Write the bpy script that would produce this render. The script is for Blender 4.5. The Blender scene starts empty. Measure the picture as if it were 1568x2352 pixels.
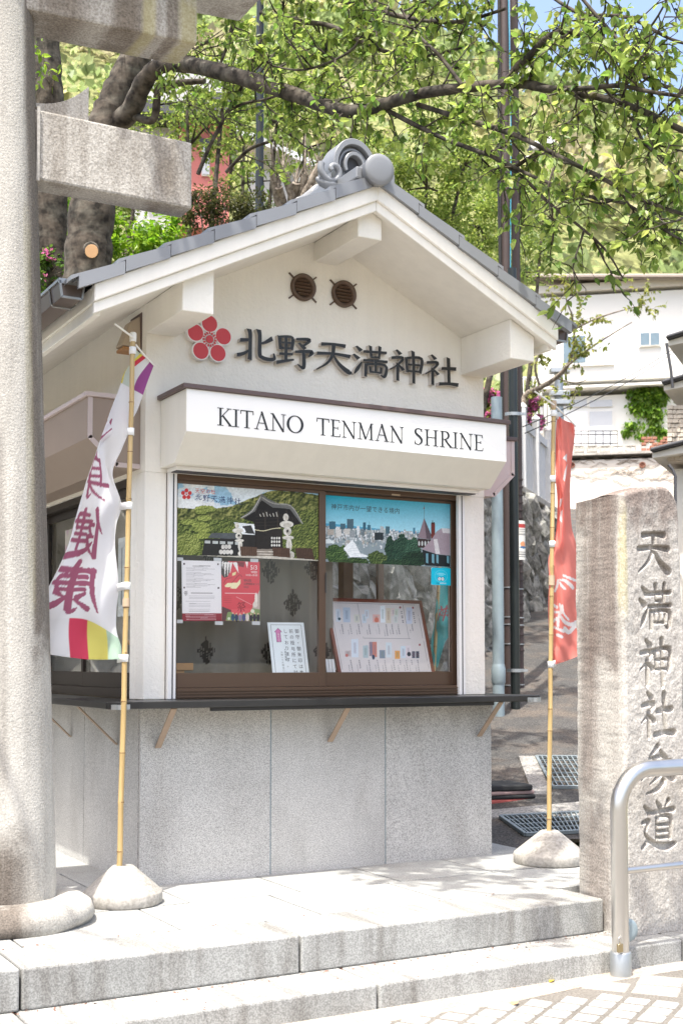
import bpy, bmesh, math, random
import numpy as np
from mathutils import Vector, Matrix

sc = bpy.context.scene
R = math.radians
random.seed(7)
rng = np.random.default_rng(7)

# ------------------------------------------------------------------ camera
YAW, PITCH, FPX, PPV = R(29.4209), R(3.2727), 2894.35, 1353.2
CAM = Vector((-2.39823, -6.45230, 1.2))
cam = bpy.data.cameras.new('camera')
cam_o = bpy.data.objects.new('camera', cam)
sc.collection.objects.link(cam_o)
cam_o.location = CAM
cam_o.rotation_euler = (math.pi / 2 + PITCH, 0, -YAW)
cam.sensor_fit = 'VERTICAL'
cam.sensor_height = 36.0
cam.sensor_width = 24.0
cam.lens = FPX / 2352 * 36
cam.shift_y = (PPV - 1176) / 2352
cam.clip_start = 0.05
cam.clip_end = 3000
cam.dof.use_dof = True
cam.dof.focus_distance = 7.4
cam.dof.aperture_fstop = 5.0
sc.camera = cam_o

# ------------------------------------------------------------------ sky, sun, exposure
SUN_DIR = Vector((-0.31, -0.235, 1.0)).normalized()      # towards the sun
world = bpy.data.worlds.new('World')
sc.world = world
world.use_nodes = True
wn = world.node_tree.nodes
sky = wn.new('ShaderNodeTexSky')
sky.sky_type = 'NISHITA'
sky.sun_disc = False
sky.sun_elevation = math.asin(SUN_DIR.z)
sky.sun_rotation = math.atan2(SUN_DIR.x, SUN_DIR.y)
sky.air_density = 1.0
sky.dust_density = 5.0
sky.ozone_density = 0.6
bg = wn['Background']
bg.inputs['Strength'].default_value = 0.15
world.node_tree.links.new(sky.outputs[0], bg.inputs[0])
sun = bpy.data.lights.new('sun', 'SUN')
sun.energy = 2.7
sun.angle = R(0.53)
sun.color = (1.0, 0.975, 0.905)
sun_o = bpy.data.objects.new('sun', sun)
sc.collection.objects.link(sun_o)
sun_o.location = (-6, -6, 20)
sun_o.rotation_euler = SUN_DIR.to_track_quat('Z', 'Y').to_euler()
vs = sc.view_settings
vs.view_transform = 'Standard'
vs.look = 'None'
vs.exposure = 1.5
vs.gamma = 1.0
vs.use_curve_mapping = False
sc.cycles.max_bounces = 8
sc.cycles.transparent_max_bounces = 16
sc.cycles.diffuse_bounces = 4
sc.cycles.use_denoising = True
sc.cycles.sample_clamp_indirect = 6.0

# ------------------------------------------------------------------ pixel helper (1568 x 2352 grid of the photograph)
FW = Vector((math.sin(YAW) * math.cos(PITCH), math.cos(YAW) * math.cos(PITCH), math.sin(PITCH)))
RT = Vector((math.cos(YAW), -math.sin(YAW), 0))
UP = RT.cross(FW)
FH = Vector((math.sin(YAW), math.cos(YAW), 0))
def at(u, v, x=None, y=None, z=None, d=None):
    r = FW + RT * ((u - 784) / FPX) + UP * ((PPV - v) / FPX)
    if x is not None: t = (x - CAM.x) / r.x
    elif y is not None: t = (y - CAM.y) / r.y
    elif z is not None: t = (z - CAM.z) / r.z
    else: t = d
    return CAM + r * t
def road_at(u, v, slope=0.2, s0=9.2):
    r = FW + RT * ((u - 784) / FPX) + UP * ((PPV - v) / FPX)
    t = (-slope * s0 - CAM.z) / (r.z - slope * r.dot(FH))
    return CAM + r * t
def road_z(x, y):
    return 0.2 * ((Vector((x, y, 0)) - Vector((CAM.x, CAM.y, 0))).dot(FH) - 9.2)

# ------------------------------------------------------------------ materials
def new_mat(name):
    m = bpy.data.materials.new(name)
    m.use_nodes = True
    nt = m.node_tree
    b = nt.nodes['Principled BSDF']
    return m, nt, b
def N(nt, t, **kw):
    n = nt.nodes.new(t)
    for k, v in kw.items(): setattr(n, k, v)
    return n
def coords(nt, kind='Object', scale=(1, 1, 1), rand=True):
    tc = N(nt, 'ShaderNodeTexCoord')
    mp = N(nt, 'ShaderNodeMapping')
    mp.inputs['Scale'].default_value = scale
    nt.links.new(tc.outputs[kind], mp.inputs['Vector'])
    if rand:
        oi = N(nt, 'ShaderNodeObjectInfo')
        mu = N(nt, 'ShaderNodeMath', operation='MULTIPLY'); mu.inputs[1].default_value = 37.0
        nt.links.new(oi.outputs['Random'], mu.inputs[0])
        nt.links.new(mu.outputs[0], mp.inputs['Location'])
    return mp.outputs[0]
def noise(nt, vec, scale, detail=3, rough=0.55):
    n = N(nt, 'ShaderNodeTexNoise')
    n.inputs['Scale'].default_value = scale
    n.inputs['Detail'].default_value = detail
    n.inputs['Roughness'].default_value = rough
    nt.links.new(vec, n.inputs['Vector'])
    return n.outputs['Fac']
def ramp(nt, fac, stops):
    r = N(nt, 'ShaderNodeValToRGB')
    e = r.color_ramp.elements
    while len(e) < len(stops): e.new(0.5)
    for i, (p, c) in enumerate(stops):
        e[i].position = p
        e[i].color = (c, c, c, 1) if isinstance(c, (int, float)) else (*c, 1)
    nt.links.new(fac, r.inputs[0])
    return r.outputs[0]
def mix(nt, fac, a, b, mode='MIX'):
    m = N(nt, 'ShaderNodeMix', data_type='RGBA', blend_type=mode)
    if isinstance(fac, (int, float)): m.inputs[0].default_value = fac
    else: nt.links.new(fac, m.inputs[0])
    for i, c in ((6, a), (7, b)):
        if isinstance(c, tuple): m.inputs[i].default_value = (*c, 1)
        else: nt.links.new(c, m.inputs[i])
    return m.outputs[2]
def bump(nt, b, h, strength, dist=0.01):
    bp = N(nt, 'ShaderNodeBump')
    bp.inputs['Strength'].default_value = strength
    bp.inputs['Distance'].default_value = dist
    nt.links.new(h, bp.inputs['Height'])
    nt.links.new(bp.outputs[0], b.inputs['Normal'])
def rnd_val(nt, col, amt):
    oi = N(nt, 'ShaderNodeObjectInfo')
    mr = N(nt, 'ShaderNodeMapRange')
    mr.inputs[3].default_value = 1 - amt; mr.inputs[4].default_value = 1 + amt
    nt.links.new(oi.outputs['Random'], mr.inputs[0])
    cb = N(nt, 'ShaderNodeCombineColor')
    for i in range(3): nt.links.new(mr.outputs[0], cb.inputs[i])
    return mix(nt, 1.0, col, cb.outputs[0], 'MULTIPLY')

MATS = {}
def simple(name, c, rough=0.6, metal=0.0, spec=0.5, var=0.08, vscale=6, bmp=0.0, bscale=60, bdist=0.003, coat=0.0, streak=0.0):
    m, nt, b = new_mat(name)
    vec = coords(nt)
    lo = tuple(max(0, x * (1 - var)) for x in c); hi = tuple(min(1, x * (1 + var)) for x in c)
    col = mix(nt, noise(nt, vec, vscale), lo, hi)
    if streak:
        sv = coords(nt, scale=(11, 11, .9), rand=False)
        col = mix(nt, 1.0, col, ramp(nt, noise(nt, sv, 1.0, 6, .65), [(.40, 1 - streak), (.60, 1.0)]), 'MULTIPLY')
    nt.links.new(col, b.inputs['Base Color'])
    b.inputs['Roughness'].default_value = rough
    b.inputs['Metallic'].default_value = metal
    b.inputs['Specular IOR Level'].default_value = spec
    b.inputs['Coat Weight'].default_value = coat
    if bmp: bump(nt, b, noise(nt, vec, bscale, 4), bmp, bdist)
    MATS[name] = m
    return m
def stone(name, light, dark, speck=170, lowvar=0.12, stain=None, stain_amt=0.0, stain_scale=(5, 5, .7), rough=0.75, bmp=0.25, randv=0.0, sp=(.38, .62), lichen=0.0, bscale=None):
    m, nt, b = new_mat(name)
    vec = coords(nt)
    s1 = ramp(nt, noise(nt, vec, speck, 2, .6), [(sp[0], 0.0), (sp[1], 1.0)])
    col = mix(nt, s1, dark, light)
    low = noise(nt, vec, 3.0, 4)
    lr = ramp(nt, low, [(.3, 1 - lowvar), (.7, 1 + lowvar * .4)])
    col = mix(nt, 1.0, col, lr, 'MULTIPLY')
    if stain:
        v2 = coords(nt, scale=stain_scale)
        st = ramp(nt, noise(nt, v2, 1.0, 6, .65), [(.47, 0.0), (.66, 1.0)])
        mm = N(nt, 'ShaderNodeMath', operation='MULTIPLY'); mm.inputs[1].default_value = stain_amt
        nt.links.new(st, mm.inputs[0])
        gr = mix(nt, s1, tuple(x * .7 for x in stain), tuple(min(1, x * 1.3) for x in stain))
        col = mix(nt, mm.outputs[0], col, gr)
    if lichen:
        v3 = coords(nt, scale=(1, 1, .5))
        li = ramp(nt, noise(nt, v3, 4.0, 6, .7), [(.6, 0.0), (.72, lichen)])
        col = mix(nt, li, col, (.42, .38, .18))
    if randv: col = rnd_val(nt, col, randv)
    nt.links.new(col, b.inputs['Base Color'])
    b.inputs['Roughness'].default_value = rough
    b.inputs['Specular IOR Level'].default_value = 0.3
    if bmp: bump(nt, b, noise(nt, vec, bscale or speck * .8, 3), bmp, 0.004)
    MATS[name] = m
    return m

stone('granite_panel', (.62, .605, .575), (.31, .30, .285), speck=185, lowvar=.11, stain=(.26, .24, .215), stain_amt=.28, stain_scale=(5, 5, 1.2), rough=.45, bmp=.05, randv=.02, sp=(.36, .60))
stone('granite_step', (.42, .42, .40), (.25, .25, .237), speck=150, lowvar=.2, stain=(.17, .16, .145), stain_amt=.75, stain_scale=(11, 1.5, 1.6), bmp=.2, randv=.05)
stone('granite_slab', (.43, .432, .412), (.28, .282, .268), speck=150, lowvar=.16, stain=(.28, .26, .235), stain_amt=.4, stain_scale=(3, 3, 3), bmp=.15, randv=.05)
def weathered(name, light, dark, speck, brown, amt, sscale, bands=(), lichen=(), bmp=.5, rough=.8):
    """stone with rain streaks; bands = (axis, lean, centre, half width, zlo, zhi, strength) of old dark run-off, lichen likewise in yellow"""
    m, nt, b = new_mat(name)
    vec = coords(nt, rand=False)
    s1 = ramp(nt, noise(nt, vec, speck, 3, .65), [(.34, 0.0), (.64, 1.0)])
    col = mix(nt, s1, dark, light)
    col = mix(nt, 1.0, col, ramp(nt, noise(nt, vec, 2.6, 5), [(.28, .80), (.72, 1.06)]), 'MULTIPLY')
    v2 = coords(nt, scale=sscale, rand=False)
    n2 = noise(nt, v2, 1.0, 7, .68)
    st = ramp(nt, n2, [(.46, 0.0), (.68, amt)])
    gr = mix(nt, s1, tuple(x*.65 for x in brown), tuple(min(1, x*1.35) for x in brown))
    col = mix(nt, st, col, gr)
    sep = N(nt, 'ShaderNodeSeparateXYZ'); tc = N(nt, 'ShaderNodeTexCoord'); nt.links.new(tc.outputs['Object'], sep.inputs[0])
    def mth(op, a, b_=None):
        q = N(nt, 'ShaderNodeMath', operation=op)
        for i, w in ((0, a), (1, b_)):
            if w is None: continue
            if isinstance(w, (int, float)): q.inputs[i].default_value = w
            else: nt.links.new(w, q.inputs[i])
        return q.outputs[0]
    def smooth(v, lo, hi):
        q = N(nt, 'ShaderNodeMapRange', interpolation_type='SMOOTHSTEP'); nt.links.new(v, q.inputs[0])
        q.inputs[1].default_value = lo; q.inputs[2].default_value = hi; return q.outputs[0]
    for tint, lst in ((gr, bands), ((.46, .40, .12), lichen)):
        for ax, lean, c, hw, zlo, zhi, k in lst:
            p = mth('ADD', sep.outputs[ax] if ax < 3 else mth('ADD', sep.outputs[0], sep.outputs[1]), mth('MULTIPLY', sep.outputs[2], lean))
            wob = mth('MULTIPLY', mth('SUBTRACT', n2, .5), hw*1.2)
            d = mth('ABSOLUTE', mth('ADD', mth('SUBTRACT', p, c), wob))
            m1 = mth('SUBTRACT', 1.0, smooth(d, hw*.35, hw))
            zz = mth('ADD', sep.outputs[2], mth('MULTIPLY', mth('SUBTRACT', noise(nt, vec, 9, 4), .5), .5))
            m2 = mth('MULTIPLY', smooth(zz, zlo-.12, zlo+.12), mth('SUBTRACT', 1.0, smooth(zz, zhi-.15, zhi+.15)))
            f = mth('MULTIPLY', mth('MULTIPLY', m1, m2), mth('MULTIPLY', smooth(n2, .18, .5), k))
            col = mix(nt, f, col, tint)
    nt.links.new(col, b.inputs['Base Color'])
    b.inputs['Roughness'].default_value = rough; b.inputs['Specular IOR Level'].default_value = .25
    bump(nt, b, noise(nt, vec, speck*.7, 4), bmp, .006)
    MATS[name] = m
weathered('torii_stone', (.60, .575, .52), (.40, .38, .34), 130, (.13, .11, .092), .30, (7, 7, .5), bands=[(0, .026, -.700, .085, 1.2, 5.0, .9), (0, 0, -1.02, .30, -.2, .42, 1.0), (0, .02, -.93, .05, .6, 2.2, .4)], lichen=[(0, .026, -.76, .03, 1.4, 3.3, .12)])
weathered('torii_beam', (.57, .54, .49), (.31, .285, .25), 95, (.16, .13, .10), .62, (7, 7, 1.0), bands=[(0, 0, -.35, .12, 4.2, 4.9, .8), (0, 0, -.12, .05, 4.2, 4.9, .8), (0, 0, -.70, .2, 4.2, 4.9, .7), (0, 0, -.12, .09, 3.5, 3.8, .55)], lichen=[(0, 0, -.03, .07, 4.2, 4.6, .4), (0, 0, -.24, .05, 4.2, 4.7, .4)])
weathered('monument_stone', (.575, .55, .505), (.34, .315, .28), 105, (.17, .13, .11), .24, (11, 9, .5), bands=[(1, 0, -1.45, .21, 1.15, 2.4, .75), (0, 0, 2.12, .32, 1.93, 2.4, .8), (1, 0, -1.34, .11, .55, 1.5, .6), (1, 0, -1.42, .2, -.1, .42, .55)], lichen=[(3, 0, .305, .032, 1.45, 1.95, .42)])
stone('rubble_stone', (.46, .445, .41), (.17, .168, .155), speck=4.5, lowvar=.3, stain=(.15, .155, .12), stain_amt=.5, stain_scale=(2, 2, 2), rough=.9, bmp=1.0, randv=.25, sp=(.36, .66), bscale=7)
stone('concrete', (.52, .49, .445), (.40, .375, .335), speck=60, lowvar=.2, stain=(.27, .245, .21), stain_amt=.5, bmp=.25)
stone('asphalt', (.105, .10, .094), (.04, .038, .036), speck=70, lowvar=.2, stain=(.20, .15, .11), stain_amt=.35, stain_scale=(2, 2, 2), rough=.9, bmp=.5)
stone('gutter_concrete', (.36, .34, .31), (.19, .18, .165), speck=60, lowvar=.2, bmp=.4, rough=.9)
stone('paver', (.395, .388, .365), (.28, .273, .255), speck=110, lowvar=.08, bmp=.25, randv=.05)
stone('paver_warm', (.36, .337, .30), (.26, .24, .212), speck=80, lowvar=.12, bmp=.3, randv=.06)
stone('mortar', (.40, .37, .325), (.29, .265, .228), speck=90, lowvar=.18, stain=(.36, .27, .2), stain_amt=.5, stain_scale=(6, 6, 6), bmp=.4, rough=.95)
stone('joint_sand', (.21, .192, .168), (.13, .12, .105), speck=90, lowvar=.2, bmp=.3, rough=.95)
stone('soil', (.22, .19, .12), (.09, .08, .045), speck=8, lowvar=.3, bmp=.5, rough=.95)
stone('hill_grass', (.24, .245, .10), (.15, .16, .06), speck=1.2, lowvar=.3, bmp=.3, rough=.95)
stone('bark', (.105, .086, .068), (.02, .016, .013), speck=11, lowvar=.3, stain=(.15, .145, .12), stain_amt=.4, stain_scale=(4, 4, 9), rough=.95, bmp=1.0, bscale=34, sp=(.35, .65))
stone('bark_pale', (.34, .29, .24), (.16, .13, .1), speck=30, lowvar=.2, rough=.9, bmp=.6)
simple('plaster', (.86, .835, .765), rough=.85, spec=.2, var=.045, vscale=4, bmp=.8, bscale=60, bdist=.006, streak=.028)
simple('plaster_smooth', (.87, .845, .78), rough=.8, spec=.25, var=.03, vscale=4, bmp=.12, bscale=40, streak=.045)
simple('white_metal', (.80, .79, .77), rough=.4, var=.02)
simple('sign_white', (.84, .83, .80), rough=.35, var=.015)
simple('sign_cream', (.77, .745, .67), rough=.5, var=.03, streak=.035)
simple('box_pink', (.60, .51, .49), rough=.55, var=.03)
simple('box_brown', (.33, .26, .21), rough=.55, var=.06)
simple('cap_brown', (.105, .072, .068), rough=.45, var=.06)
simple('brown_frame', (.115, .072, .047), rough=.38, metal=.35, var=.05)
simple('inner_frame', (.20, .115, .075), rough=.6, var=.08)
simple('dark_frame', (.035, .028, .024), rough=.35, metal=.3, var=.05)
simple('black_paint', (.018, .018, .018), rough=.35, var=.3, vscale=20, bmp=.1, bscale=30)
simple('weathered_wood', (.36, .27, .2), rough=.8, var=.2, vscale=12, bmp=.3)
simple('warm_wood', (.42, .22, .09), rough=.5, var=.15, vscale=9)
simple('board_wood', (.19, .055, .03), rough=.4, var=.15, vscale=9)
simple('roof_tile', (.225, .232, .245), rough=.33, spec=.6, var=.14, vscale=2.5, bmp=.05, bscale=30)
simple('roof_clay', (.27, .225, .19), rough=.8, var=.2, vscale=5)
simple('gutter_metal', (.13, .10, .085), rough=.35, metal=.2, var=.05)
simple('gutter_lip', (.34, .35, .35), rough=.35, metal=.4, var=.05)
simple('vent_brown', (.105, .065, .042), rough=.4, var=.06)
simple('vent_dark', (.02, .015, .012), rough=.7, var=.1)
simple('letter_black', (.016, .018, .02), rough=.45, var=.05)
simple('letter_edge', (.60, .56, .51), rough=.6, var=.05)
simple('crest_red', (.58, .045, .055), rough=.45, var=.03)
simple('crest_white', (.80, .77, .74), rough=.5, var=.02)
simple('ink', (.05, .052, .06), rough=.7, var=.05)
simple('ink_navy', (.018, .035, .095), rough=.6, var=.05)
simple('ink_red', (.55, .06, .05), rough=.6, var=.05)
simple('ink_white', (.85, .83, .8), rough=.6, var=.02)
simple('paper', (.82, .83, .83), rough=.6, var=.02)
simple('steel', (.62, .60, .57), rough=.28, metal=.95, var=.04, bmp=.03, bscale=200)
simple('galvanised', (.42, .44, .45), rough=.42, metal=.8, var=.12, vscale=18)
simple('pipe_grey', (.27, .33, .355), rough=.45, metal=.25, var=.14, vscale=14)
simple('pipe_black', (.014, .018, .018), rough=.3, var=.2)
simple('pole_brown', (.048, .031, .028), rough=.6, var=.25, vscale=9, bmp=.3, bscale=60)
simple('lamp_post', (.03, .033, .034), rough=.3, metal=.3, var=.1)
simple('brass', (.36, .29, .17), rough=.35, metal=.85, var=.1)
simple('plastic_white', (.80, .78, .73), rough=.4, var=.02)
simple('plastic_tan', (.50, .37, .25), rough=.4, var=.03)
simple('fixture_beige', (.45, .37, .275), rough=.5, var=.05)
simple('band_white', (.86, .86, .85), rough=.7, var=.02)
simple('interior', (.34, .30, .25), rough=.85, var=.1)
simple('curtain', (.22, .205, .175), rough=.9, var=.06, vscale=3)
simple('curtain_print', (.035, .025, .022), rough=.9, var=.1)
simple('rubber_black', (.02, .02, .02), rough=.8, var=.2)
simple('mat_red', (.40, .09, .075), rough=.85, var=.12)
simple('mat_pink', (.34, .23, .21), rough=.85, var=.12)
simple('grate_steel', (.27, .31, .32), rough=.55, metal=.5, var=.15)
simple('grate_dark', (.018, .018, .017), rough=.95, var=.1)
simple('house_white', (.80, .78, .73), rough=.8, var=.03, vscale=1)
simple('house_cream', (.70, .66, .58), rough=.85, var=.05, vscale=1.5)
simple('house_pink', (.52, .17, .15), rough=.8, var=.06)
simple('house_grey', (.48, .47, .46), rough=.8, var=.05)
simple('house_dark', (.05, .05, .055), rough=.5, var=.1)
simple('pane_blue', (.16, .22, .26), rough=.12, spec=.6, var=.15)
simple('pane_pale', (.55, .56, .58), rough=.2, spec=.6, var=.06)
simple('fence_grey', (.56, .565, .57), rough=.7, var=.1, vscale=8)
simple('retain_cream', (.68, .62, .54), rough=.9, var=.12, vscale=5, bmp=.4, bscale=10)
simple('brick_red', (.33, .15, .10), rough=.9, var=.2)
simple('cable_blue', (.05, .30, .42), rough=.5, var=.1)
simple('vine_brown', (.26, .19, .14), rough=.9, var=.2)
simple('litter_red', (.32, .11, .07), rough=.9, var=.4, vscale=30)
simple('leaf_yellow', (.55, .42, .03), rough=.6, var=.1)
simple('leaf_dry', (.50, .30, .15), rough=.8, var=.15)
simple('stone_clad', (.58, .51, .42), rough=.9, var=.15, vscale=8, bmp=.4, bscale=20)

# bamboo: pale cane with soft lengthwise streaks
m, nt, b = new_mat('bamboo')
v = coords(nt, scale=(60, 60, 1.2))
col = ramp(nt, noise(nt, v, 1.0, 3), [(.3, (.40, .27, .11)), (.7, (.57, .42, .20))])
nt.links.new(col, b.inputs['Base Color']); b.inputs['Roughness'].default_value = .35
MATS['bamboo'] = m
simple('bamboo_node', (.20, .11, .04), rough=.5, var=.1)

# printed surfaces: the print is a colour attribute on the sheet
def printed(name, rough=.5, translucent=0.0, coat=0.0, weave=0.0):
    m, nt, b = new_mat(name)
    a = N(nt, 'ShaderNodeAttribute'); a.attribute_name = 'col'
    nt.links.new(a.outputs['Color'], b.inputs['Base Color'])
    b.inputs['Roughness'].default_value = rough
    b.inputs['Coat Weight'].default_value = coat
    b.inputs['Specular IOR Level'].default_value = .25
    if weave:
        bump(nt, b, noise(nt, coords(nt), 30, 3), weave, .004)
    if translucent:
        tr = N(nt, 'ShaderNodeBsdfTranslucent'); nt.links.new(a.outputs['Color'], tr.inputs['Color'])
        mx = N(nt, 'ShaderNodeMixShader'); mx.inputs[0].default_value = translucent
        nt.links.new(b.outputs[0], mx.inputs[1]); nt.links.new(tr.outputs[0], mx.inputs[2])
        nt.links.new(mx.outputs[0], nt.nodes['Material Output'].inputs['Surface'])
    MATS[name] = m
printed('print_paper', .45, 0, .1)
printed('print_cloth', .8, .5, 0, .15)
printed('leaf_card', .42, .6)
MATS['leaf_card'].node_tree.nodes['Principled BSDF'].inputs['Specular IOR Level'].default_value = .5
printed('petal', .6, .4)

# window glass: clear with a Fresnel reflection
m, nt, b = new_mat('window_glass')
lw = N(nt, 'ShaderNodeLayerWeight'); lw.inputs[0].default_value = .5
pw = N(nt, 'ShaderNodeMath', operation='POWER'); pw.inputs[1].default_value = 4.0; nt.links.new(lw.outputs['Facing'], pw.inputs[0])
fr = N(nt, 'ShaderNodeMapRange'); fr.inputs[3].default_value = .045; fr.inputs[4].default_value = .85; nt.links.new(pw.outputs[0], fr.inputs[0])
gl = N(nt, 'ShaderNodeBsdfGlossy'); gl.inputs['Roughness'].default_value = 0.0
tp = N(nt, 'ShaderNodeBsdfTransparent'); tp.inputs[0].default_value = (.985, .99, .988, 1)
mx = N(nt, 'ShaderNodeMixShader')
nt.links.new(fr.outputs[0], mx.inputs[0]); nt.links.new(tp.outputs[0], mx.inputs[1]); nt.links.new(gl.outputs[0], mx.inputs[2])
nt.links.new(mx.outputs[0], nt.nodes['Material Output'].inputs['Surface'])
MATS['window_glass'] = m

# ------------------------------------------------------------------ mesh helpers
def link(o, parent=None):
    sc.collection.objects.link(o)
    if parent is not None:
        o.parent = parent
        o.matrix_parent_inverse = parent.matrix_basis.inverted()
    return o
def tag(o, label=None, cat=None, group=None, kind=None):
    if label: o['label'] = label
    if cat: o['category'] = cat
    if group: o['group'] = group
    if kind: o['kind'] = kind
    return o
def thing(name, label, cat, loc=(0, 0, 0), group=None):
    o = bpy.data.objects.new(name, None)
    o.location = loc
    o.empty_display_size = .1
    link(o)
    return tag(o, label, cat, group)

class MB:
    def __init__(s): s.v = []; s.f = []; s.mi = []; s.sm = []
    def add(s, vs, fs, mi=0, sm=False):
        n = len(s.v)
        s.v += [tuple(p) for p in vs]
        for i, f in enumerate(fs):
            s.f.append([n + k for k in f])
            s.mi.append(mi[i] if isinstance(mi, (list, tuple)) else mi); s.sm.append(sm)
        return s
    def box(s, x0, x1, y0, y1, z0, z1, mi=0):
        return s.add([(x0,y0,z0),(x1,y0,z0),(x1,y1,z0),(x0,y1,z0),(x0,y0,z1),(x1,y0,z1),(x1,y1,z1),(x0,y1,z1)],
                     [(0,3,2,1),(4,5,6,7),(0,1,5,4),(1,2,6,5),(2,3,7,6),(3,0,4,7)], mi)
    def obox(s, c, ax, ay, az, mi=0):
        c = Vector(c); ax = Vector(ax); ay = Vector(ay); az = Vector(az)
        vs = [c + ax*i + ay*j + az*k for k in (-1, 1) for i, j in ((-1,-1),(1,-1),(1,1),(-1,1))]
        return s.add(vs, [(0,3,2,1),(4,5,6,7),(0,1,5,4),(1,2,6,5),(2,3,7,6),(3,0,4,7)], mi)
    def prism(s, poly, vec, mi=0, ms=None, back=True):
        poly = [Vector(p) for p in poly]; vec = Vector(vec); n = len(poly)
        fs = [list(range(n))] + ([list(range(2*n-1, n-1, -1))] if back else [])
        fs += [(i, i + n, (i+1) % n + n, (i+1) % n) for i in range(n)]
        m = [mi] * (2 if back else 1) + [mi if ms is None else ms] * n
        return s.add(poly + [p + vec for p in poly], fs, m)
    def tube(s, pts, rad, n=8, mi=0, caps=True, sm=True):
        pts = [Vector(p) for p in pts]; k = len(pts)
        rad = [rad] * k if isinstance(rad, (int, float)) else rad
        up = None; rings = []
        for i, p in enumerate(pts):
            t = (pts[min(i+1, k-1)] - pts[max(i-1, 0)]).normalized()
            if up is None:
                up = t.orthogonal().normalized()
            else:
                up = (up - t * up.dot(t))
                up = up.normalized() if up.length > 1e-6 else t.orthogonal().normalized()
            sd = t.cross(up)
            rings.append([p + (up * math.cos(2*math.pi*j/n) + sd * math.sin(2*math.pi*j/n)) * rad[i] for j in range(n)])
        vs = [q for r in rings for q in r]; fs = []
        for i in range(k - 1):
            for j in range(n):
                fs.append((i*n+j, i*n+(j+1) % n, (i+1)*n+(j+1) % n, (i+1)*n+j))
        s.add(vs, fs, mi, sm)
        if caps:
            s.add(rings[0], [list(range(n-1, -1, -1))], mi); s.add(rings[-1], [list(range(n))], mi)
        return s
    def lathe(s, prof, c=(0,0,0), n=24, mi=0, axis=None, jit=0.0, sm=True):
        c = Vector(c); vs = []; fs = []; k = len(prof)
        z = Vector(axis).normalized() if axis else Vector((0,0,1))
        x = z.orthogonal().normalized() if axis else Vector((1,0,0)); y = z.cross(x)
        for i, (r, h) in enumerate(prof):
            for j in range(n):
                a = 2*math.pi*j/n
                rr = r * (1 + jit * math.sin(3*a + i) * .5 + jit * math.sin(7*a - 2*i) * .4)
                vs.append(c + (x*math.cos(a) + y*math.sin(a)) * rr + z * h)
        for i in range(k-1):
            for j in range(n): fs.append((i*n+j, i*n+(j+1) % n, (i+1)*n+(j+1) % n, (i+1)*n+j))
        s.add(vs, fs, mi, sm)
        s.add(vs[:n], [list(range(n-1,-1,-1))], mi); s.add(vs[-n:], [list(range(n))], mi)
        return s
    def mesh(s, name):
        me = bpy.data.meshes.new(name)
        me.from_pydata(s.v, [], s.f)
        me.polygons.foreach_set('material_index', s.mi)
        me.polygons.foreach_set('use_smooth', s.sm)
        me.update()
        return me
    def build(s, name, mats, parent=None, bevel=0.0, kind=None, seg=1):
        me = s.mesh(name)
        for mm in ([mats] if isinstance(mats, str) else mats): me.materials.append(MATS[mm])
        o = bpy.data.objects.new(name, me)
        link(o, parent)
        if bevel:
            bv = o.modifiers.new('edge', 'BEVEL'); bv.width = bevel; bv.segments = seg; bv.limit_method = 'ANGLE'; bv.angle_limit = R(40)
        if kind: o['kind'] = kind
        return o
def bevel_box_mesh(name, sx, sy, sz, w, mat, jit=0.0, seed=0):
    bm = bmesh.new(); bmesh.ops.create_cube(bm, size=1.0)
    for q in bm.verts: q.co = Vector((q.co.x*sx, q.co.y*sy, q.co.z*sz))
    bmesh.ops.bevel(bm, geom=list(bm.edges), offset=w, segments=1, affect='EDGES')
    rr = random.Random(seed)
    if jit:
        for q in bm.verts: q.co += Vector((rr.uniform(-jit, jit), rr.uniform(-jit, jit), rr.uniform(-jit, jit)))
    me = bpy.data.meshes.new(name); bm.to_mesh(me); bm.free()
    me.materials.append(MATS[mat])
    return me
def inst(name, me, loc, rot=(0,0,0), scale=(1,1,1), parent=None):
    o = bpy.data.objects.new(name, me)
    o.location = loc; o.rotation_euler = rot; o.scale = scale
    return link(o, parent)
def np_mesh(name, V, Fq, mat, parent=None, col=None, smooth=False, kind=None):
    """V (n,3) array, Fq (m,k) index array, k = 3 or 4, col (n,3) point colours"""
    me = bpy.data.meshes.new(name)
    V = np.asarray(V, np.float32); Fq = np.asarray(Fq, np.int32); k = Fq.shape[1]
    me.vertices.add(len(V)); me.vertices.foreach_set('co', V.ravel())
    me.loops.add(Fq.size); me.loops.foreach_set('vertex_index', Fq.ravel())
    me.polygons.add(len(Fq)); me.polygons.foreach_set('loop_start', np.arange(0, Fq.size, k, dtype=np.int32))
    me.update(calc_edges=True); me.validate()
    me.polygons.foreach_set('use_smooth', np.full(len(me.polygons), smooth))
    if col is not None:
        a = me.color_attributes.new('col', 'FLOAT_COLOR', 'POINT')
        a.data.foreach_set('color', np.c_[col, np.ones(len(V))].astype(np.float32).ravel())
    me.materials.append(MATS[mat])
    o = bpy.data.objects.new(name, me); link(o, parent)
    if kind: o['kind'] = kind
    return o
def grid_faces(nu, nv):
    i, j = np.meshgrid(np.arange(nu-1), np.arange(nv-1))
    a = (j*nu + i).ravel()
    return np.c_[a, a+1, a+nu+1, a+nu]

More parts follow.
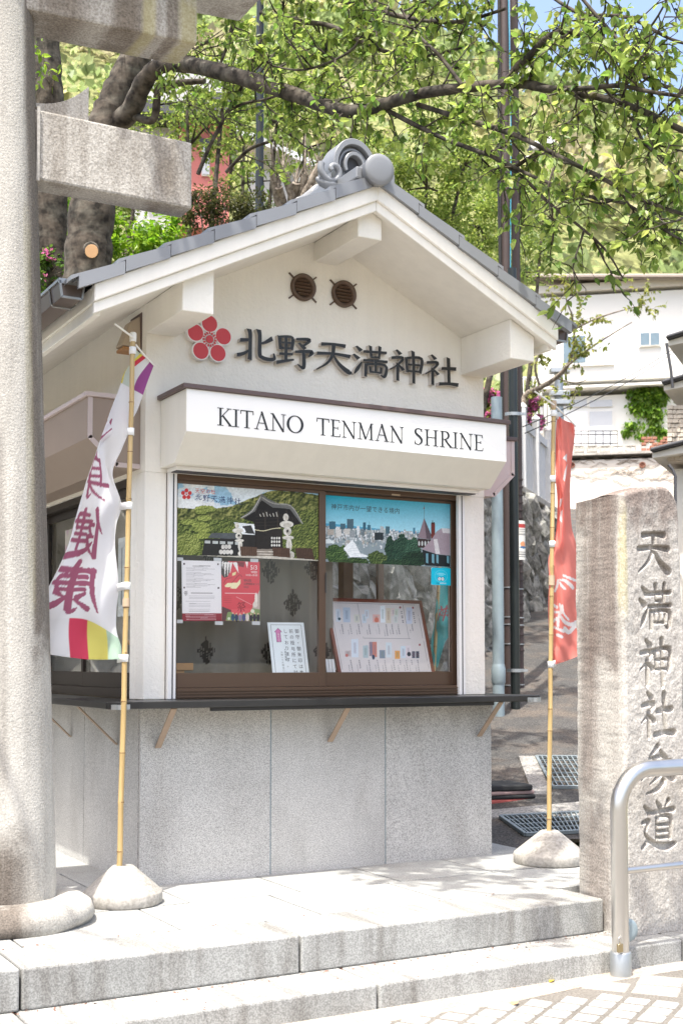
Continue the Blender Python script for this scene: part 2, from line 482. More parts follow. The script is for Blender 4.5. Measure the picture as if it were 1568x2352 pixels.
# ------------------------------------------------------------------ brush-stroke lettering (x right, y down, 0..100; third value = stroke width)
SHI = [[(22,5,6),(33,16,11)], [(8,31,8),(40,27,9),(27,48,6),(3,67,3)], [(25,46,9),(25,96,9)], [(28,50,5),(41,63,10)]]
GLYPH = {
'北': [[(12,40,11),(36,36,9)],[(34,6,12),(37,20,10),(37,60,9),(36,91,11)],[(4,83,10),(20,77,9),(38,62,4)],[(93,24,12),(76,37,8),(60,44,4)],[(58,4,12),(61,20,10),(61,72,10),(68,82,11),(84,85,11),(98,81,9),(97,66,4)]],
'野': [[(9,13,9),(12,50,8)],[(10,15,7),(43,13,8),(41,47,9)],[(12,31,6),(40,29,6)],[(12,47,6),(40,45,6)],[(26,14,8),(26,82,8)],[(9,64,7),(43,61,7)],[(2,90,10),(24,83,8),(47,76,5)],[(53,16,7),(88,13,10),(72,33,5)],[(60,26,6),(75,40,11)],[(50,53,7),(94,47,11),(85,63,4)],[(72,50,9),(73,88,10),(69,97,9),(56,88,3)]],
'天': [[(18,19,10),(50,15,8),(82,16,11)],[(6,48,10),(50,43,8),(95,45,11)],[(51,16,11),(48,46,9),(33,73,7),(4,96,3)],[(49,46,5),(66,72,10),(92,92,14),(100,90,4)]],
'満': [[(11,11,6),(23,22,12)],[(3,36,6),(16,47,12)],[(5,93,4),(14,77,10),(26,56,4)],[(31,24,8),(95,19,8)],[(50,5,9),(52,39,7)],[(77,3,9),(74,39,7)],[(51,38,6),(75,37,6)],[(30,50,7),(97,46,8)],[(37,60,9),(36,97,8)],[(37,61,7),(91,58,8),(90,91,9),(78,89,3)],[(64,46,8),(64,82,7)],[(48,67,7),(49,83,6)],[(48,83,6),(79,82,6)],[(79,66,7),(78,83,6)]],
'神': SHI + [[(50,25,9),(53,68,8)],[(50,26,7),(94,22,9),(90,66,9)],[(53,45,6),(90,43,6)],[(53,65,6),(90,63,6)],[(69,3,10),(71,45,9),(71,99,9)]],
'社': SHI + [[(52,43,9),(94,39,11)],[(72,8,11),(74,87,9)],[(44,92,10),(72,88,9),(100,88,12)]],
'参': [[(54,3,10),(30,24,5),(34,27,6),(70,23,8)],[(62,13,6),(77,29,11)],[(10,42,9),(90,36,10)],[(46,28,9),(38,47,8),(4,72,3)],[(55,42,6),(72,57,10),(98,70,13)],[(54,50,9),(28,65,3)],[(61,62,9),(28,81,3)],[(72,74,12),(52,91,9),(18,100,3)]],
'道': [[(45,3,6),(55,15,10)],[(81,1,9),(70,15,4)],[(33,25,8),(97,20,9)],[(62,24,8),(54,35,4)],[(44,36,8),(45,79,7)],[(44,37,7),(85,35,8),(84,78,8)],[(45,51,6),(84,50,6)],[(45,64,6),(84,63,6)],[(45,77,6),(84,76,6)],[(9,11,6),(23,24,12)],[(3,44,7),(22,41,8),(9,64,6),(22,79,7)],[(2,95,7),(20,81,8),(42,90,10),(72,96,13),(100,91,7)]],
'心': [[(8,50,6),(14,74,11)],[(34,38,8),(36,76,9),(46,90,10),(72,88,9),(76,66,3)],[(45,22,6),(56,38,11)],[(76,36,6),(90,58,12)]],
'身': [[(54,1,9),(44,15,4)],[(29,16,9),(30,66,8)],[(29,17,7),(75,15,9),(75,88,9),(60,85,3)],[(31,33,6),(74,32,6)],[(31,49,6),(74,48,6)],[(4,69,8),(90,59,7)],[(92,43,9),(60,77,7),(8,100,3)]],
'健': [[(27,3,11),(18,28,8),(2,52,3)],[(18,32,10),(18,98,11)],[(50,14,7),(89,12,9),(86,40,8)],[(40,27,8),(100,25,8)],[(50,40,7),(88,38,7)],[(50,53,7),(90,51,7)],[(44,67,8),(98,64,8)],[(68,3,10),(69,82,8)],[(31,34,8),(44,36,7),(33,58,6)],[(29,58,7),(44,58,8),(37,80,7),(22,98,3)],[(29,70,4),(50,89,11),(100,97,14)]],
'康': [[(50,0,9),(56,13,12)],[(14,19,10),(96,14,11)],[(17,18,10),(16,60,9),(2,99,3)],[(30,31,8),(86,28,9),(84,52,9)],[(24,43,8),(98,40,9)],[(33,55,7),(86,53,7)],[(56,20,10),(58,92,11),(44,91,3)],[(32,62,6),(45,70,10)],[(24,92,10),(50,74,4)],[(84,58,10),(66,69,4)],[(62,66,5),(78,81,11),(98,90,12)]],
'祭': [[(34,2,9),(8,34,4)],[(30,14,7),(48,14,8),(36,38,6),(8,52,3)],[(26,26,5),(34,34,7)],[(54,8,7),(88,6,9),(64,34,5)],[(60,14,5),(92,48,12)],[(34,44,7),(66,42,7)],[(16,60,8),(86,56,9)],[(51,58,10),(51,96,10),(42,92,3)],[(34,68,8),(16,90,4)],[(66,68,5),(84,86,10)]],
}
def smooth_stroke(st, n=5):
    p = [Vector((a, b, c)) for a, b, c in st]
    if len(p) == 2:
        return [p[0].lerp(p[1], t / n) for t in range(n + 1)]
    out = []
    for i in range(len(p) - 1):
        p0 = p[max(i-1, 0)]; p1 = p[i]; p2 = p[i+1]; p3 = p[min(i+2, len(p)-1)]
        for k in range(n):
            t = k / n
            out.append(.5*((2*p1) + (p2-p0)*t + (2*p0-5*p1+4*p2-p3)*t*t + (3*p1-p0-3*p2+p3)*t*t*t))
    out.append(p[-1])
    return out
def stroke_outline(st, brush=True, smooth=True, cut=.5):
    pts = smooth_stroke(st) if smooth else [Vector(q) for q in st]
    L, Rr = [], []
    for i, p in enumerate(pts):
        a = pts[max(i-1, 0)]; c = pts[min(i+1, len(pts)-1)]
        t = Vector((c.x-a.x, c.y-a.y)); t = t.normalized() if t.length > 0 else Vector((1, 0))
        nrm = Vector((-t.y, t.x)); w = max(p.z, 1.5) / 2
        q = Vector((p.x, p.y))
        if brush and i == 0:                                   # slanted brush entry
            L.append(q + nrm*w - t*w*cut); Rr.append(q - nrm*w + t*w*cut*.4)
        elif brush and i == len(pts) - 1 and p.z > 6:
            L.append(q + nrm*w + t*w*cut*.4); Rr.append(q - nrm*w + t*w*cut)
        else:
            L.append(q + nrm*w); Rr.append(q - nrm*w)
    return L, Rr
def add_strokes(mb, strokes, place, nrm, depth, mi=0, ms=1, brush=True, smooth=True, step=.0005):
    """place(x, y) -> world point of the front surface; the letter stands out by depth along -nrm"""
    nrm = Vector(nrm)
    for k, st in enumerate(strokes):
        L, Rr = stroke_outline(st, brush, smooth)
        off = nrm * (depth + k * step)
        n = len(L)
        F = [place(p.x, p.y) + off for p in L] + [place(p.x, p.y) + off for p in Rr]
        B = [place(p.x, p.y) for p in L] + [place(p.x, p.y) for p in Rr]
        fs = [(i, i+1, n+i+1, n+i) for i in range(n-1)]
        sides = [(i, 2*n+i, 2*n+i+1, i+1) for i in range(n-1)] + [(n+i, n+i+1, 3*n+i+1, 3*n+i) for i in range(n-1)]
        sides += [(0, n, 3*n, 2*n), (n-1, 3*n-1, 4*n-1, 2*n-1)]
        mb.add(F + B, fs + sides, [mi]*len(fs) + [ms]*len(sides))
def raster_stroke(X, Y, st):
    """coverage 0..1 of one stroke over coordinate arrays X, Y"""
    pts = smooth_stroke(st, 4)
    best = np.full(X.shape, 1e9)
    for p, q in zip(pts[:-1], pts[1:]):
        dx, dy = q.x - p.x, q.y - p.y
        l2 = dx*dx + dy*dy + 1e-9
        t = np.clip(((X-p.x)*dx + (Y-p.y)*dy) / l2, 0, 1)
        d = np.hypot(X - p.x - t*dx, Y - p.y - t*dy) - (p.z + (q.z-p.z)*t) / 2
        best = np.minimum(best, d)
    return best

# text set in the built-in typeface, converted to flat mesh in one go
TEXTS = []
def text(s, size, matname, origin, ex, ey, parent, align='LEFT', offset=0.0, name='lettering', spacing=1.0):
    c = bpy.data.curves.new(name, 'FONT'); c.body = s; c.size = size; c.align_x = align; c.offset = offset
    c.space_character = spacing; c.resolution_u = 2
    o = bpy.data.objects.new(name, c); sc.collection.objects.link(o)
    TEXTS.append((o, matname, Vector(origin), Vector(ex).normalized(), Vector(ey).normalized(), parent, name))
def vtext(s, size, matname, origin, ex, ey, parent, pitch=1.12, name='lettering'):
    for i, ch in enumerate(s):
        text(ch, size, matname, Vector(origin) - Vector(ey).normalized() * size * pitch * i, ex, ey, parent, 'CENTER', name=name)
def flush_texts():
    bpy.context.view_layer.update()
    dg = bpy.context.evaluated_depsgraph_get()
    done = []
    groups = {}
    for o, mname, org, ex, ey, par, name in TEXTS:
        me = bpy.data.meshes.new_from_object(o.evaluated_get(dg))
        n = len(me.vertices); co = np.zeros(n*3, np.float32); me.vertices.foreach_get('co', co); co = co.reshape(-1, 3)
        V = np.array(org)[None] + co[:, :1]*np.array(ex)[None] + co[:, 1:2]*np.array(ey)[None]
        F = [list(p.vertices) for p in me.polygons]
        g = groups.setdefault((par.name, mname, name), [par, [], [], 0])
        g[1].append(V); g[2] += [[i + g[3] for i in f] for f in F]; g[3] += n
        done.append((o, me))
    for (pn, mname, name), (par, Vs, F, n) in groups.items():
        me = bpy.data.meshes.new(name)
        me.from_pydata(np.concatenate(Vs).tolist(), [], F)
        me.materials.append(MATS[mname])
        link(bpy.data.objects.new(name, me), par)
    for o, me in done:
        c = o.data; bpy.data.objects.remove(o); bpy.data.curves.remove(c); bpy.data.meshes.remove(me)
# ================================================================== the setting
g = MB(); S = 900
g.add([(-S,-S,-.62),(S,-S,-.62),(S,S,-.62),(-S,S,-.62)], [(0,1,2,3)])
tag(g.build('ground', 'soil'), kind='structure')

# street with setts
strip_ = MB().prism([(-9,-1.80,-.285),(12,-1.80,-.285),(12,-1.90,-.285),(3.0,-1.92,-.285),(1.75,-1.93,-.285),(1.4,-1.94,-.285),(.9,-2.0,-.285),(.5,-1.97,-.285),(0,-2.02,-.285),(-.6,-1.98,-.285),(-9,-2.0,-.285)][::-1], (0,0,.0150)); 
street = MB().box(-9, 12, -14, -1.80, -.5, -.2725).build('street', 'joint_sand'); tag(street, kind='structure')
strip_.build('mortar_edging', 'mortar', street)
ca, sa = math.cos(R(-57)), math.sin(R(-57))
def sett_pt(i, j, px=.122, py=.118): 
    a, b_ = i*px, j*py
    return (1.166 + a*ca - b_*sa, -1.913 + a*sa + b_*ca)
sett_me = [bevel_box_mesh('sett', .101, .094, .03, .006, 'paver', .0012, k) for k in range(4)]
slab_me = [bevel_box_mesh('paving_stone', .203, .158, .03, .006, 'paver_warm', .0015, k) for k in range(3)]
rr = random.Random(3)
cnt = 0
for i in range(-12, 26):
    for j in range(-14, 14):
        x, y = sett_pt(i + .5, j - .5)
        dist = (Vector((x, y, -.27)) - CAM)
        dep = dist.dot(FW)
        if dep < 3.2: continue
        u = 784 + FPX*dist.dot(RT)/dep; v = PPV - FPX*dist.dot(UP)/dep
        if not (-40 < u < 1640 and v < 2420): continue
        edge = -1.985 + .09*math.sin(x*3)
        if y > edge or x > 1.30 + .45*(-1.98 - y)*2.0: continue
        o = inst('sett', sett_me[(i*3+j) % 4], (x, y, -.2825 + rr.uniform(-.002, .002)), (rr.uniform(-.008,.008), rr.uniform(-.008,.008), R(-57) + rr.uniform(-.015,.015)), parent=street)
        cnt += 1
for i in range(-1, 7):
    for j in range(-6, 6):
        a, b_ = i*.222, j*.176
        x, y = 1.50 + a*math.cos(R(-50)) - b_*math.sin(R(-50)), -1.98 + a*math.sin(R(-50)) + b_*math.cos(R(-50))
        if y > -1.925 or x < 1.36 + .45*(-1.98 - y)*2.0 or x > 3.1 or y < -2.9: continue
        inst('paving_stone', slab_me[(i+2*j) % 3], (x, y, -.2835 + rr.uniform(-.002, .002)), (rr.uniform(-.008,.008), rr.uniform(-.008,.008), R(-50) + rr.uniform(-.02,.02)), parent=street)

# platform of granite slabs and the two steps
plat = MB().box(-5.2, 1.930, -1.0, 3.0, -.45, -.035).box(1.95, 2.62, -1.2, 3.0, -.45, -.035).build('platform', 'joint_sand'); tag(plat, kind='structure')
def slab(x0, x1, y0, y1, z0, z1, mat, parent, name, g=.005, bv=.006, tilt=0.0):
    o = MB().box(x0+g, x1-g, y0+g, y1-g, z0, z1).build(name, mat, parent, bevel=bv, seg=2)
    return o
xs = [-5.2, -3.7, -2.35, -1.03, .20, 1.930]
for a, b_ in zip(xs[:-1], xs[1:]): slab(a, b_, -1.485, -1.115, -.165, 0, 'granite_step', plat, 'nosing_stone', bv=.009)
rows = [(-1.115, -.54), (-.54, .03), (.03, .62), (.62, 1.3), (1.3, 2.1), (2.1, 3.0)]
for k, (y0, y1) in enumerate(rows):
    x = -5.2 + (.31 if k % 2 else 0)
    first = True
    while x < 2.6:
        x1 = min(x + .62 * (1.0 if k % 3 else 1.15), 2.62)
        if first: x0_ = -5.2; first = False
        else: x0_ = x
        if x1 - x0_ > .05 and not (x0_ > .05 and x1 < 2.27 and y0 > .05):
            if True:
                slab(x0_, x1, y0, y1, -.06, -.001 - .0012*((k*7+int(x*9)) % 3), 'granite_slab', plat, 'paving_slab', g=.0055, bv=.003)
        x = x1
lower = MB().box(-5.2, 4.4, -1.70, -1.0, -.5, -.20).build('lower_step', 'joint_sand'); tag(lower, kind='structure')
xs = [-5.2, -3.9, -2.5, -1.05, .405, 2.15, 4.4]
for a, b_ in zip(xs[:-1], xs[1:]): slab(a, b_, -1.805, -1.43, -.42, -.165 - .001, 'granite_step', lower, 'step_stone', bv=.010)

# back road climbing behind the kiosk, with its concrete strip
nu, nv = 60, 50
p0 = Vector((CAM.x, CAM.y, 0))
U = np.linspace(-9, 30, nu); Vv = np.linspace(8.2, 46, nv)
uu, vv = np.meshgrid(U, Vv)
X = CAM.x + FH.x*vv + RT.x*uu; Y = CAM.y + FH.y*vv + RT.y*uu
Z = .2*(vv - 9.2) + .03*np.sin(uu*.9)*np.cos(vv*.7)*np.clip((vv-9.5)/4, 0, 1) - .006
V_ = np.c_[X.ravel(), Y.ravel(), Z.ravel()]
F_ = grid_faces(nu, nv)
cxy = V_[F_].mean(axis=1)
keep = ~((cxy[:, 0] < 2.5) & (cxy[:, 1] < 2.6)) & ~((cxy[:, 1] < .35)) 
tag(np_mesh('road', V_, F_[keep], 'asphalt', smooth=True), kind='structure')
ramp_ = MB()
q = [road_at(1128, 1862), road_at(1345, 1842), road_at(1345, 1874), road_at(1128, 1880)]
for p in q: p.z += .008
ramp_.prism([(p.x, p.y, p.z) for p in q][::-1], (0, 0, -.2))
q = [road_at(1190, 1738), road_at(1228, 1738), road_at(1268, 1826), road_at(1222, 1826)]
for p in q: p.z += .008
ramp_.prism([(p.x, p.y, p.z) for p in q][::-1], (0, 0, -.2))
tag(ramp_.build('gutter_strip', 'gutter_concrete'), kind='structure')

# drain gratings
def grate(label, corners, nx, ny):
    c = [Vector(p) + Vector((0, 0, .012)) for p in corners]
    o = thing('drain_grating', label, 'grating', tuple(sum(c, Vector()) / 4), 'steel drain gratings in the back road')
    nrm = (c[1]-c[0]).cross(c[3]-c[0]).normalized()
    if nrm.z < 0: nrm = -nrm
    MB().add([p - nrm*.02 for p in c], [(0,1,2,3)]).build('drain_pit', 'grate_dark', o)
    fr = MB()
    for a, b_ in ((0,1),(1,2),(2,3),(3,0)): 
        d = (c[b_]-c[a]); sd = d.normalized().cross(nrm)
        fr.obox((c[a]+c[b_])/2, d/2, sd*.012, nrm*.012)
    fr.build('frame', 'grate_steel', o)
    br = MB()
    for i in range(1, nx):
        a = c[0].lerp(c[1], i/nx); b_ = c[3].lerp(c[2], i/nx); d = b_-a
        br.obox((a+b_)/2 + nrm*(.0006*(i % 2)), d/2, d.normalized().cross(nrm)*.0045, nrm*.009)
    for i in range(1, ny):
        a = c[0].lerp(c[3], i/ny); b_ = c[1].lerp(c[2], i/ny); d = b_-a
        br.obox((a+b_)/2 + nrm*.004, d/2, d.normalized().cross(nrm)*.0045, nrm*.006)
    br.build('bars', 'grate_steel', o, kind='stuff')
grate('long steel drain grating beside the platform, behind the red banner base', [road_at(1148,1879), road_at(1400,1866), road_at(1400,1909), road_at(1206,1920)], 22, 4)
grate('square steel drain grating farther up the back road', [road_at(1231,1741), road_at(1380,1742), road_at(1430,1811), road_at(1268,1811)], 13, 7)

# upper garden terrace behind the retaining wall and the hill beyond
W0, W1 = Vector((2.75, 2.95, 0)), Vector((11.3, 10.33, 0))
WD = (W1 - W0).normalized(); WN = Vector((-WD.y, WD.x, 0))     # WN points to the garden side
nu, nv = 70, 60
uu, vv = np.meshgrid(np.linspace(-70, 110, nu), np.linspace(10, 230, nv) ** 1.0)
X = CAM.x + FH.x*vv + RT.x*uu; Y = CAM.y + FH.y*vv + RT.y*uu
crest = 46 + 20*np.clip((30-uu)/60, 0, 1) + 3*np.sin(uu*.11+1)
s_ = np.clip((vv - 47) / 85, 0, 1)
Z = np.where(vv < 47, .2*(vv-9.2) - .6, 7.0 + crest*(s_*s_*(3-2*s_))**.75)
tag(np_mesh('hillside', np.c_[X.ravel(), Y.ravel(), Z.ravel()], grid_faces(nu, nv), 'hill_grass', smooth=True), kind='structure')

ter = MB()
poly = [(W0 + WN*.3), (W1 + WN*.3), Vector((6.0, 26, 0)), Vector((-22, 26, 0)), Vector((-22, 3.2, 0)), Vector((2.4, 3.2, 0))]
ter.prism([(p.x, p.y, 3.66) for p in poly], (0, 0, -4.2))
tag(ter.build('garden_terrace', 'soil'), kind='structure')

# ================================================================== kiosk
kiosk = thing('kiosk', 'white plastered shrine kiosk with grey tiled gable roof, granite base and sign board', 'kiosk', (1.15, 1.2, 0))
W, D = 2.32, 2.45
def part(mb, name, mat, bevel=0, parent=kiosk, **k): return mb.build(name, mat, parent, bevel, **k)
# granite base
part(MB().box(.022, W-.022, .022, D-.022, -.02, .945), 'base_core', 'mortar')
fx = [0, .782, 1.541, W]
for a, b_ in zip(fx[:-1], fx[1:]): part(MB().box(a+.004, b_-.004, 0, .02, -.015, .944), 'granite_panel', 'granite_panel', .0015)
sy = [.0215, .946, 1.70, D]
for a, b_ in zip(sy[:-1], sy[1:]):
    part(MB().box(0, .02, a+.004, b_-.004, -.015, .944), 'granite_panel', 'granite_panel', .0015)
    part(MB().box(W-.02, W, a+.004, b_-.004, -.015, .944), 'granite_panel', 'granite_panel', .0015)
for x in fx[1:3]: part(MB().box(x-.0038, x+.0038, .004, .021, 0, .943), 'joint_sealant', 'pipe_grey')
# counter: front and left boards with a mitred corner
CO = .285
cnt_ = MB()
cnt_.prism([(-CO, -CO, .955), (W+.16, -CO, .955), (W+.16, .0, .955), (0, .0, .955)], (0, 0, .037))
ctr = part(cnt_, 'counter_board', 'black_paint', .004)
c2 = MB().prism([(-CO, -CO+.006, .955), (-.006, .006, .955), (-.006, D, .955), (-CO, D, .955)], (0, 0, .036))
part(c2, 'counter_board', 'black_paint', .004)
part(MB().box(W+.002, W+.16, .002, D, .955, .991), 'counter_board', 'black_paint', .004)
part(MB().box(.3, 2.15, -.262, -.24, .935, .955), 'counter_batten', 'black_paint', .002)
def bracket(p, d):
    d = Vector(d); s = Vector((-d.y, d.x, 0))
    p = Vector(p)
    b_ = MB()
    a0 = p + d*.235 + Vector((0,0,.952)); a1 = p + d*.008 + Vector((0,0,.735))
    t = (a1-a0); n_ = t.normalized().cross(s)
    b_.obox((a0+a1)/2, t/2, s*.017, n_*.0035)
    part(b_, 'counter_bracket', 'weathered_wood')
for x in (.10, 1.16, 2.22): bracket((x, 0, 0), (0, -1, 0))
for y in (.35, 1.2, 2.0): bracket((0, y, 0), (-1, 0, 0))
bracket((W, .3, 0), (1, 0, 0))
# clamps that hold the banner poles
def clamp(p):
    mb = MB(); x, y, z = p
    mb.box(x-.05, x-.022, y-.006, y, z-.013, z+.013).box(x+.022, x+.05, y-.006, y, z-.013, z+.013)
    pts = [(x-.024, y-.004, z)] + [(x + .024*math.cos(a), y-.006-.040*math.sin(a)**.6, z) for a in np.linspace(math.pi*.98, .02*math.pi, 9)] + [(x+.024, y-.004, z)]
    for a, b_ in zip(pts[:-1], pts[1:]):
        a, b_ = Vector(a), Vector(b_)
        if (b_-a).length < 1e-4: continue
        mb.obox((a+b_)/2, (b_-a)/2, (b_-a).normalized().cross(Vector((0,0,1)))*.0015, Vector((0,0,.013)))
    mb.lathe([(.004,0),(.004,.004)], (x-.038, y-.009, z), 8, axis=(0,-1,0)).lathe([(.004,0),(.004,.004)], (x+.038, y-.009, z), 8, axis=(0,-1,0))
    part(mb, 'pole_clamp', 'galvanised')
clamp((-.212, -CO-.0005, .966)); clamp((2.43, -CO-.0005, .966))

# walls
XL, XR = .024, 2.288
AX, AZ, SLOPE = 1.145, 3.846, .495
def zt(x): return AZ - SLOPE*abs(x-AX)          # top edge of the verge
def zs(x): return zt(x) - .128                  # soffit
w = MB()
w.prism([(XL,.02,.992),(.150,.02,.992),(.150,.02,2.236),(XL,.02,2.236)], (0,.13,0))
part(w, 'corner_pier', 'plaster', .004)
part(MB().prism([(2.118,.02,.992),(XR,.02,.992),(XR,.02,2.236),(2.118,.02,2.236)], (0,.13,0)), 'corner_pier', 'plaster', .004)
part(MB().prism([(XL,.02,2.236),(XR,.02,2.236),(XR,.02,zs(XR)+.04),(AX,.02,zs(AX)+.04),(XL,.02,zs(XL)+.04)], (0,.13,0)), 'gable_wall', 'plaster')
# side walls
for x0, x1, nm in ((XL, XL+.13, 'l'), (XR-.13, XR, 'r')):
    zz = zs(x0)+.06 if nm == 'l' else zs(x1)+.06
    part(MB().box(x0, x1, .1502, .235, .992, 2.236), 'side_pier', 'plaster')
    part(MB().box(x0, x1, 2.14, D-.02, .992, 2.236), 'side_pier', 'plaster')
    part(MB().box(x0, x1, .1502, D-.02, 2.236, zz), 'side_wall', 'plaster')
part(MB().box(XL+.13, XR-.13, D-.15, D-.02, .992, 3.0), 'back_wall', 'plaster')
part(MB().prism([(XL+.13,D-.15,3.0),(XR-.13,D-.15,3.0),(XR-.13,D-.15,zs(XR-.13)+.04),(AX,D-.15,zs(AX)+.04),(XL+.13,D-.15,zs(XL+.13)+.04)], (0,.13,0)), 'back_wall', 'plaster')
part(MB().box(XL+.13, XR-.13, .15, D-.15, .946, .99), 'inner_floor', 'interior')
part(MB().box(XL+.13, XR-.13, .15, D-.15, 2.40, 2.43), 'inner_ceiling', 'interior')

# brackets under the gable
for x0, x1, z0 in ((XL, .198, 2.998), (1.066, 1.218, 3.560), (2.112, XR, 2.998)):
    m_ = MB()
    tl, tr = zs(x0)-.002, zs(x1)-.002
    if x0 < AX < x1: m_.prism([(x0,-.5,z0),(x1,-.5,z0),(x1,-.5,tr),(AX,-.5,zs(AX)-.002),(x0,-.5,tl)], (0,.52,0))
    else: m_.prism([(x0,-.5,z0),(x1,-.5,z0),(x1,-.5,tr),(x0,-.5,tl)], (0,.52,0))
    part(m_, 'gable_bracket', 'plaster', .004)

# roof: soffit slab, verge boards, eaves boards
YF, YB = -.58, D+.36
XE0, XE1 = -.468, 2.41
roof = part(MB().prism([(XE0+.03,YF+.03,zs(XE0+.03)),(AX,YF+.03,zs(AX)),(XE1-.03,YF+.03,zs(XE1-.03)),(XE1-.03,YF+.03,zt(XE1-.03)-.022),(AX,YF+.03,zt(AX)-.022),(XE0+.03,YF+.03,zt(XE0+.03)-.022)], (0, YB-YF-.06, 0)), 'roof', 'plaster_smooth')
for y0, y1, y2 in ((YF, YF+.05, YF+.018), (YB, YB-.05, YB-.018)):
    for xa, xb in ((XE0, AX), (AX, XE1)):
        part(MB().prism([(xa,y0,zt(xa)-.092),(xb,y0,zt(xb)-.092),(xb,y0,zt(xb)-.004),(xa,y0,zt(xa)-.004)], (0,y1-y0,0)), 'verge_board', 'plaster_smooth', .004, parent=roof)
        part(MB().prism([(xa+.002,y2,zt(xa)-.148),(xb,y2,zt(xb)-.148),(xb,y2,zt(xb)-.0925),(xa+.002,y2,zt(xa)-.0925)], (0,(y1-y0)*.6,0)), 'verge_moulding', 'plaster_smooth', .003, parent=roof)
for xa, s in ((XE0, 1), (XE1, -1)):
    part(MB().box(min(xa, xa+s*.04), max(xa, xa+s*.04), YF+.052, YB-.052, zt(xa)-.090, zt(xa)-.01), 'eaves_board', 'plaster_smooth', .003, parent=roof)
    part(MB().box(min(xa+s*.012, xa+s*.045), max(xa+s*.012, xa+s*.045), YF+.052, YB-.052, zt(xa)-.147, zt(xa)-.0905), 'eaves_moulding', 'plaster_smooth', .003, parent=roof)

# roof tiles: verge tiles one by one, pantiles one by one
def verge_tile(mb_len, side):
    """local: s up the slope from its lower end, y from the front face back, n above the verge line"""
    m_ = MB(); L_ = mb_len
    def P(s, y, n): return (side*s/math.hypot(1, SLOPE), y, s*SLOPE/math.hypot(1, SLOPE) + n)
    f = [P(-.012,0,.000+.004), P(L_-.055,0,.004-.012), P(L_-.055,0,.062), P(L_-.012,0,.060), P(L_-.012,0,.086), P(-.012,0,.106)]
    f = [P(-.012,0,-.004), P(L_-.014,0,-.018), P(L_-.014,0,.058), P(L_-.052,0,.060), P(L_-.052,0,.084), P(-.012,0,.104)] if False else [P(-.012,0,-.004), P(L_-.016,0,-.014), P(L_-.016,0,.050), P(-.012,0,.070)]
    m_.prism(f if side > 0 else f[::-1], (0,.03,0))
    t0 = [P(-.012,0,.070), P(L_-.016,0,.050), P(L_-.016,.27,.050), P(-.012,.27,.070)]
    m_.add([Vector(p)+Vector((0,.0305,0)) if i in (0,1) else p for i,p in enumerate(t0)] + [Vector(p)-Vector((0,0,.022))+(Vector((0,.0305,0)) if i in (0,1) else Vector()) for i,p in enumerate(t0)],
           [(0,1,2,3),(7,6,5,4),(0,4,5,1),(1,5,6,2),(2,6,7,3),(3,7,4,0)])
    # lug lapping over the neighbour below
    lg = [P(-.056,0,.0515), P(-.0125,0,.0555), P(-.0125,0,.070), P(-.056,0,.073)]
    m_.prism(lg if side > 0 else lg[::-1], (0,.2,0))
    return m_
PITCH_T = .2395
hyp = math.hypot(1, SLOPE)
for side, x_start, n in ((1, XE0-.075, 7), (-1, XE1+.075, 5)):
    total = (AX-.03 - x_start)*side
    pt = total / n
    vt = verge_tile(pt*hyp, side)
    me = vt.mesh('verge_tile'); me.materials.append(MATS['roof_tile'])
    for k in range(n):
        x = x_start + side*pt*k
        for yy, sc_ in ((YF-.022, 1), (YB+.022, -1)):
            o = inst('verge_tile', me, (x, yy, zt(x)+.002), (random.uniform(-.006,.006), random.uniform(-.006,.006), 0), (1, sc_, 1), parent=roof)
    # pantiles
    nseg = 8; tl = MB(); L_ = pt*hyp; wd = .262
    prof = [(wd*j/nseg, .026*math.sin(2*math.pi*j/nseg) + .016) for j in range(nseg+1)]
    vs_ = []
    for s_, lift in ((-.02, .030), (L_+.02, .002)):
        for yy, n_ in prof: vs_.append((side*s_/hyp, yy, s_*SLOPE/hyp + n_ + lift))
    for s_, lift in ((-.02, .012), (L_+.02, -.016)):
        for yy, n_ in prof: vs_.append((side*s_/hyp, yy, s_*SLOPE/hyp + n_ + lift))
    k_ = nseg+1
    fs_ = [(j, k_+j, k_+j+1, j+1) for j in range(nseg)] + [(2*k_+j, 2*k_+j+1, 3*k_+j+1, 3*k_+j) for j in range(nseg)] + [(j, j+1, 2*k_+j+1, 2*k_+j) for j in range(nseg)]
    tl.add(vs_, fs_, 0, True)
    me = tl.mesh('pantile'); me.materials.append(MATS['roof_tile'])
    for k in range(n):
        x = x_start + side*pt*k
        ncol = int((YB - YF - .5) / .26) + 1
        for c_ in range(ncol):
            inst('pantile', me, (x, YF+.24 + c_*.26, zt(x)+.004), parent=roof)
# ridge: courses, round cap tiles
part(MB().box(AX-.125, AX+.125, YF+.02, YB-.02, AZ+.02, AZ+.085), 'ridge_course', 'roof_tile', .006, parent=roof)
part(MB().box(AX-.10, AX+.10, YF+.36, YB-.03, AZ+.0855, AZ+.135), 'ridge_course', 'roof_tile', .006, parent=roof)
cap = MB()
nn = 10
vs_ = []; 
for yy, rr_ in ((0, .088), (.23, .080), (.27, .074)):
    for j in range(nn+1): vs_.append((rr_*math.cos(math.pi*j/nn), yy, rr_*math.sin(math.pi*j/nn)))
fs_ = [(i*(nn+1)+j, i*(nn+1)+j+1, (i+1)*(nn+1)+j+1, (i+1)*(nn+1)+j) for i in range(2) for j in range(nn)] + [list(range(nn, -1, -1))]
cap.add(vs_, fs_, 0, True)
me = cap.mesh('ridge_cap_tile'); me.materials.append(MATS['roof_tile'])
y = YF + .40
while y < YB - .2:
    inst('ridge_cap_tile', me, (AX, y, AZ+.128), parent=roof); y += .235
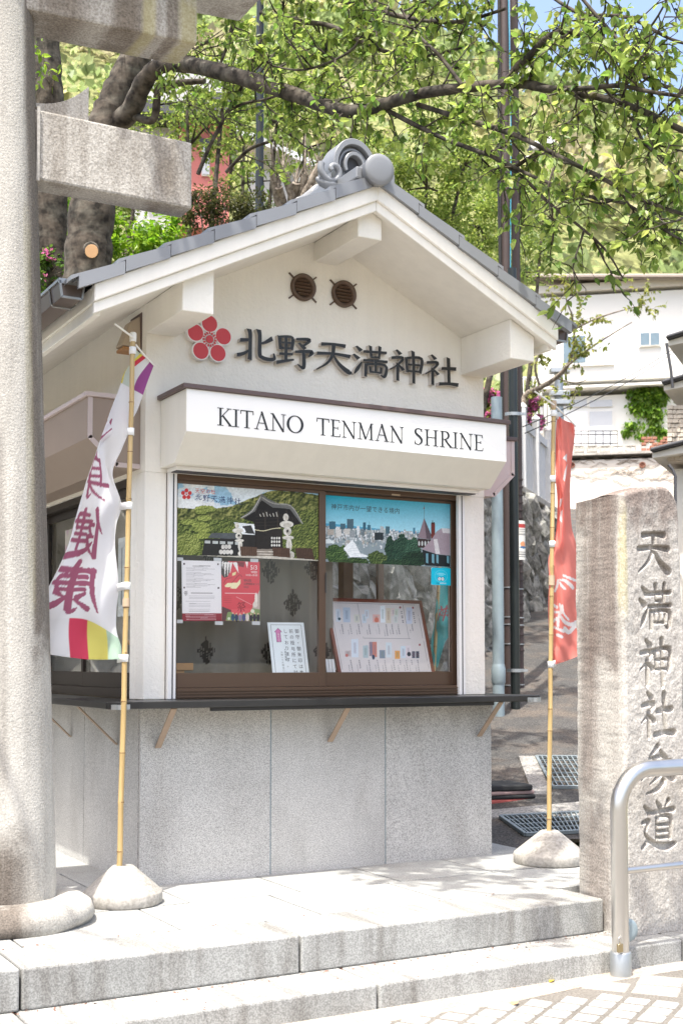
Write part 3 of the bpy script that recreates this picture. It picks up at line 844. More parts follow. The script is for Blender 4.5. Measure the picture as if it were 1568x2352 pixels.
# the round end tile
dc = at(871, 390, y=YF-.06)
rt_ = MB()
ax_ = Vector((-.12, -1, -.06)).normalized()
rt_.lathe([(.078,-.30),(.078,-.028),(.0860,-.025),(.0865,.006)], dc, 36, axis=ax_)
rt_.lathe([(.0862,.0062),(.082,.0105),(.060,.0145),(.030,.0165),(.004,.017)], dc, 36, axis=ax_)
part(rt_, 'ridge_end_tile', 'roof_tile', parent=roof)
part(MB().prism([(AX-.09,YF+.02,AZ-.012),(AX+.09,YF+.02,AZ-.012),(AX+.045,YF+.02,AZ+.06),(AX-.045,YF+.02,AZ+.06)], (0,.2,0)), 'ridge_mortar', 'plaster', parent=roof)
# ornamental ridge-end tile: horseshoe arch, oval niche, scrolls
oy = YF + .30
oz = AZ + .055
orn = MB()
def arch(r, h, n=20): return [(AX + r*math.cos(a), 0, oz + h + r*math.sin(a)) for a in np.linspace(0, math.pi, n)]
def arch_prism(r, h, y0, y1):
    p = [(AX+r, 0, oz)] + arch(r, h) + [(AX-r, 0, oz)]
    orn.prism([(a, y0, c) for a, _, c in p], (0, y1-y0, 0))
arch_prism(.135, .135, oy-.005, oy+.15)
def ring(r0, r1, h, y0, y1, n=44):
    A = [(AX + r0*.86*math.cos(a), oz + h + r0*math.sin(a)) for a in np.linspace(-.5, math.pi+.5, n)]
    B = [(AX + r1*.86*math.cos(a), oz + h + r1*math.sin(a)) for a in np.linspace(-.5, math.pi+.5, n)]
    vs_ = [(a, y0, c) for a, c in A] + [(a, y0, c) for a, c in B] + [(a, y1, c) for a, c in A] + [(a, y1, c) for a, c in B]
    fs_ = []
    for i in range(n-1): fs_ += [(i, n+i, n+i+1, i+1), (i, i+1, 2*n+i+1, 2*n+i), (n+i, 3*n+i, 3*n+i+1, n+i+1)]
    orn.add(vs_, fs_, 0, False)
ring(.128, .163, .130, oy-.052, oy+.10)
ring(.098, .113, .130, oy-.030, oy)
ring(.060, .082, .135, oy-.050, oy)
orn_o = part(orn, 'ridge_ornament', 'roof_tile', .003, parent=roof)
ov = MB(); ov.add([(AX + .052*math.cos(a), oy-.008, oz+.135 + .066*math.sin(a)) for a in np.linspace(0, 2*math.pi, 20, endpoint=False)], [list(range(20))])  # flat dark oval: the shade inside the niche is put in as colour
part(ov, 'niche_shade_oval', 'house_dark', parent=roof)
for sx_ in (-1, 1):
    scr = MB(); pts = []; rad = []
    for t in np.linspace(0, 1, 26):
        a = 2.6 + t*7.2; r_ = .074*(1-t*.82)
        pts.append((AX + sx_*(.150 - r_*math.cos(a)*1.0), oy-.040-.030*t, oz+.074 + r_*math.sin(a))); rad.append(.021*(1-.30*t))
    scr.tube(pts, rad, 8)
    scr.tube([(AX+sx_*.09, oy-.02, oz+.012), (AX+sx_*.15, oy-.035, oz-.004), (AX+sx_*.205, oy-.02, oz+.012), (AX+sx_*.225, oy, oz+.035)], [.03,.036,.028,.012], 8)
    scr.tube([(AX+sx_*.06, oy-.02, oz+.045), (AX+sx_*.10, oy-.04, oz+.03), (AX+sx_*.16, oy-.035, oz+.024), (AX+sx_*.20, oy-.015, oz+.044)], [.016,.022,.02,.01], 8)
    part(scr, 'ornament_scroll', 'roof_tile', parent=roof)
part(MB().lathe([(.05,-.02),(.062,.01),(.05,.05),(.02,.075)], (AX-.02, YF+.24, AZ+.03), 10, jit=.25), 'ridge_mortar', 'plaster', parent=roof)

# gutters
for s, xe in ((-1, XE0), (1, XE1)):
    zc = zt(xe) - .03
    gx = xe + s*.085
    pr = [(-.062, .045), (-.050, -.035), (.050, -.035), (.062, .045)]
    gt = MB()
    for (a, b_), (c_, d_) in zip(pr[:-1], pr[1:]):
        gt.add([(gx+a, YF+.10, zc+b_), (gx+c_, YF+.10, zc+d_), (gx+c_, YB-.05, zc+d_), (gx+a, YB-.05, zc+b_)], [(0,1,2,3)])
    gt.prism([(gx+a, YF+.10, zc+b_) for a, b_ in pr], (0, -.004, 0))
    gut = part(gt, 'gutter', 'gutter_metal', parent=roof)
    lip = MB()
    for a in (-.062, .062): lip.box(gx+a-.007, gx+a+.007, YF+.088, YB-.05, zc+.040, zc+.054)
    lip.box(gx-.069, gx+.069, YF+.086, YF+.0945, zc+.030, zc+.055)
    for pa, pb in zip(pr[:-1], pr[1:]):
        A, B = Vector((gx+pa[0], YF+.092, zc+pa[1])), Vector((gx+pb[0], YF+.092, zc+pb[1]))
        lip.obox((A+B)/2, (B-A)/2, Vector((0,.006,0)), (B-A).normalized().cross(Vector((0,1,0)))*.005)
    part(lip, 'gutter_rim', 'gutter_lip', parent=roof)
    for yy in (YF+.26, YF+1.1, YF+2.0, YF+2.9):
        hg = MB(); hg.tube([(gx-.066, yy, zc+.05), (gx-.056, yy, zc-.03), (gx-.045, yy, zc-.043), (gx+.045, yy, zc-.043), (gx+.07, yy, zc-.02)], .005, 6)
        part(hg, 'gutter_hanger', 'gutter_lip', parent=roof)

# sign board over the window (roller shutter housing)
def shutter_box(x0, x1, yF, yM, z0, z1, z2, mats, name):
    """along X; yF front, yM front of the flat underside"""
    b_ = MB()
    sec = [(yF, z1), (yM, z0), (.018, z0), (.018, z2), (yF, z2)]
    n = len(sec)
    A = [(x0, y_, z_) for y_, z_ in sec]; B = [(x1, y_, z_) for y_, z_ in sec]
    b_.add(A + B, [(0,1,2,3,4), (9,8,7,6,5), (0,5,6,1), (1,6,7,2), (2,7,8,3), (3,8,9,4), (4,9,5,0)], [2, 2, 1, 1, 0, 0, 0])
    return b_
sign = part(shutter_box(.110, 2.188, -.35, -.185, 2.258, 2.405, 2.632, None, None), 'sign_board', ['sign_white', 'sign_cream', 'sign_cream'], .002)
part(MB().box(.088, 2.212, -.366, .0185, 2.6325, 2.657), 'sign_cap', 'cap_brown', .003, parent=sign)
part(MB().box(.150, 2.150, -.12, .016, 2.2365, 2.2575), 'shutter_slot', 'white_metal', .002, parent=sign)
part(MB().box(.16, 2.14, -.095, -.02, 2.232, 2.2362), 'shutter_gap', 'house_dark', parent=sign)
for x, z in ((.115, 2.475), (.115, 2.47)):
    pass
SERIF = {}
def _s(x0, x1, y): return [(x0, y, 3.6), (x1, y, 3.6)]
T_, t_ = 9.5, 4.0
SERIF['I'] = (36, [[(18,0,T_),(18,100,T_)], _s(3,33,1.8), _s(3,33,98.2)])
SERIF['K'] = (74, [[(18,0,T_),(18,100,T_)], _s(3,33,1.8), _s(3,33,98.2), [(60,99,t_),(20,46,t_)], _s(49,72,98.2), [(29,57,8),(50,28,T_),(68,2,T_)], _s(57,80,1.8)])
SERIF['T'] = (68, [[(34,0,T_),(34,99,T_)], _s(20,48,1.8), [(3,97.5,5),(65,97.5,5)], [(4,100,3),(2.5,78,3.6)], [(64,100,3),(65.5,78,3.6)]])
SERIF['A'] = (78, [[(11,1,t_),(38,101,t_)], [(37,104,8),(40,92,T_),(66,1,T_)], [(20,37,4),(56,37,4)], _s(0,22,1.8), _s(52,79,1.8)])
SERIF['N'] = (82, [[(15,0,t_),(15,97,t_)], [(11,100,T_),(68,-2,T_)], [(68,0,t_),(68,100,t_)], _s(3,27,1.8), _s(2,16,98.2), _s(56,80,98.2)])
SERIF['O'] = (88, [[(44 + 37*math.sin(a), 50 + 48.5*math.cos(a), 4.5 + 8*abs(math.sin(a))**1.5) for a in np.linspace(0, 2*math.pi, 33)]])
SERIF['E'] = (58, [[(17,0,T_),(17,100,T_)], [(4,98,4),(50,98,4)], [(17,52,4),(42,52,4)], [(4,2,4),(53,2,4)], [(50,100,3),(51,82,4)], [(42,61,3.5),(42,43,3.5)], [(53,0,3),(55.5,20,4)]])
SERIF['M'] = (94, [[(15,0,t_),(17,97,t_)], [(16,100,T_),(46,2,T_)], [(46,2,t_),(75,100,t_)], [(77,0,T_),(76,100,T_)], _s(3,27,1.8), _s(4,18,98.2), _s(63,91,1.8), _s(74,88,98.2)])
SERIF['S'] = (54, [[(43,80,3.5),(41,92,4),(27,98.5,5),(13,92,8),(9,77,11),(18,62,13),(33,49,13),(43,34,12),(43,17,10),(32,4,6),(22,1.8,5),(10,8,4),(6,22,3.5)], [(44,99,3),(43.5,78,3.4)], [(6,1,3),(5.5,24,3.4)]])
SERIF['H'] = (84, [[(18,0,T_),(18,100,T_)], [(66,0,T_),(66,100,T_)], [(18,52,4.4),(66,52,4.4)], _s(3,33,1.8), _s(3,33,98.2), _s(51,81,1.8), _s(51,81,98.2)])
SERIF['R'] = (72, [[(18,0,T_),(18,100,T_)], [(4,98,4),(30,98,4.5),(46,94,8),(53,78,11.5),(49,60,9),(36,51.5,5),(18,50.5,4)], [(33,50,8),(48,26,T_),(68,2,T_)], _s(3,33,1.8), _s(58,78,1.8)])
def serif_word(word, x0, x1, z0, h, y, parent):
    tot = sum(SERIF[c][0] for c in word); gap = 3.0
    fx_ = ((x1-x0)/h*100 - gap*(len(word)-1)) / tot
    k = h/100; x = x0
    for c in word:
        mb = MB()
        sm = c in 'OSR'
        for st in SERIF[c][1]:
            add_strokes(mb, [st], lambda a, b_, x=x: Vector((x + a*k*fx_, y, z0 + b_*k)), (0,-1,0), .0022 + .0002*len(mb.f)/40, 0, 0, brush=False, smooth=len(st) > 4)
        mb.build('sign_letter', 'letter_black', parent)
        x += (SERIF[c][0]*fx_ + gap)*k
serif_word('KITANO', .283, .803, 2.452, .095, -.3502, sign)
serif_word('TENMAN', .883, 1.457, 2.454, .095, -.3502, sign)
serif_word('SHRINE', 1.522, 2.016, 2.456, .095, -.3502, sign)

# shutter housings over the side windows
def side_box(xw, s, mat, matb):
    sec = [(xw+s*.30, 2.405), (xw+s*.14, 2.258), (xw, 2.258), (xw, 2.632), (xw+s*.30, 2.632)]
    b_ = MB(); n = 5
    A = [(x_, .10, z_) for x_, z_ in sec]; B = [(x_, 2.30, z_) for x_, z_ in sec]
    fs_ = [(0,1,2,3,4), (9,8,7,6,5), (0,5,6,1), (1,6,7,2), (2,7,8,3), (3,8,9,4), (4,9,5,0)]
    if s > 0: fs_ = [f[::-1] for f in fs_]
    b_.add(A + B, fs_, [0, 0, 1, 1, 1, 1, 1])
    o = part(b_, 'shutter_housing', [mat, matb], .002)
    part(MB().box(min(xw, xw+s*.318), max(xw, xw+s*.318), .082, 2.318, 2.6325, 2.657), 'housing_cap', 'cap_brown' if s > 0 else 'box_pink', .002, parent=o)
    tr = MB()
    for (xa, za), (xb, zb) in (((xw+s*.30, 2.632), (xw+s*.30, 2.405)), ((xw+s*.30, 2.405), (xw+s*.14, 2.258)), ((xw+s*.14, 2.258), (xw, 2.258))):
        a, b2 = Vector((xa, .0975, za)), Vector((xb, .0975, zb))
        inn = Vector((xw+s*.12, .0975, 2.48)) - (a+b2)/2; t = (b2-a).normalized(); nn_ = (inn - t*inn.dot(t)).normalized()
        tr.obox((a+b2)/2 + nn_*.013, (b2-a)/2, nn_*.013, Vector((0,.002,0)))
    part(tr, 'housing_trim', 'box_pink' if s < 0 else 'box_pink', parent=o)
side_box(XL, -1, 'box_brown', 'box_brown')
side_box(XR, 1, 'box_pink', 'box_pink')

# shrine name in raised brush letters, the plum crest, vents
NAME = '北野天満神社'
for i, ch in enumerate(NAME):
    xc = .672 + .2545*i
    mb = MB()
    add_strokes(mb, GLYPH[ch], lambda a, b_, xc=xc: Vector((xc - .128 + a*.00248, .0198, 3.104 - b_*.00203)), (0,-1,0), .034, 0, 1, step=.0004)
    part(mb, 'name_character', ['letter_black', 'letter_edge'])
def disc(mb, cx, y, cz, r, d, n=28, mi=0, ms=1, ex=1.0):
    mb.prism([(cx + r*math.cos(a), y, cz + r*ex*math.sin(a)) for a in np.linspace(0, 2*math.pi, n, endpoint=False)], (0, d, 0), mi, ms)
CX, CZ = .384, 3.002
crest = MB(); disc(crest, CX, -.010, CZ, .05, .0295, mi=0, ms=0)
crest_o = part(crest, 'plum_crest', ['crest_white'])
for k in range(5):
    a = math.pi/2 + k*2*math.pi/5
    px, pz = CX + .0885*math.cos(a), CZ + .0885*math.sin(a)
    mb = MB(); disc(mb, px, -.0155, pz, .0535, .035, 32, 0, 0, 1.0)
    pet = part(mb, 'petal', ['crest_white'], .002, parent=crest_o)
    mb = MB(); disc(mb, px, -.0162, pz, .0460, .0006, 32, 0, 0, 1.0); part(mb, 'petal_face', ['crest_red'], parent=pet) if False else part(mb, 'petal_face', ['crest_red'], parent=crest_o)
mb = MB(); disc(mb, CX, -.0182, CZ, .0225, .0026); part(mb, 'crest_centre', ['crest_red', 'crest_red'], parent=crest_o)
mb = MB()
for k in range(15):
    a = math.pi/2 + k*2*math.pi/15
    d = Vector((math.cos(a), 0, math.sin(a))); s = Vector((-d.z, 0, d.x))
    r0, r1 = (.029, .043)
    w_ = .0062 if k % 3 else .0048
    mb.obox(Vector((CX, -.0178, CZ)) + d*(r0+r1)/2, d*(r1-r0)/2*(1 if k % 3 else .75), s*w_*.75, Vector((0, .0008, 0)))
part(mb, 'crest_stamens', 'crest_red', parent=crest_o, kind='stuff')
for vx in (.988, 1.262):
    vz = 3.393
    vt_ = MB()
    vt_.lathe([(.052,0),(.062,-.002),(.078,.024),(.081,.030),(.076,.034),(.060,.014)][::-1], (vx, .0195, vz), 32, axis=(0,-1,0)) if False else None
    prof = [(.0805, .019), (.0805, -.004), (.074, -.010), (.058, .004), (.054, .012)]
    n = 32; vs_ = []; fs_ = []
    for r_, y_ in prof:
        for j in range(n): vs_.append((vx + r_*math.cos(2*math.pi*j/n), y_, vz + r_*math.sin(2*math.pi*j/n)))
    for i in range(len(prof)-1):
        for j in range(n): fs_.append((i*n+j, (i+1)*n+j, (i+1)*n+(j+1) % n, i*n+(j+1) % n))
    vt_.add(vs_, fs_, 0, True)
    vent = part(vt_, 'vent', 'vent_brown')
    mb = MB(); mb.add([(vx + .056*math.cos(a), .0165, vz + .056*math.sin(a)) for a in np.linspace(0, 2*math.pi, 24, endpoint=False)], [list(range(24))]); part(mb, 'vent_throat', 'vent_dark', parent=vent)
    for k in range(5):
        zz = vz - .040 + .020*k; hw = math.sqrt(max(.0005, .054**2 - (zz-vz)**2))
        part(MB().obox((vx, .008, zz), (hw, 0, 0), (0, .006, -.004), (0, .0015, .0030)), 'vent_slat', 'vent_brown', parent=vent)
    for a in (R(40), R(140), R(220), R(320)):
        d = Vector((math.cos(a), 0, math.sin(a))); s = Vector((-d.z, 0, d.x))
        part(MB().obox(Vector((vx, .0155, vz)) + d*.094, d*.024, s*.0042, (0, .0038, 0)), 'vent_clip', 'vent_brown', parent=vent)
# little lamp under the left eaves
lf = MB()
lf.add([(XL-.004,.10,2.93),(XL-.004,.25,2.93),(XL-.004,.235,3.115),(XL-.004,.115,3.115),(XL-.105,.12,2.945),(XL-.105,.23,2.945),(XL-.055,.215,3.08),(XL-.055,.135,3.08)],
       [(0,4,7,3),(4,5,6,7),(1,2,6,5),(3,7,6,2),(0,1,5,4)])
lmp = part(lf, 'eaves_lamp', 'fixture_beige', .006)
part(MB().box(XL-.0035, XL-.0005, .085, .265, 2.91, 3.13), 'lamp_backplate', 'cap_brown', parent=lmp)
part(MB().box(XL-.098, XL-.008, .118, .232, 2.918, 2.937), 'lamp_lens', 'warm_wood', .004, parent=lmp)

# front window
def bar(mb, x0, x1, y0, y1, z0, z1): mb.box(x0, x1, y0, y1, z0, z1)
for x0, x1 in ((.1505, .199), (2.070, 2.1175)):
    part(MB().box(x0, x1, -.012, .0185, .993, 2.2355), 'shutter_guide', 'white_metal', .003)
for x in (.178, 2.094): part(MB().box(x-.004, x+.004, -.0128, -.0118, .995, 2.23), 'guide_slot', 'house_dark')
fr = MB()
fr.box(.1505, .2125, .02, .135, .993, 2.235).box(2.1055, 2.1175, .02, .135, .993, 2.235)
fr.box(.2125, 2.1055, .02, .135, 2.204, 2.235).box(.2125, 2.1055, .015, .135, .993, 1.052)
part(fr, 'window_frame', 'brown_frame', .002)
for k in range(3): part(MB().box(.213, 2.105, .0062, .0149, 1.002+.016*k, 1.009+.016*k), 'sill_track', 'brown_frame')
def sash(x0, x1, y0, wl, wr):
    s = MB(); y1 = y0 + .028
    s.box(x0, x0+wl, y0, y1, 1.0535, 2.2035).box(x1-wr, x1, y0, y1, 1.0535, 2.2035)
    s.box(x0+wl, x1-wr, y0, y1, 1.0535, 1.135).box(x0+wl, x1-wr, y0, y1, 2.186, 2.2035)
    o = part(s, 'window_sash', 'brown_frame', .0015)
    part(MB().box(x0+wl-.003, x1-wr+.003, y0+.012, y0+.016, 1.131, 2.190), 'window_pane', 'window_glass', parent=o)
sash(.2135, 1.152, .030, .006, .044)
sash(1.1355, 2.104, .064, .0285, .038)
part(MB().box(1.146, 1.152, .022, .0295, 1.6, 1.72), 'sash_lock', 'house_dark', .002)
part(MB().box(1.60, 1.66, .0185, .0198, 2.205, 2.214), 'window_label', 'plastic_tan')

# side windows (dark frames, two sashes each)
def side_window(xw, s, mat):
    f = MB(); y0, y1 = .2355, 2.139
    xa, xb = (xw+.012, xw+.11) if s < 0 else (xw-.11, xw-.012)
    f.box(xa, xb, y0, y0+.03, .993, 2.235).box(xa, xb, y1-.03, y1, .993, 2.235).box(xa, xb, y0+.03, y1-.03, 2.19, 2.235).box(xa, xb, y0+.03, y1-.03, .993, 1.045)
    part(f, 'window_frame', mat, .002)
    for k in range(2):
        ya = y0+.031 + k*.92; yb = ya + .935 - .035*k
        xo = xa + .02 + .032*k
        q = MB().box(xo, xo+.026, ya, ya+.035, 1.0455, 2.1895).box(xo, xo+.026, yb-.035, yb, 1.0455, 2.1895).box(xo, xo+.026, ya+.035, yb-.035, 1.0455, 1.135).box(xo, xo+.026, ya+.035, yb-.035, 2.14, 2.1895)
        o = part(q, 'window_sash', mat, .0015)
        part(MB().box(xo+.011, xo+.015, ya+.031, yb-.031, 1.131, 2.144), 'window_pane', 'window_glass', parent=o)
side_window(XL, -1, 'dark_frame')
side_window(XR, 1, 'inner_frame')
part(MB().box(2.02, 2.10, 1.35, 1.43, .991, 2.399), 'inner_post', 'weathered_wood', .003)
part(MB().box(.95, 1.0, .9, 1.0, .991, 2.399), 'inner_post', 'warm_wood', .003)
# ================================================================== printed sheets
def proj(p):
    d = Vector(p) - CAM; z = d.dot(FW)
    return 784 + FPX*d.dot(RT)/z, PPV - FPX*d.dot(UP)/z
def fnoise(X, Y, s, seed=0, octv=3):
    r = np.random.default_rng(seed); out = np.zeros_like(X); amp = 1.0; tot = 0
    for o in range(octv):
        n = 64; G = r.random((n, n)); fx = X/s*2**o; fy = Y/s*2**o
        i = np.floor(fx).astype(int); j = np.floor(fy).astype(int); a = fx-i; b_ = fy-j
        a = a*a*(3-2*a); b_ = b_*b_*(3-2*b_)
        g = lambda p, q: G[p % n, q % n]
        out += amp*((g(i,j)*(1-a)+g(i+1,j)*a)*(1-b_) + (g(i,j+1)*(1-a)+g(i+1,j+1)*a)*b_); tot += amp; amp *= .55
    return out/tot
def lin(h):
    c = [int(h[i:i+2], 16)/255 for i in (0, 2, 4)]
    return np.array([x/12.92 if x <= .04045 else ((x+.055)/1.055)**2.4 for x in c])
class Paint:
    """coordinates run in the units of the corner quad handed in (top-left, top-right, bottom-right, bottom-left)"""
    def __init__(s, nu, nv, q, base='ffffff'):
        u, v = np.meshgrid(np.linspace(0, 1, nu), np.linspace(0, 1, nv))
        q = [np.array(p, float) for p in q]
        P = (1-u)[..., None]*(1-v)[..., None]*q[0] + u[..., None]*(1-v)[..., None]*q[1] + u[..., None]*v[..., None]*q[2] + (1-u)[..., None]*v[..., None]*q[3]
        s.X, s.Y = P[..., 0], P[..., 1]; s.nu, s.nv = nu, nv
        s.C = np.zeros(P.shape[:2] + (3,)); s.C[:] = lin(base)
    def put(s, m, h, a=1.0):
        c = lin(h) if isinstance(h, str) else h
        m = (m.astype(float)*a)[..., None]; s.C = s.C*(1-m) + c*m
    def poly(s, pts, h, a=1.0):
        ins = np.zeros(s.X.shape, bool); n = len(pts)
        for i in range(n):
            x0, y0 = pts[i]; x1, y1 = pts[(i+1) % n]
            c = ((y0 > s.Y) != (y1 > s.Y)) & (s.X < (x1-x0)*(s.Y-y0)/(y1-y0+1e-9) + x0)
            ins ^= c
        s.put(ins, h, a)
    def rect(s, x0, y0, x1, y1, h, a=1.0): s.put((s.X >= x0) & (s.X <= x1) & (s.Y >= y0) & (s.Y <= y1), h, a)
    def ell(s, x, y, rx, ry, h, a=1.0): s.put(((s.X-x)/rx)**2 + ((s.Y-y)/ry)**2 <= 1, h, a)
    def crown(s, m_, c0, c1, c2, sc_, seed):
        """photographic foliage: lumps lit from the upper left"""
        n = fnoise(s.X, s.Y, sc_, seed, 4); n2 = fnoise(s.X + sc_*.22, s.Y + sc_*.30, sc_, seed, 4)
        L = np.clip(.5 + (n2 - n)*2.6, 0, 1) * (.75 + .5*fnoise(s.X, s.Y, sc_*4, seed+1, 2))
        L = np.clip(L, 0, 1)[..., None]
        c = np.where(L < .5, lin(c0)*(1-2*L) + lin(c1)*2*L, lin(c1)*(2-2*L) + lin(c2)*(2*L-1))
        k = m_.astype(float)[..., None]; s.C = s.C*(1-k) + c*k
    def grain(s, amt, sc_, seed=0):
        s.C = s.C*(1 + amt*(fnoise(s.X, s.Y, sc_, seed, 3)-.5)*2)[..., None]
    def line(s, pts, w, h, a=1.0):
        st = [(p[0], p[1], w if len(p) < 3 else p[2]) for p in pts]
        s.put(raster_stroke(s.X, s.Y, st) <= 0, h, a)
    def glyph(s, ch, x, y, w, hgt, h):
        for st in GLYPH[ch]:
            s.put(raster_stroke((s.X-x)/w*100, (s.Y-y)/hgt*100, [(p[0], p[1], p[2]*.9) for p in st]) <= 0, h)
    def mesh(s, name, corners, mat, parent=None):
        c = [np.array(p, float) for p in corners]
        u, v = np.meshgrid(np.linspace(0, 1, s.nu), np.linspace(0, 1, s.nv))
        P = (1-u)[..., None]*(1-v)[..., None]*c[0] + u[..., None]*(1-v)[..., None]*c[1] + u[..., None]*v[..., None]*c[2] + (1-u)[..., None]*v[..., None]*c[3]
        return np_mesh(name, P.reshape(-1, 3), grid_faces(s.nu, s.nv)[:, ::-1], mat, parent, s.C.reshape(-1, 3))
def sheet(corners, t, name, mat, parent):
    """thin backing board behind a printed face"""
    c = [Vector(p) for p in corners]; n = (c[1]-c[0]).cross(c[3]-c[0]).normalized()
    if n.y < 0: n = -n
    return MB().prism([p + n*.0006 for p in c], n*t).build(name, mat, parent)
EXV, EZV = Vector((1, 0, 0)), Vector((0, 0, 1))

# photograph poster of the shrine, left pane
P = Paint(400, 200, [(50,85),(1495,190),(1495,868),(50,812)], '9cc4dc')
cl = fnoise(P.X, P.Y*1.6, 260, 3, 4); P.put(cl > .5, 'e9eef0', .8); P.put((P.X < 420) & (cl > .38), 'f1f1ee', .7)
hill = 300 + 40*np.sin(P.X*.004+.5) - np.clip((P.X-600)*.28, 0, 110) + 18*fnoise(P.X, P.Y, 60, 5)
hm = P.Y > hill; hn = fnoise(P.X, P.Y, 24, 9, 4)
P.crown(hm, '2b341a', '5f6733', 'a09f5e', 40, 9)
P.crown(hm & (P.Y > 430 + 40*fnoise(P.X, P.Y, 90, 6)), '20290f', '4f5e2a', '8f9a50', 22, 15)
P.crown((P.X > 1230) & (P.Y > 330 + 60*hn), '1d2611', '55632e', '949b50', 18, 17)
for x, y, rx, ry in ((335,345,105,42),(292,382,58,24),(322,440,72,36),(170,482,72,34),(285,510,82,40),(300,560,90,34),(310,620,86,38)):
    e_ = fnoise(P.X, P.Y, 16, 31, 3)-.5; P.put(((P.X-x)/rx)**2 + ((P.Y-y-12)/ry)**2 < 1+e_, '39451f', .85); P.crown(((P.X-x)/rx)**2 + ((P.Y-y)/(ry*.8))**2 < 1+e_, '4a5a26', '8b9749', 'b3ba66', 14, 33)
P.crown(((P.X-150)/140)**2 + ((P.Y-715)/115)**2 < 1 + .5*(fnoise(P.X, P.Y, 20, 5)-.5), '36421c', '76823c', 'aeb56a', 13, 35)
P.poly([(300,820),(330,650),(700,640),(700,830)], '2b2a28'); P.poly([(360,640),(400,590),(640,590),(660,650)], '565a5c')
for k in range(5): P.rect(330+75*k, 668+3*k, 385+75*k, 696+3*k, 'b9bdb9')
P.poly([(615,480),(820,500),(880,620),(700,600)], 'e6eaea'); P.poly([(700,520),(790,510),(830,600),(735,590)], '3a3a38'); P.poly([(640,560),(720,540),(740,580)], 'f0f2f2')
P.poly([(700,600),(860,610),(850,740),(690,730)], '2a2724')
P.poly([(690,432),(800,350),(885,205),(900,190),(960,240),(1080,295),(1200,300),(1330,495),(1230,440),(1180,350),(1000,330),(890,270),(810,400),(760,450)], '6a6a68')
P.poly([(700,440),(830,370),(892,250),(1010,330),(1190,345),(1310,495),(1150,530),(980,560),(830,560),(820,480)], '201c19')
for k in range(26):
    t = k/25; P.line([(905+300*t, 232+85*t**.8+95*t**3*.0),(895+330*t, 262+75*t)], 3, '8e8c86', .7)
for k in range(12):
    t = k/11; P.line([(700+180*t, 430-190*t**1.4),(716+172*t, 440-172*t**1.4)], 4, '9a978f', .7)
for k in range(16): P.line([(850+28*k, 345+6*k),(835+30*k, 392+5*k)], 3.5, '4a4038', .8)
for k in range(4): P.line([(838,420+32*k),(1180+14*k,400+34*k)], 4, '43392f', .7)
for x in (930,1060,1150): P.rect(x, 360, x+12, 548, '3c332b', .8)
P.line([(690,436),(800,366),(886,222)], 9, 'b5b3ad'); P.line([(905,228),(1020,290),(1200,312),(1325,492)], 9, 'a5a39c')
P.rect(832,560,850,760,'241f1b'); P.rect(985,560,1003,770,'241f1b'); P.poly([(850,560),(1110,545),(1120,760),(850,770)], '2b2622')
for k in range(4):
    for j in range(3): P.ell(1005+26*k, 640+36*j, 9, 13, 'd9d7cf')
P.line([(830,556),(920,566),(1010,545),(1095,536)], 7, 'e0d7b4')
for k in range(6): P.line([(880+34*k, 400-10*(k % 3)),(890+34*k, 420)], 9, 'd8d4c8', .7)
for x, y, w, k in ((1165,560,1.0,1),(665,610,.75,0)):
    for dy, rx, ry in ((-130,28,38),(-60,72,34),(10,42,44),(75,60,20),(150,30,70),(250,46,40)):
        P.ell(x+dy*.12, y+dy*w, rx*w, ry*w, 'd8d4c9'); P.ell(x+dy*.12+8, y+dy*w+8, rx*w*.6, ry*w*.6, 'b7b1a4', .7)
    P.rect(x-10, y-6, x+14, y+22*w, '3a3733')
P.poly([(680,725),(852,732),(858,845),(690,835)], '5b4537'); P.poly([(1010,735),(1190,740),(1200,858),(1020,850)], '553f32'); P.poly([(1250,738),(1430,745),(1460,872),(1270,866)], '4c382c')
for k in range(44): P.line([(690+18*k, 728),(693+18.3*k, 850)], 4, '33281f', .8) if not 9 < k < 18 else None
P.poly([(850,750),(1010,750),(1020,850),(860,845)], '8b8175'); 
for k in range(3): P.line([(855,775+26*k),(1015,778+26*k)], 6, 'd8d2c4')
for k in range(4): P.ell(490+34*k, 782, 19, 24, 'd6d3cb'); P.ell(510+32*min(k,2), 730, 18, 23, 'cfccc4')
P.poly([(240,820),(1000,822),(1495,860),(1495,880),(240,880)], 'c9c4b6', .8)
P.grain(.22, 14, 11); P.grain(.15, 60, 12)
for k in range(5):
    a = math.pi/2 + k*2*math.pi/5
    P.ell(150+34*math.cos(a), 197-37*math.sin(a), 19, 21, 'd03b3c')
P.ell(150,197,9,10,'d03b3c')
for i, ch in enumerate(NAME): P.glyph(ch, 232+77*i, 190+8.5*i, 68, 72, '22346a')
yP = .0405
cor = [(.2130, yP, 2.1855), (1.1075, yP, 2.1855), (1.1075, yP, 1.788), (.2130, yP, 1.788)]
pL = P.mesh('photo_poster', cor, 'print_paper'); tag(pL, 'shrine photograph poster with wooden hall and hills filling the upper left window pane', 'poster')
text('天空の杜', .030, 'ink_red', (.325, yP-.0008, 2.1405), EXV, EZV, pL, spacing=1.15)

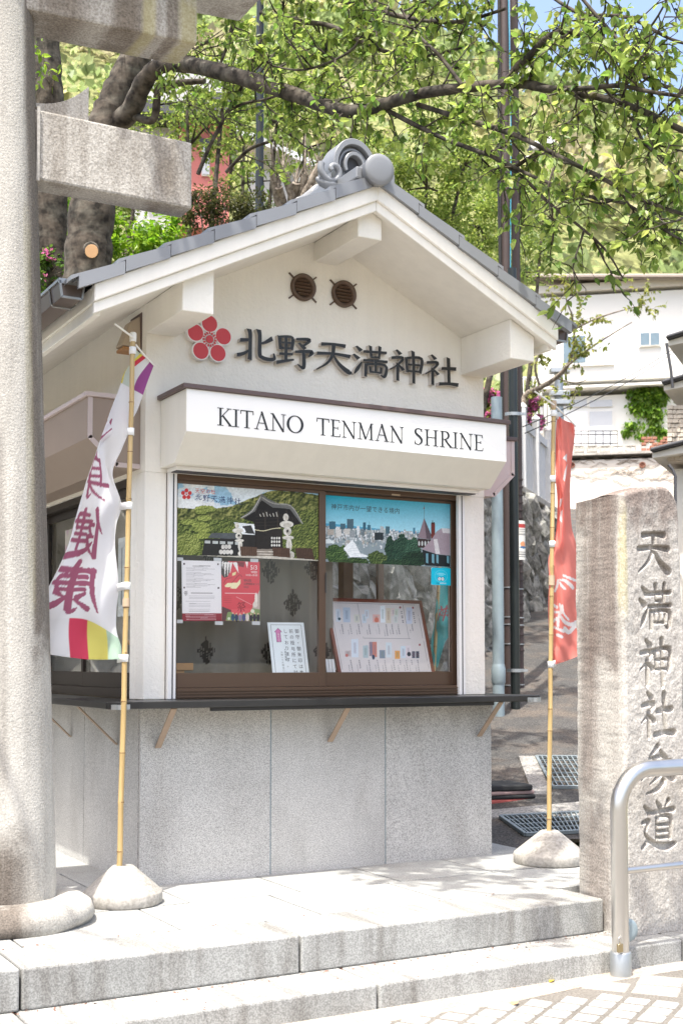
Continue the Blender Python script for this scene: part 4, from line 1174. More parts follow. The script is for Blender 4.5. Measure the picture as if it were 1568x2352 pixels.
# photograph poster of the city, right pane
P = Paint(400, 200, [(50,192),(1328,290),(1328,932),(50,878)], '2cb5d6')
P.put(np.ones_like(P.X, bool), '8fd0e2', 0); t = np.clip((P.Y-200)/380, 0, 1); P.C = lin('18aacb')*(1-t)[..., None] + lin('a9dcea')*t[..., None]
P.poly([(50,482),(200,495),(400,520),(700,552),(1000,580),(1000,600),(50,560)], '4fa3c4')
P.poly([(700,555),(1000,578),(1000,612),(700,600)], '2f8fc0')
r_ = random.Random(5)
P.poly([(50,520),(1000,590),(1328,640),(1328,930),(50,880)], '8d9a9e')
for k in range(900):
    x = r_.uniform(50, 990); y = 545 + .055*x + 150*(k/900)**1.3*r_.uniform(.4, 1.2); w_ = r_.uniform(6, 26); h_ = r_.uniform(10, 44)
    c = r_.choice(['c9ced0','e6e8e8','9aa4a8','b7b0a6','6d7a80','dfe3e4','7f8d92','aab4b0'])
    P.rect(x, y-h_, x+w_, y, c); P.rect(x+w_*.7, y-h_, x+w_, y, '5d6a70', .5); P.rect(x, y-h_*.5, x+w_*.7, y-h_*.4, '6a767a', .5)
for x0, x1, y0, y1, c in ((98,158,465,545,'3f6a7c'),(205,252,487,545,'486a78'),(268,334,440,540,'4f6a76'),(425,455,475,550,'3a6478'),(470,503,500,555,'3f7186'),(488,490,462,505,'3f7186'),(600,635,515,580,'b9bfbf'),(655,695,515,590,'4a6c78'),(937,958,528,592,'4a88a4'),(543,632,578,655,'2b3336'),(365,392,512,600,'e4e8e9'),(160,215,545,620,'d9d6d0'),(245,300,540,600,'d0cdc6'),(295,345,560,630,'9aa0a2'),(80,140,545,605,'b7ada2')):
    P.rect(x0, y0, x1, y1, c)
    for yy in np.arange(y0+4, y1, 9): P.line([(x0+2, yy),(x1-2, yy)], 2, '303b40', .35)
nz = fnoise(P.X, P.Y, 40, 21, 4)
def bush(x, y, rx, ry, c0, c1):
    m_ = ((P.X-x)/rx)**2 + ((P.Y-y)/ry)**2 < .75 + .6*(nz-.5)*2; P.crown(m_, '0c1710', c0, c1, 12, 23)
bush(700,800,60,190,'1e3b2c','3c5f42'); bush(820,770,110,180,'1f4030','47694c'); bush(930,760,90,160,'2a4f3c','557a5c'); bush(960,850,160,90,'16301f','2f4d33')
bush(160,800,150,110,'33502a','6b8448'); bush(570,850,120,90,'3e5229','7a8b4e'); bush(350,880,200,50,'2f4526','5b7340'); bush(770,890,160,50,'1c3322','40613c')
P.poly([(235,740),(320,655),(350,690),(400,790),(470,815),(475,828),(300,832)], 'eef1f1')
for k in range(9): P.line([(320-8*k, 672+17*k),(370+9*k, 690+15*k)], 2.5, 'b9c0c2')
P.poly([(50,650),(100,645),(150,680),(140,692),(50,690)], 'dfe6e6')
P.poly([(985,632),(1052,430),(1126,600),(1118,650)], '8f7d84'); P.poly([(1052,430),(1126,600),(1118,650),(1075,640)], '5d5057')
P.rect(1050,300,1054,432,'5a5358'); P.ell(1050,330,6,10,'8d5a5a')
P.poly([(985,640),(1120,650),(1120,740),(985,730)], '3a2a28')
for k in range(4): P.ell(998+32*k, 690, 8, 26, 'cfd5d2')
P.rect(1124,486,1166,640,'70322b'); P.rect(1128,475,1162,492,'4a2622'); P.rect(1138,452,1144,480,'2f2624')
P.poly([(1030,750),(1130,650),(1180,570),(1235,535),(1328,540),(1328,812),(1190,800)], 'a4949b'); P.poly([(1235,535),(1328,542),(1328,590),(1250,585)], 'd7d3d4'); P.poly([(1150,648),(1190,645),(1218,795),(1170,800)], 'd9d4d3')
for k in range(12): P.line([(1060+20*k, 735-14*k),(1110+20*k, 790-4*k)], 1.8, '8a7a82', .6)
P.poly([(1030,752),(1190,802),(1328,815),(1328,932),(1060,915)], '1d2426')
for x in (1070,1132,1178,1290): P.poly([(x,790+(x-1070)*.12),(x+24,795+(x-1070)*.12),(x+24,895),(x,885)], '6fa0ad')
P.grain(.12, 10, 41)
yP2 = .0745
cor = [(1.1660, yP2, 2.1855), (2.0645, yP2, 2.1855), (2.0645, yP2, 1.7885), (1.1660, yP2, 1.7885)]
pR = P.mesh('photo_poster', cor, 'print_paper'); tag(pR, 'blue city skyline photograph poster filling the upper right window pane', 'poster')
text('神戸市内が一望できる境内', .0385, 'ink', (1.2115, yP2-.0008, 2.105), EXV, EZV, pR, spacing=1.09)

# flyers taped inside the left pane
yf = .0478
def pane_quad(q, y): return [tuple(at(u, v, y=y)) for u, v in q]
P = Paint(110, 170, [(122,55),(535,65),(540,690),(130,692)], 'e6e2e4')
for k in range(15):
    y = 135 + 13*k + (8 if k > 2 else 0) + (8 if k > 6 else 0) + (6 if k > 10 else 0)
    P.line([(170, y),(170 + 300*(.75+.25*math.sin(k*1.7)), y)], 4, '8a8488', .75)
for x, y in ((150,92),(503,98),(150,343),(507,347)): P.rect(x-9,y-9,x+9,y+9,'4a3a3e')
P.line([(240,115),(420,117)], 8, '6a6266', .8); P.line([(225,398),(440,400)], 12, '7a7276', .7)
P.glyph('祭', 145, 378, 42, 48, '2c2626')
for k in range(3): P.line([(200,428+14*k),(465,430+14*k)], 4, '8a8488', .7)
for y in (485,510,527,541,568,588): P.line([(165+35*(y > 500), y),(420, y+1)], 5, '8a8488', .7)
P.rect(100,610,560,720,'8c2638')
for k in range(4): P.line([(165+8*(k>1), 624+17*k),(480, 626+17*k)], 4.5, 'd9b9be', .8)
nq = pane_quad([(417.2,1286.7),(507.9,1288.9),(509,1426),(419,1426.6)], yf)
fl = thing('notice_sheet', 'white printed notice with dark red foot strip taped in left pane', 'notice', nq[3])
P.mesh('sheet', nq, 'print_paper', fl)
P = Paint(110, 170, [(535,65),(938,72),(940,692),(540,692)], 'cf4654')
P.poly([(535,60),(600,60),(640,130),(600,230),(560,240),(535,200)], '3a3436')
for a, b_, c_ in (((540,75),(560,60),(545,150)),((560,80),(590,70),(572,240)),((590,80),(620,70),(600,235)),((620,80),(650,75),(625,200)),((650,80),(700,75),(715,190)),((785,70),(815,70),(805,140))): P.poly([a,b_,c_], 'ece6e2')
P.poly([(690,70),(780,75),(770,130),(720,120)], '7a2432'); P.poly([(650,190),(690,175),(680,210),(650,220)], 'e3d7a2')
P.line([(560,300),(590,250),(650,240)], 5, '7a2432'); P.line([(640,300),(720,210),(750,230)], 5, '7a2432')
P.poly([(570,325),(600,295),(700,290),(735,250),(735,300),(690,355),(620,350),(640,335),(580,340)], 'e9e0b6')
P.poly([(540,540),(640,580),(600,692),(540,692)], '5a3a40'); P.poly([(600,600),(700,590),(940,540),(940,692),(580,692)], '7d9460'); P.poly([(880,480),(940,360),(940,570),(860,560)], 'b7a9a0')
P.poly([(640,570),(860,560),(835,600),(700,640),(640,600)], 'd65560')
for k, c in enumerate(('2a4a66','2b3a5c','8a7a9a','4a4a7a','d9c9c4','2a2636','322a3c','2a2636')): P.ell(655+38*k, 655, 18, 42, c); P.ell(655+38*k, 610+6*(k%3), 8, 9, 'd9b79c')
P.ell(900,455,16,60,'e2d8cf'); P.ell(890,520,26,30,'d6cdc4'); P.ell(862,588,20,20,'d8d8c4'); P.ell(614,668,14,14,'cfd8c0')
P.glyph('祭', 690, 495, 100, 100, '7a2030')
P.line([(575,402),(900,404)], 7, 'e9c3c6', .9); P.line([(690,440),(850,520)], 5, 'e6b3b8', .8)
for y in (440,458,475,500): P.line([(560,y),(640,y+1)], 4, '9c3440', .7)
nq = pane_quad([(508.5,1288.9),(596.5,1290.4),(596.9,1426.6),(509.6,1426)], yf)
fl = thing('festival_flyer', 'red festival flyer with lion mask taped beside the white notice', 'flyer', nq[3])
P.mesh('sheet', nq, 'print_paper', fl)
def on_quad(q, s, t): 
    q = [Vector(p) for p in q]; return q[0].lerp(q[1], s).lerp(q[3].lerp(q[2], s), t)
oF = Vector((0, -.0006, 0))
text('5/3', .036, 'ink_white', on_quad(nq, .94, .135)+oF, EXV, EZV, fl, 'RIGHT')
text('WED', .018, 'ink_white', on_quad(nq, .94, .195)+oF, EXV, EZV, fl, 'RIGHT')
text('10:30~19:00', .0150, 'ink_white', on_quad(nq, .94, .245)+oF, EXV, EZV, fl, 'RIGHT')
text('第42回', .0165, 'ink', on_quad(nq, .57, .335)+oF, EXV, EZV, fl)
text('北野国際まつり', .0145, 'ink', on_quad(nq, .57, .39)+oF, EXV, EZV, fl)
text('2023', .0165, 'ink', on_quad(nq, .57, .445)+oF, EXV, EZV, fl)
tp = MB()
for u, v in ((412,1284),(500,1285),(584,1287),(411,1427),(503,1431),(588,1431)):
    a = at(u-9, v-4, y=.0472); b_ = at(u+9, v+4.5, y=.0472); tp.box(min(a.x,b_.x), max(a.x,b_.x), .0469, .0473, min(a.z,b_.z), max(a.z,b_.z))
tp.build('tape', 'pane_pale', fl, kind='stuff')

# direction board leaning behind the left pane
def lean_quad(tl, tr, br, bl, yt, yb, down=.09):
    q = [at(*tl, y=yt), at(*tr, y=yt), at(*br, y=yb), at(*bl, y=yb)]
    dl, dr = (q[3]-q[0]).normalized(), (q[2]-q[1]).normalized()
    q[3] = q[3] + dl*down; q[2] = q[2] + dr*down
    return [tuple(p) for p in q]
q = lean_quad((614,1429.5),(697.3,1430),(710,1546),(626.6,1546), .19, .10)
bd = thing('direction_board', 'white board with vertical writing and pink arrow leaning in left window', 'board', q[3])
hp = (Vector(q[3])-Vector(q[0])).length / ((Vector(at(626.6,1546,y=.10))-Vector(q[0])).length)
P = Paint(110, 190, [(0,0),(100,0),(100,138*hp),(0,138*hp)], 'e9f0f2')
for a, b_ in (((8,7),(92,7)),((8,7),(8,200)),((92,7),(92,200))): P.line([a, b_], 1.0, '30363c')
P.poly([(27,15),(38,27),(33,27),(33,54),(20,54),(20,27),(15,27)], '5d4a5c'); P.poly([(27,16.5),(36.5,26.3),(32,26.3),(32,53),(21,53),(21,26.3),(17,26.3)], 'd884b4')
P.mesh('board_face', q, 'print_paper', bd); sheet(q, .004, 'board_back', 'paper', bd)
ex = (Vector(q[1])-Vector(q[0])).normalized(); ey = (Vector(q[0])-Vector(q[3])).normalized(); nb = ex.cross(ey)
if nb.y > 0: nb = -nb
wd_ = (Vector(q[1])-Vector(q[0])).length
bp = lambda s, t: Vector(q[0]) + ex*wd_*s/100 - ey*wd_*t/100 + nb*.0008
vtext('御守・御朱印は本殿', .0285, 'ink', bp(78, 27), ex, ey, bd, 1.27)
vtext('前の授与所にて対応', .0285, 'ink', bp(62, 27), ex, ey, bd, 1.27)
vtext('しております。', .0275, 'ink', bp(46, 27), ex, ey, bd, 1.27)
vtext('※受付時間', .0135, 'ink', bp(40, 72), ex, ey, bd, 1.15)
vtext('九時～十六時五〇分', .0135, 'ink', bp(30, 79), ex, ey, bd, 1.15)
vtext('階段上る', .0125, 'ink_white', bp(26.5, 33), ex, ey, bd, 1.05)

# framed price board leaning behind the right pane
q = lean_quad((752,1381),(962,1387),(991,1546),(783,1546), .36, .15, .10)
pb = thing('price_board', 'framed price board of charms with brown wooden frame leaning in right window', 'board', q[3])
kk = 1 + .10/(at(783,1546,y=.15)-at(752,1381,y=.36)).length
P = Paint(230, 200, [(85,482),(1010,505),(1010+(1140-1010)*kk,505+(1195-505)*kk),(85+(200-85)*kk,482+(1195-482)*kk)], 'ddd6d4')
for a, b_ in (((148,495),(960,518)),((378,505),(435,852)),((435,852),(1050,862)),((840,520),(903,858)),((118,560),(215,1160)),((1000,615),(1110,1150))): P.line([a, b_], 3.5, '8d8a8c')
r_ = random.Random(2)
for (x, y, w_, h_, c) in ((185,625,44,130,'d3dbe4'),(270,620,70,150,'bcc9d8'),(370,655,55,80,'d8d6c8'),(445,655,44,90,'cfd8e0'),(470,610,40,90,'d5dde4'),(568,655,75,80,'e7b9b0'),(632,610,48,170,'e9eef2'),(690,625,50,150,'d9cdb8'),(740,590,40,80,'e2cfca'),(772,600,36,80,'cdd8c8'),(765,660,40,80,'d6dad4'),(905,625,62,165,'cdd3e4'),(275,1005,60,60,'c8b8b8'),(345,950,70,180,'dbe3ec'),(452,985,52,120,'b4c4c8'),(515,960,50,140,'9a8a96'),(545,965,44,150,'d08a78'),(622,1010,58,80,'8a97a4'),(690,970,60,150,'d5dfe4'),(778,1015,52,80,'e8a95c'),(840,990,54,120,'d3dfe8'),(893,985,58,120,'e3d9dc'),(948,1015,34,66,'5a5f70'),(990,1015,34,66,'3f4f60')):
    P.rect(x-w_/2, y-h_/2, x+w_/2, y+h_/2, c); P.rect(x-w_*.18, y-h_*.3, x+w_*.18, y+h_*.3, r_.choice(['6a7a90','a06a5a','7a8a7a','8a7a8a']), .35)
P.ell(197,660,14,14,'3a5560'); P.ell(570,670,22,26,'d8806a'); P.ell(900,1010,20,22,'3a3f48'); P.ell(530,1040,14,24,'3a4a60'); P.ell(262,1022,16,16,'c87a70')
def dcol(x, y, n, w_=9):
    for k in range(n): P.rect(x-w_+k*2.5, y+17*k, x+w_+k*2.5, y+17*k+11, '6d6a70', .75)
for x, n in ((220,6),(303,6),(385,6),(490,6),(585,6),(665,7),(725,6),(790,6),(935,4)): dcol(x, 715, n, 6); dcol(x-18, 770, max(2, n-3), 3)
for x, n in ((300,7),(385,5),(482,8),(570,7),(645,8),(735,6),(805,3),(870,6),(925,3),(990,8)): dcol(x, 1068, n, 6); dcol(x-20, 1115, 4, 3)
for k, y in enumerate((580,625,670)): dcol(825+7*k, y, 2, 9)
for k, y in enumerate((590,630,672)): dcol(950+7*k, y, 2, 8)
for x, y in ((812,542),(945,545),(1015,918)): P.ell(x, y, 11, 12, 'a05a5c')
P.poly([(95,500),(120,485),(140,505),(132,528),(102,528)], '8d9096')
P.mesh('board_face', q, 'print_paper', pb)
c = [Vector(p) for p in q]
ex = (c[1]-c[0]).normalized(); ey = (c[0]-c[3]).normalized(); nb = ex.cross(ey)
if nb.y > 0: nb = -nb
cc = [c[0] - ex*.022 + ey*.022, c[1] + ex*.022 + ey*.022, c[2] + ex*.022, c[3] - ex*.022]
for a, b_, a2, b2 in ((cc[0], cc[1], c[0], c[1]), (cc[1], cc[2], c[1], c[2]), (cc[3], cc[0], c[3], c[0])):
    MB().prism([a + nb*.008, b_ + nb*.008, b2 + nb*.008, a2 + nb*.008], -nb*.02).build('frame_rail', 'board_wood', pb, .002)
sheet(q, .008, 'board_back', 'board_wood', pb)
# papers in a stand beside the price board, wooden tray at the left
for k in range(3):
    o = MB().obox(at(752+7*k, 1535, y=.13+.01*k), Vector((.010, .004, 0)), Vector((-.0008, .002, 0)), Vector((0, .012, .055))).build('leaflet', 'paper')
    tag(o, ['white leaflet standing at the left of the price board, leftmost of three', 'white leaflet standing beside the price board, middle of three', 'white leaflet nearest the price board, rightmost of three'][k], 'leaflet', 'leaflets in the window')
p = at(412, 1535, y=.22)
tr = thing('wooden_tray', 'small orange wooden tray at the lower left of the front window', 'tray', p)
MB().box(p.x-.07, p.x+.07, .18, .30, p.z-.012, p.z+.03).build('tray_body', 'warm_wood', tr, .003)
MB().box(p.x-.05, p.x+.02, .19, .28, .9915, p.z-.0125).build('tray_foot', 'warm_wood', tr, .003)

# round-eyed travel sticker on the right pane
q = pane_quad([(989.6,1303.4),(1035,1305.5),(1035,1345),(989.6,1343)], .0752)
P = Paint(90, 80, [(1122,127),(1322,127),(1322,305),(1122,305)], '12bdd8')
rr2 = np.hypot(P.X-1222, P.Y-212); P.put(np.abs(rr2-62) < 1.6, '7fdbe8', .8)
for x in (1206, 1238): P.ell(x, 240, 17, 19, '203038'); P.ell(x, 240, 14.5, 16.5, 'f0f4f4'); P.ell(x, 240, 9, 10, '203038'); P.ell(x, 240, 7, 8, 'f0f4f4'); P.ell(x, 240, 3.5, 4, '203038')
P.poly([(1188,228),(1196,222),(1200,230)], '203038'); P.poly([(1256,228),(1248,222),(1244,230)], '203038'); P.poly([(1218,252),(1226,252),(1222,262)], '203038')
for y, w_ in ((182,26),(192,44),(203,22)): P.line([(1222-w_, y),(1222+w_, y)], 5, 'a9e8f0', .9)
P.line([(1124,129),(1320,129),(1320,303),(1124,303),(1124,129)], 3, 'd9f4f8')
stk = P.mesh('window_sticker', q, 'print_paper'); tag(stk, 'square turquoise sticker with two round eyes on the right pane', 'sticker')
a = on_quad(q, .25, .93) + oF
text('trip', .0165, 'ink_navy', a, EXV, EZV, stk); text('advisor', .0165, 'ink_white', a + Vector((.0275, 0, 0)), EXV, EZV, stk)

# patterned curtain behind the left pane
nu, nv = 210, 240
xs_ = np.linspace(.16, 1.335, nu); zs_ = np.linspace(2.25, .995, nv)
Xg, Zg = np.meshgrid(xs_, zs_)
Yg = .29 + .018*np.sin(Xg*17 + .5*np.sin(Zg*2)) + .008*np.sin(Xg*41+1) + .02*(2.25-Zg)*0
Cg = np.zeros(Xg.shape + (3,)); Cg[:] = np.array([.19, .178, .152])
Dx = Xg - CAM.x; Dy = Yg - CAM.y; Dz = Zg - CAM.z
dep = Dx*FW.x + Dy*FW.y + Dz*FW.z
Ug = 784 + FPX*(Dx*RT.x + Dy*RT.y)/dep; Vg = PPV - FPX*(Dx*UP.x + Dy*UP.y + Dz*UP.z)/dep
cu, cv = (Ug-390.4)/.2197, (Vg-1274.6)/.2197
r_ = random.Random(11)
for (cx_, cy_) in ((1052,160),(1285,500),(380,1000),(75,435),(440,10),(1500,130),(1040,1010),(1590,1000),(700,560),(660,-180),(90,-260)):
    for a in range(-4, 5):
        for b_ in range(-4, 5):
            if abs(a) + abs(b_) > 4: continue
            px, py = cx_ + a*21 + r_.uniform(-3,3), cy_ + b_*31 + (a % 2)*14 + r_.uniform(-4,4)
            Cg[(((cu-px)/9.5)**2 + ((cv-py)/23)**2) < 1] = (.012, .009, .008)
cur = np_mesh('curtain', np.c_[Xg.ravel(), Yg.ravel(), Zg.ravel()], grid_faces(nu, nv)[:, ::-1], 'print_paper', None, Cg.reshape(-1, 3), smooth=True)
tag(cur, 'grey brown curtain with dark diamond arrow pattern behind the left window', 'curtain')

# amulets and papers at the side window
for k in range(5):
    y_ = .45 + .11*k; x_ = XL + .26
    o = thing('amulet', ['amulet on a cord in the side window, nearest the corner pier', 'second amulet from the corner pier in the side window', 'middle amulet of the five in the side window', 'fourth amulet from the corner pier in the side window', 'amulet farthest from the corner pier in the side window'][k], 'amulet', (x_, y_, 1.2), 'amulets hanging in the side window')
    MB().box(x_-.003, x_+.003, y_-.016, y_+.016, 1.15, 1.205).build('pouch', ['sign_white','box_pink','brass','sign_white','crest_red'][k], o, .004)
    MB().tube([(x_, y_, 1.205), (x_, y_+.004, 1.30)], .0016, 5).build('cord', 'crest_white', o)
MB_ = MB().box(XL+.245, XL+.25, .36, 1.0, 1.30, 1.33).box(XL+.24, XL+.262, .34, 1.02, 1.0, 1.012)
rack = MB_.build('amulet_rack', 'warm_wood'); tag(rack, 'low wooden rail holding the hanging amulets inside the side window', 'rack')
P = Paint(30, 60, [(0,0),(1,0),(1,1),(0,1)], 'dfe4e2')
for k in range(4): P.rect(.2+.2*k, .12+.04*(k%2), .26+.2*k, .85-.1*(k%3), '5a6064', .8)
sw = [(XL+.062, .62, 1.92), (XL+.062, .33, 1.92), (XL+.062, .33, 1.46), (XL+.062, .62, 1.46)]
ps = P.mesh('window_notice', sw, 'print_paper'); tag(ps, 'pale vertical notice in the side window behind the white banner', 'notice')
P = Paint(60, 120, [(0,0),(1,0),(1,1),(0,1)], '8a5a78')
P.put(P.Y < .35, 'b9b2a6'); P.put((np.abs(P.X-.7) < .2) & (P.Y < .55), '9aa0a0'); P.ell(.78,.32,.16,.14,'3a2a26'); P.ell(.78,.38,.11,.11,'e0b79c'); P.ell(.78,.6,.2,.16,'d8c8c4')
P.put(fnoise(P.X, P.Y, .1, 3) > .6, 'a87a96', .5)
sw = [(XL+.062, 1.66, 2.06), (XL+.062, 1.16, 2.06), (XL+.062, 1.16, 1.40), (XL+.062, 1.66, 1.40)]
ps = P.mesh('side_poster', sw, 'print_paper'); tag(ps, 'purple poster with a dark haired figure in the far side window', 'poster')

# ================================================================== torii gate
torii = thing('torii_gate', 'weathered grey stone torii gate at the left with round pillar and beams', 'torii gate', (-.85, -.555, 0))
TX, TY = -.850, -.555
def pillar(sx, cx):
    prof = []; pts = []
    m_ = MB(); n = 40; rings = []
    hs = np.linspace(.02, 4.34, 26)
    vs_ = []
    for h in hs:
        c_ = Vector((cx - sx*.026*h, TY, h)); r_ = .232 - .0135*h
        for j in range(n):
            a = 2*math.pi*j/n
            q_ = r_*(1 + .006*math.sin(3*a+h*2) + .004*math.sin(9*a - h*5))
            vs_.append(c_ + Vector((q_*math.cos(a), q_*math.sin(a), 0)))
    fs_ = [(i*n+j, i*n+(j+1) % n, (i+1)*n+(j+1) % n, (i+1)*n+j) for i in range(len(hs)-1) for j in range(n)]
    m_.add(vs_, fs_, 0, True)
    m_.build('pillar', 'torii_stone', torii)
    b_ = MB(); b_.lathe([(.345,-.02),(.385,.0),(.398,.025),(.398,.055),(.380,.092),(.345,.112),(.29,.122),(.245,.120),(.22,.11)], (cx, TY, 0), 60, jit=.03)
    b_.build('pillar_base', 'torii_stone', torii)
pillar(1, TX); pillar(-1, TX-3.6)
mx = TX - 1.8
def beam(pts_front, y0, y1, name, mat='torii_beam', bev=.012):
    m_ = MB(); m_.prism(pts_front, (0, y1-y0, 0)); return m_.build(name, mat, torii, bev, seg=2)
beam([(mx-2.70,-.635,3.484),(.018,-.635,3.484),(.016,-.635,3.828),(mx-2.70,-.635,3.828)], -.635, -.475, 'tie_beam')
# wedge over the tie beam
wd = []
for t in np.linspace(0, 1, 9): wd.append((-.80 + .285*t, 3.872 + .14*t**2.2))
beam([(x_, -.60, z_) for x_, z_ in [(-.80, 3.830), (-.515, 3.830)] ] + [(x_, -.60, z_) for x_, z_ in wd[::-1]], -.60, -.51, 'wedge', bev=.004)
def arc(z, x, k=.018): return z + k*((x-mx)/2.4)**2 * 2.2
def curved_beam(x0, x1, z0, z1, y0, y1, name, slant=0, k=.018):
    m_ = MB(); n = 24; lo = []; hi = []
    for i in range(n+1):
        x = x0 + (x1-x0)*i/n; lo.append((x, y0, arc(z0, x, k)))
    for i in range(n+1):
        t = i/n; x = (x0 - slant) + (x1 - x0 + 2*slant)*t; hi.append((x, y0, arc(z1, x, k)))
    m_.prism(lo + hi[::-1], (0, y1-y0, 0)); m_.build(name, 'torii_beam', torii, .014, seg=2)
curved_beam(mx-2.68, .018, 4.235, 4.575, -.690, -.425, 'lower_lintel', 0, .030)
curved_beam(mx-3.05, .42, 4.580, 4.90, -.80, -.31, 'upper_lintel', .10, .035)
for x_ in (-.84,):
    MB().box(-.782, -.768, -.650, -.46, 3.474, 3.836).build('joint_mortar', 'concrete', torii)

# ================================================================== stone monument with carved characters
nx, nz = 190, 640
xg = np.linspace(0, 1, nx); zg = np.linspace(-.172, 1, nz)
sx_, tz_ = np.meshgrid(np.linspace(0, 1, nx), np.linspace(0, 1, nz))
ztop = 2.045 + .055*np.sin(np.clip(sx_*1.15, 0, 1)*math.pi*.62) - .085*np.clip((sx_-.80)/.2, 0, 1)**2
Zm = -.165 + (ztop + .165)*tz_
xl = 1.937 + .003*np.sin(Zm*7); xr = 2.350 - .030*np.clip((Zm-1.55)/.5, 0, 1) + .006*np.sin(Zm*11) - .012*np.exp(-((Zm-1.83)/.05)**2)
Xm = xl + (xr-xl)*sx_
rel = .0045*(fnoise(Xm*1000, Zm*1000, 46, 2, 4)-.5)*2
edge = np.minimum(np.minimum(sx_*(xr-xl), (1-sx_)*(xr-xl)), (1-tz_)*2.2)
Ym = -1.64 + rel + .016*np.clip(1-edge/.022, 0, 1)**2
for i, (ch, zc) in enumerate(zip('天満神社参道', (1.765, 1.478, 1.195, .930, .655, .375))):
    hgt, wdt = (.245, .225); x0 = 2.148 - wdt/2 + .006*(i % 2)
    m_ = (Xm > x0-.03) & (Xm < x0+wdt+.03) & (Zm > zc-hgt/2-.03) & (Zm < zc+hgt/2+.03)
    gx = (Xm[m_]-x0)/wdt*100; gy = (zc+hgt/2-Zm[m_])/hgt*100
    best = np.full(gx.shape, 1e9)
    for st in GLYPH[ch]: best = np.minimum(best, raster_stroke(gx, gy, [(a, b_, w_*1.45) for a, b_, w_ in st]))
    dpt = np.clip(-best*.0026*3.6, 0, .030)
    Ym[m_] += dpt
front = np.c_[Xm.ravel(), Ym.ravel(), Zm.ravel()]
ny = 10
V_ = [front]; F_ = [grid_faces(nx, nz)]
base = nx*nz
def strip(idx, seed):
    """from a row of front vertices back to y = -1.225"""
    global base
    cols = [idx]
    P0 = front[idx]
    for k in range(1, ny+1):
        t = k/ny; Q = P0.copy(); Q[:, 1] = P0[:, 1]*(1-t) + (-1.225)*t
        nrm_ = .005*(fnoise(Q[:, 1]*1000 + seed*77, Q[:, 2]*1000, 50, seed, 3)-.5)*2
        if seed < 3: Q[:, 0] += nrm_ + (.012*math.sin(t*math.pi) * (-1 if seed == 1 else 1)) + (.048*t if seed == 1 else -.02*t)
        else: Q[:, 2] += nrm_ + .022*math.sin(t*math.pi) - .03*t + 0; Q[:, 0] += (.048*t*(1-np.linspace(0,1,len(idx))) - .02*t*np.linspace(0,1,len(idx))) if seed == 3 else 0
        V_.append(Q); cols.append(np.arange(base, base+len(idx))); base += len(idx)
    for a, b_ in zip(cols[:-1], cols[1:]): F_.append(np.c_[a[:-1], a[1:], b_[1:], b_[:-1]])
strip(np.arange(0, nx*nz, nx), 1); strip(np.arange(nx-1, nx*nz, nx), 2); strip(np.arange(nx*(nz-1), nx*nz), 3)
mon = np_mesh('stone_monument', np.concatenate(V_), np.concatenate(F_), 'monument_stone', smooth=True)
tag(mon, 'tall stained stone monument pillar with six carved characters behind the railing', 'monument')
bm = bmesh.new(); bm.from_mesh(mon.data); bmesh.ops.recalc_face_normals(bm, faces=bm.faces); bm.to_mesh(mon.data); bm.free()
MBb = MB().box(1.96, 2.33, -1.60, -1.235, -.165, 2.0); 

# ================================================================== steel railing
RX, RY = 1.688, -1.868
rail = thing('steel_railing', 'brushed steel pipe railing standing at the right end of the steps', 'railing', (RX, RY, -.28))
rad_ = .040
pts = [(RX, RY, -.17)] + [(RX, RY, z) for z in np.linspace(-.1, .50, 4)]
bend = .185
for a in np.linspace(0, math.pi/2, 12)[1:]: pts.append((RX + bend*(1-math.cos(a)), RY, .50 + bend*math.sin(a)))
pts += [(RX + bend + .4*k, RY, .50+bend) for k in range(1, 5)]
XE = RX + 2.15
for a in np.linspace(0, math.pi/2, 12)[1:]: pts.append((XE - bend + bend*math.sin(a), RY, .50 + bend*math.cos(a)))
pts += [(XE, RY, .2), (XE, RY, -.17)]
MB().tube(pts, rad_, 24).build('rail_pipe', 'steel', rail)
MB().tube([(RX+.03, RY, .212), (XE-.03, RY, .212)], .017, 14).build('lower_rail', 'steel', rail)
for x in (RX, XE): MB().lathe([(.049,-.30),(.050,-.29),(.050,-.165),(.047,-.160),(.041,-.159)], (x, RY, 0), 28).build('post_sleeve', 'galvanised', rail)
wh = thing('lock_wheel', 'small grey wheel bracket fixed behind the railing post', 'wheel', (RX+.075, RY+.02, -.10))
MB().lathe([(.030,-.010),(.052,-.010),(.056,-.004),(.056,.004),(.052,.010),(.030,.010),(.026,.004),(.010,.008)], (RX+.072, RY+.035, -.075), 26, axis=(.25,1,0)).build('wheel_rim', 'pipe_grey', wh)
MB().box(RX+.042, RY*0+RX+.078, RY+.02, RY+.05, -.135, -.05).build('wheel_bracket', 'galvanised', wh, .003)
lk = thing('padlock', 'small brass padlock hanging on the railing post', 'padlock', (RX-.034, RY-.035, -.12))
MB().box(RX-.052, RX-.022, RY-.046, RY-.030, -.152, -.112).build('lock_body', 'brass', lk, .003)
MB().tube([(RX-.046, RY-.038, -.112), (RX-.046, RY-.038, -.092), (RX-.041, RY-.038, -.083), (RX-.033, RY-.038, -.083), (RX-.028, RY-.038, -.092), (RX-.028, RY-.038, -.112)], .0028, 8).build('shackle', 'steel', lk)

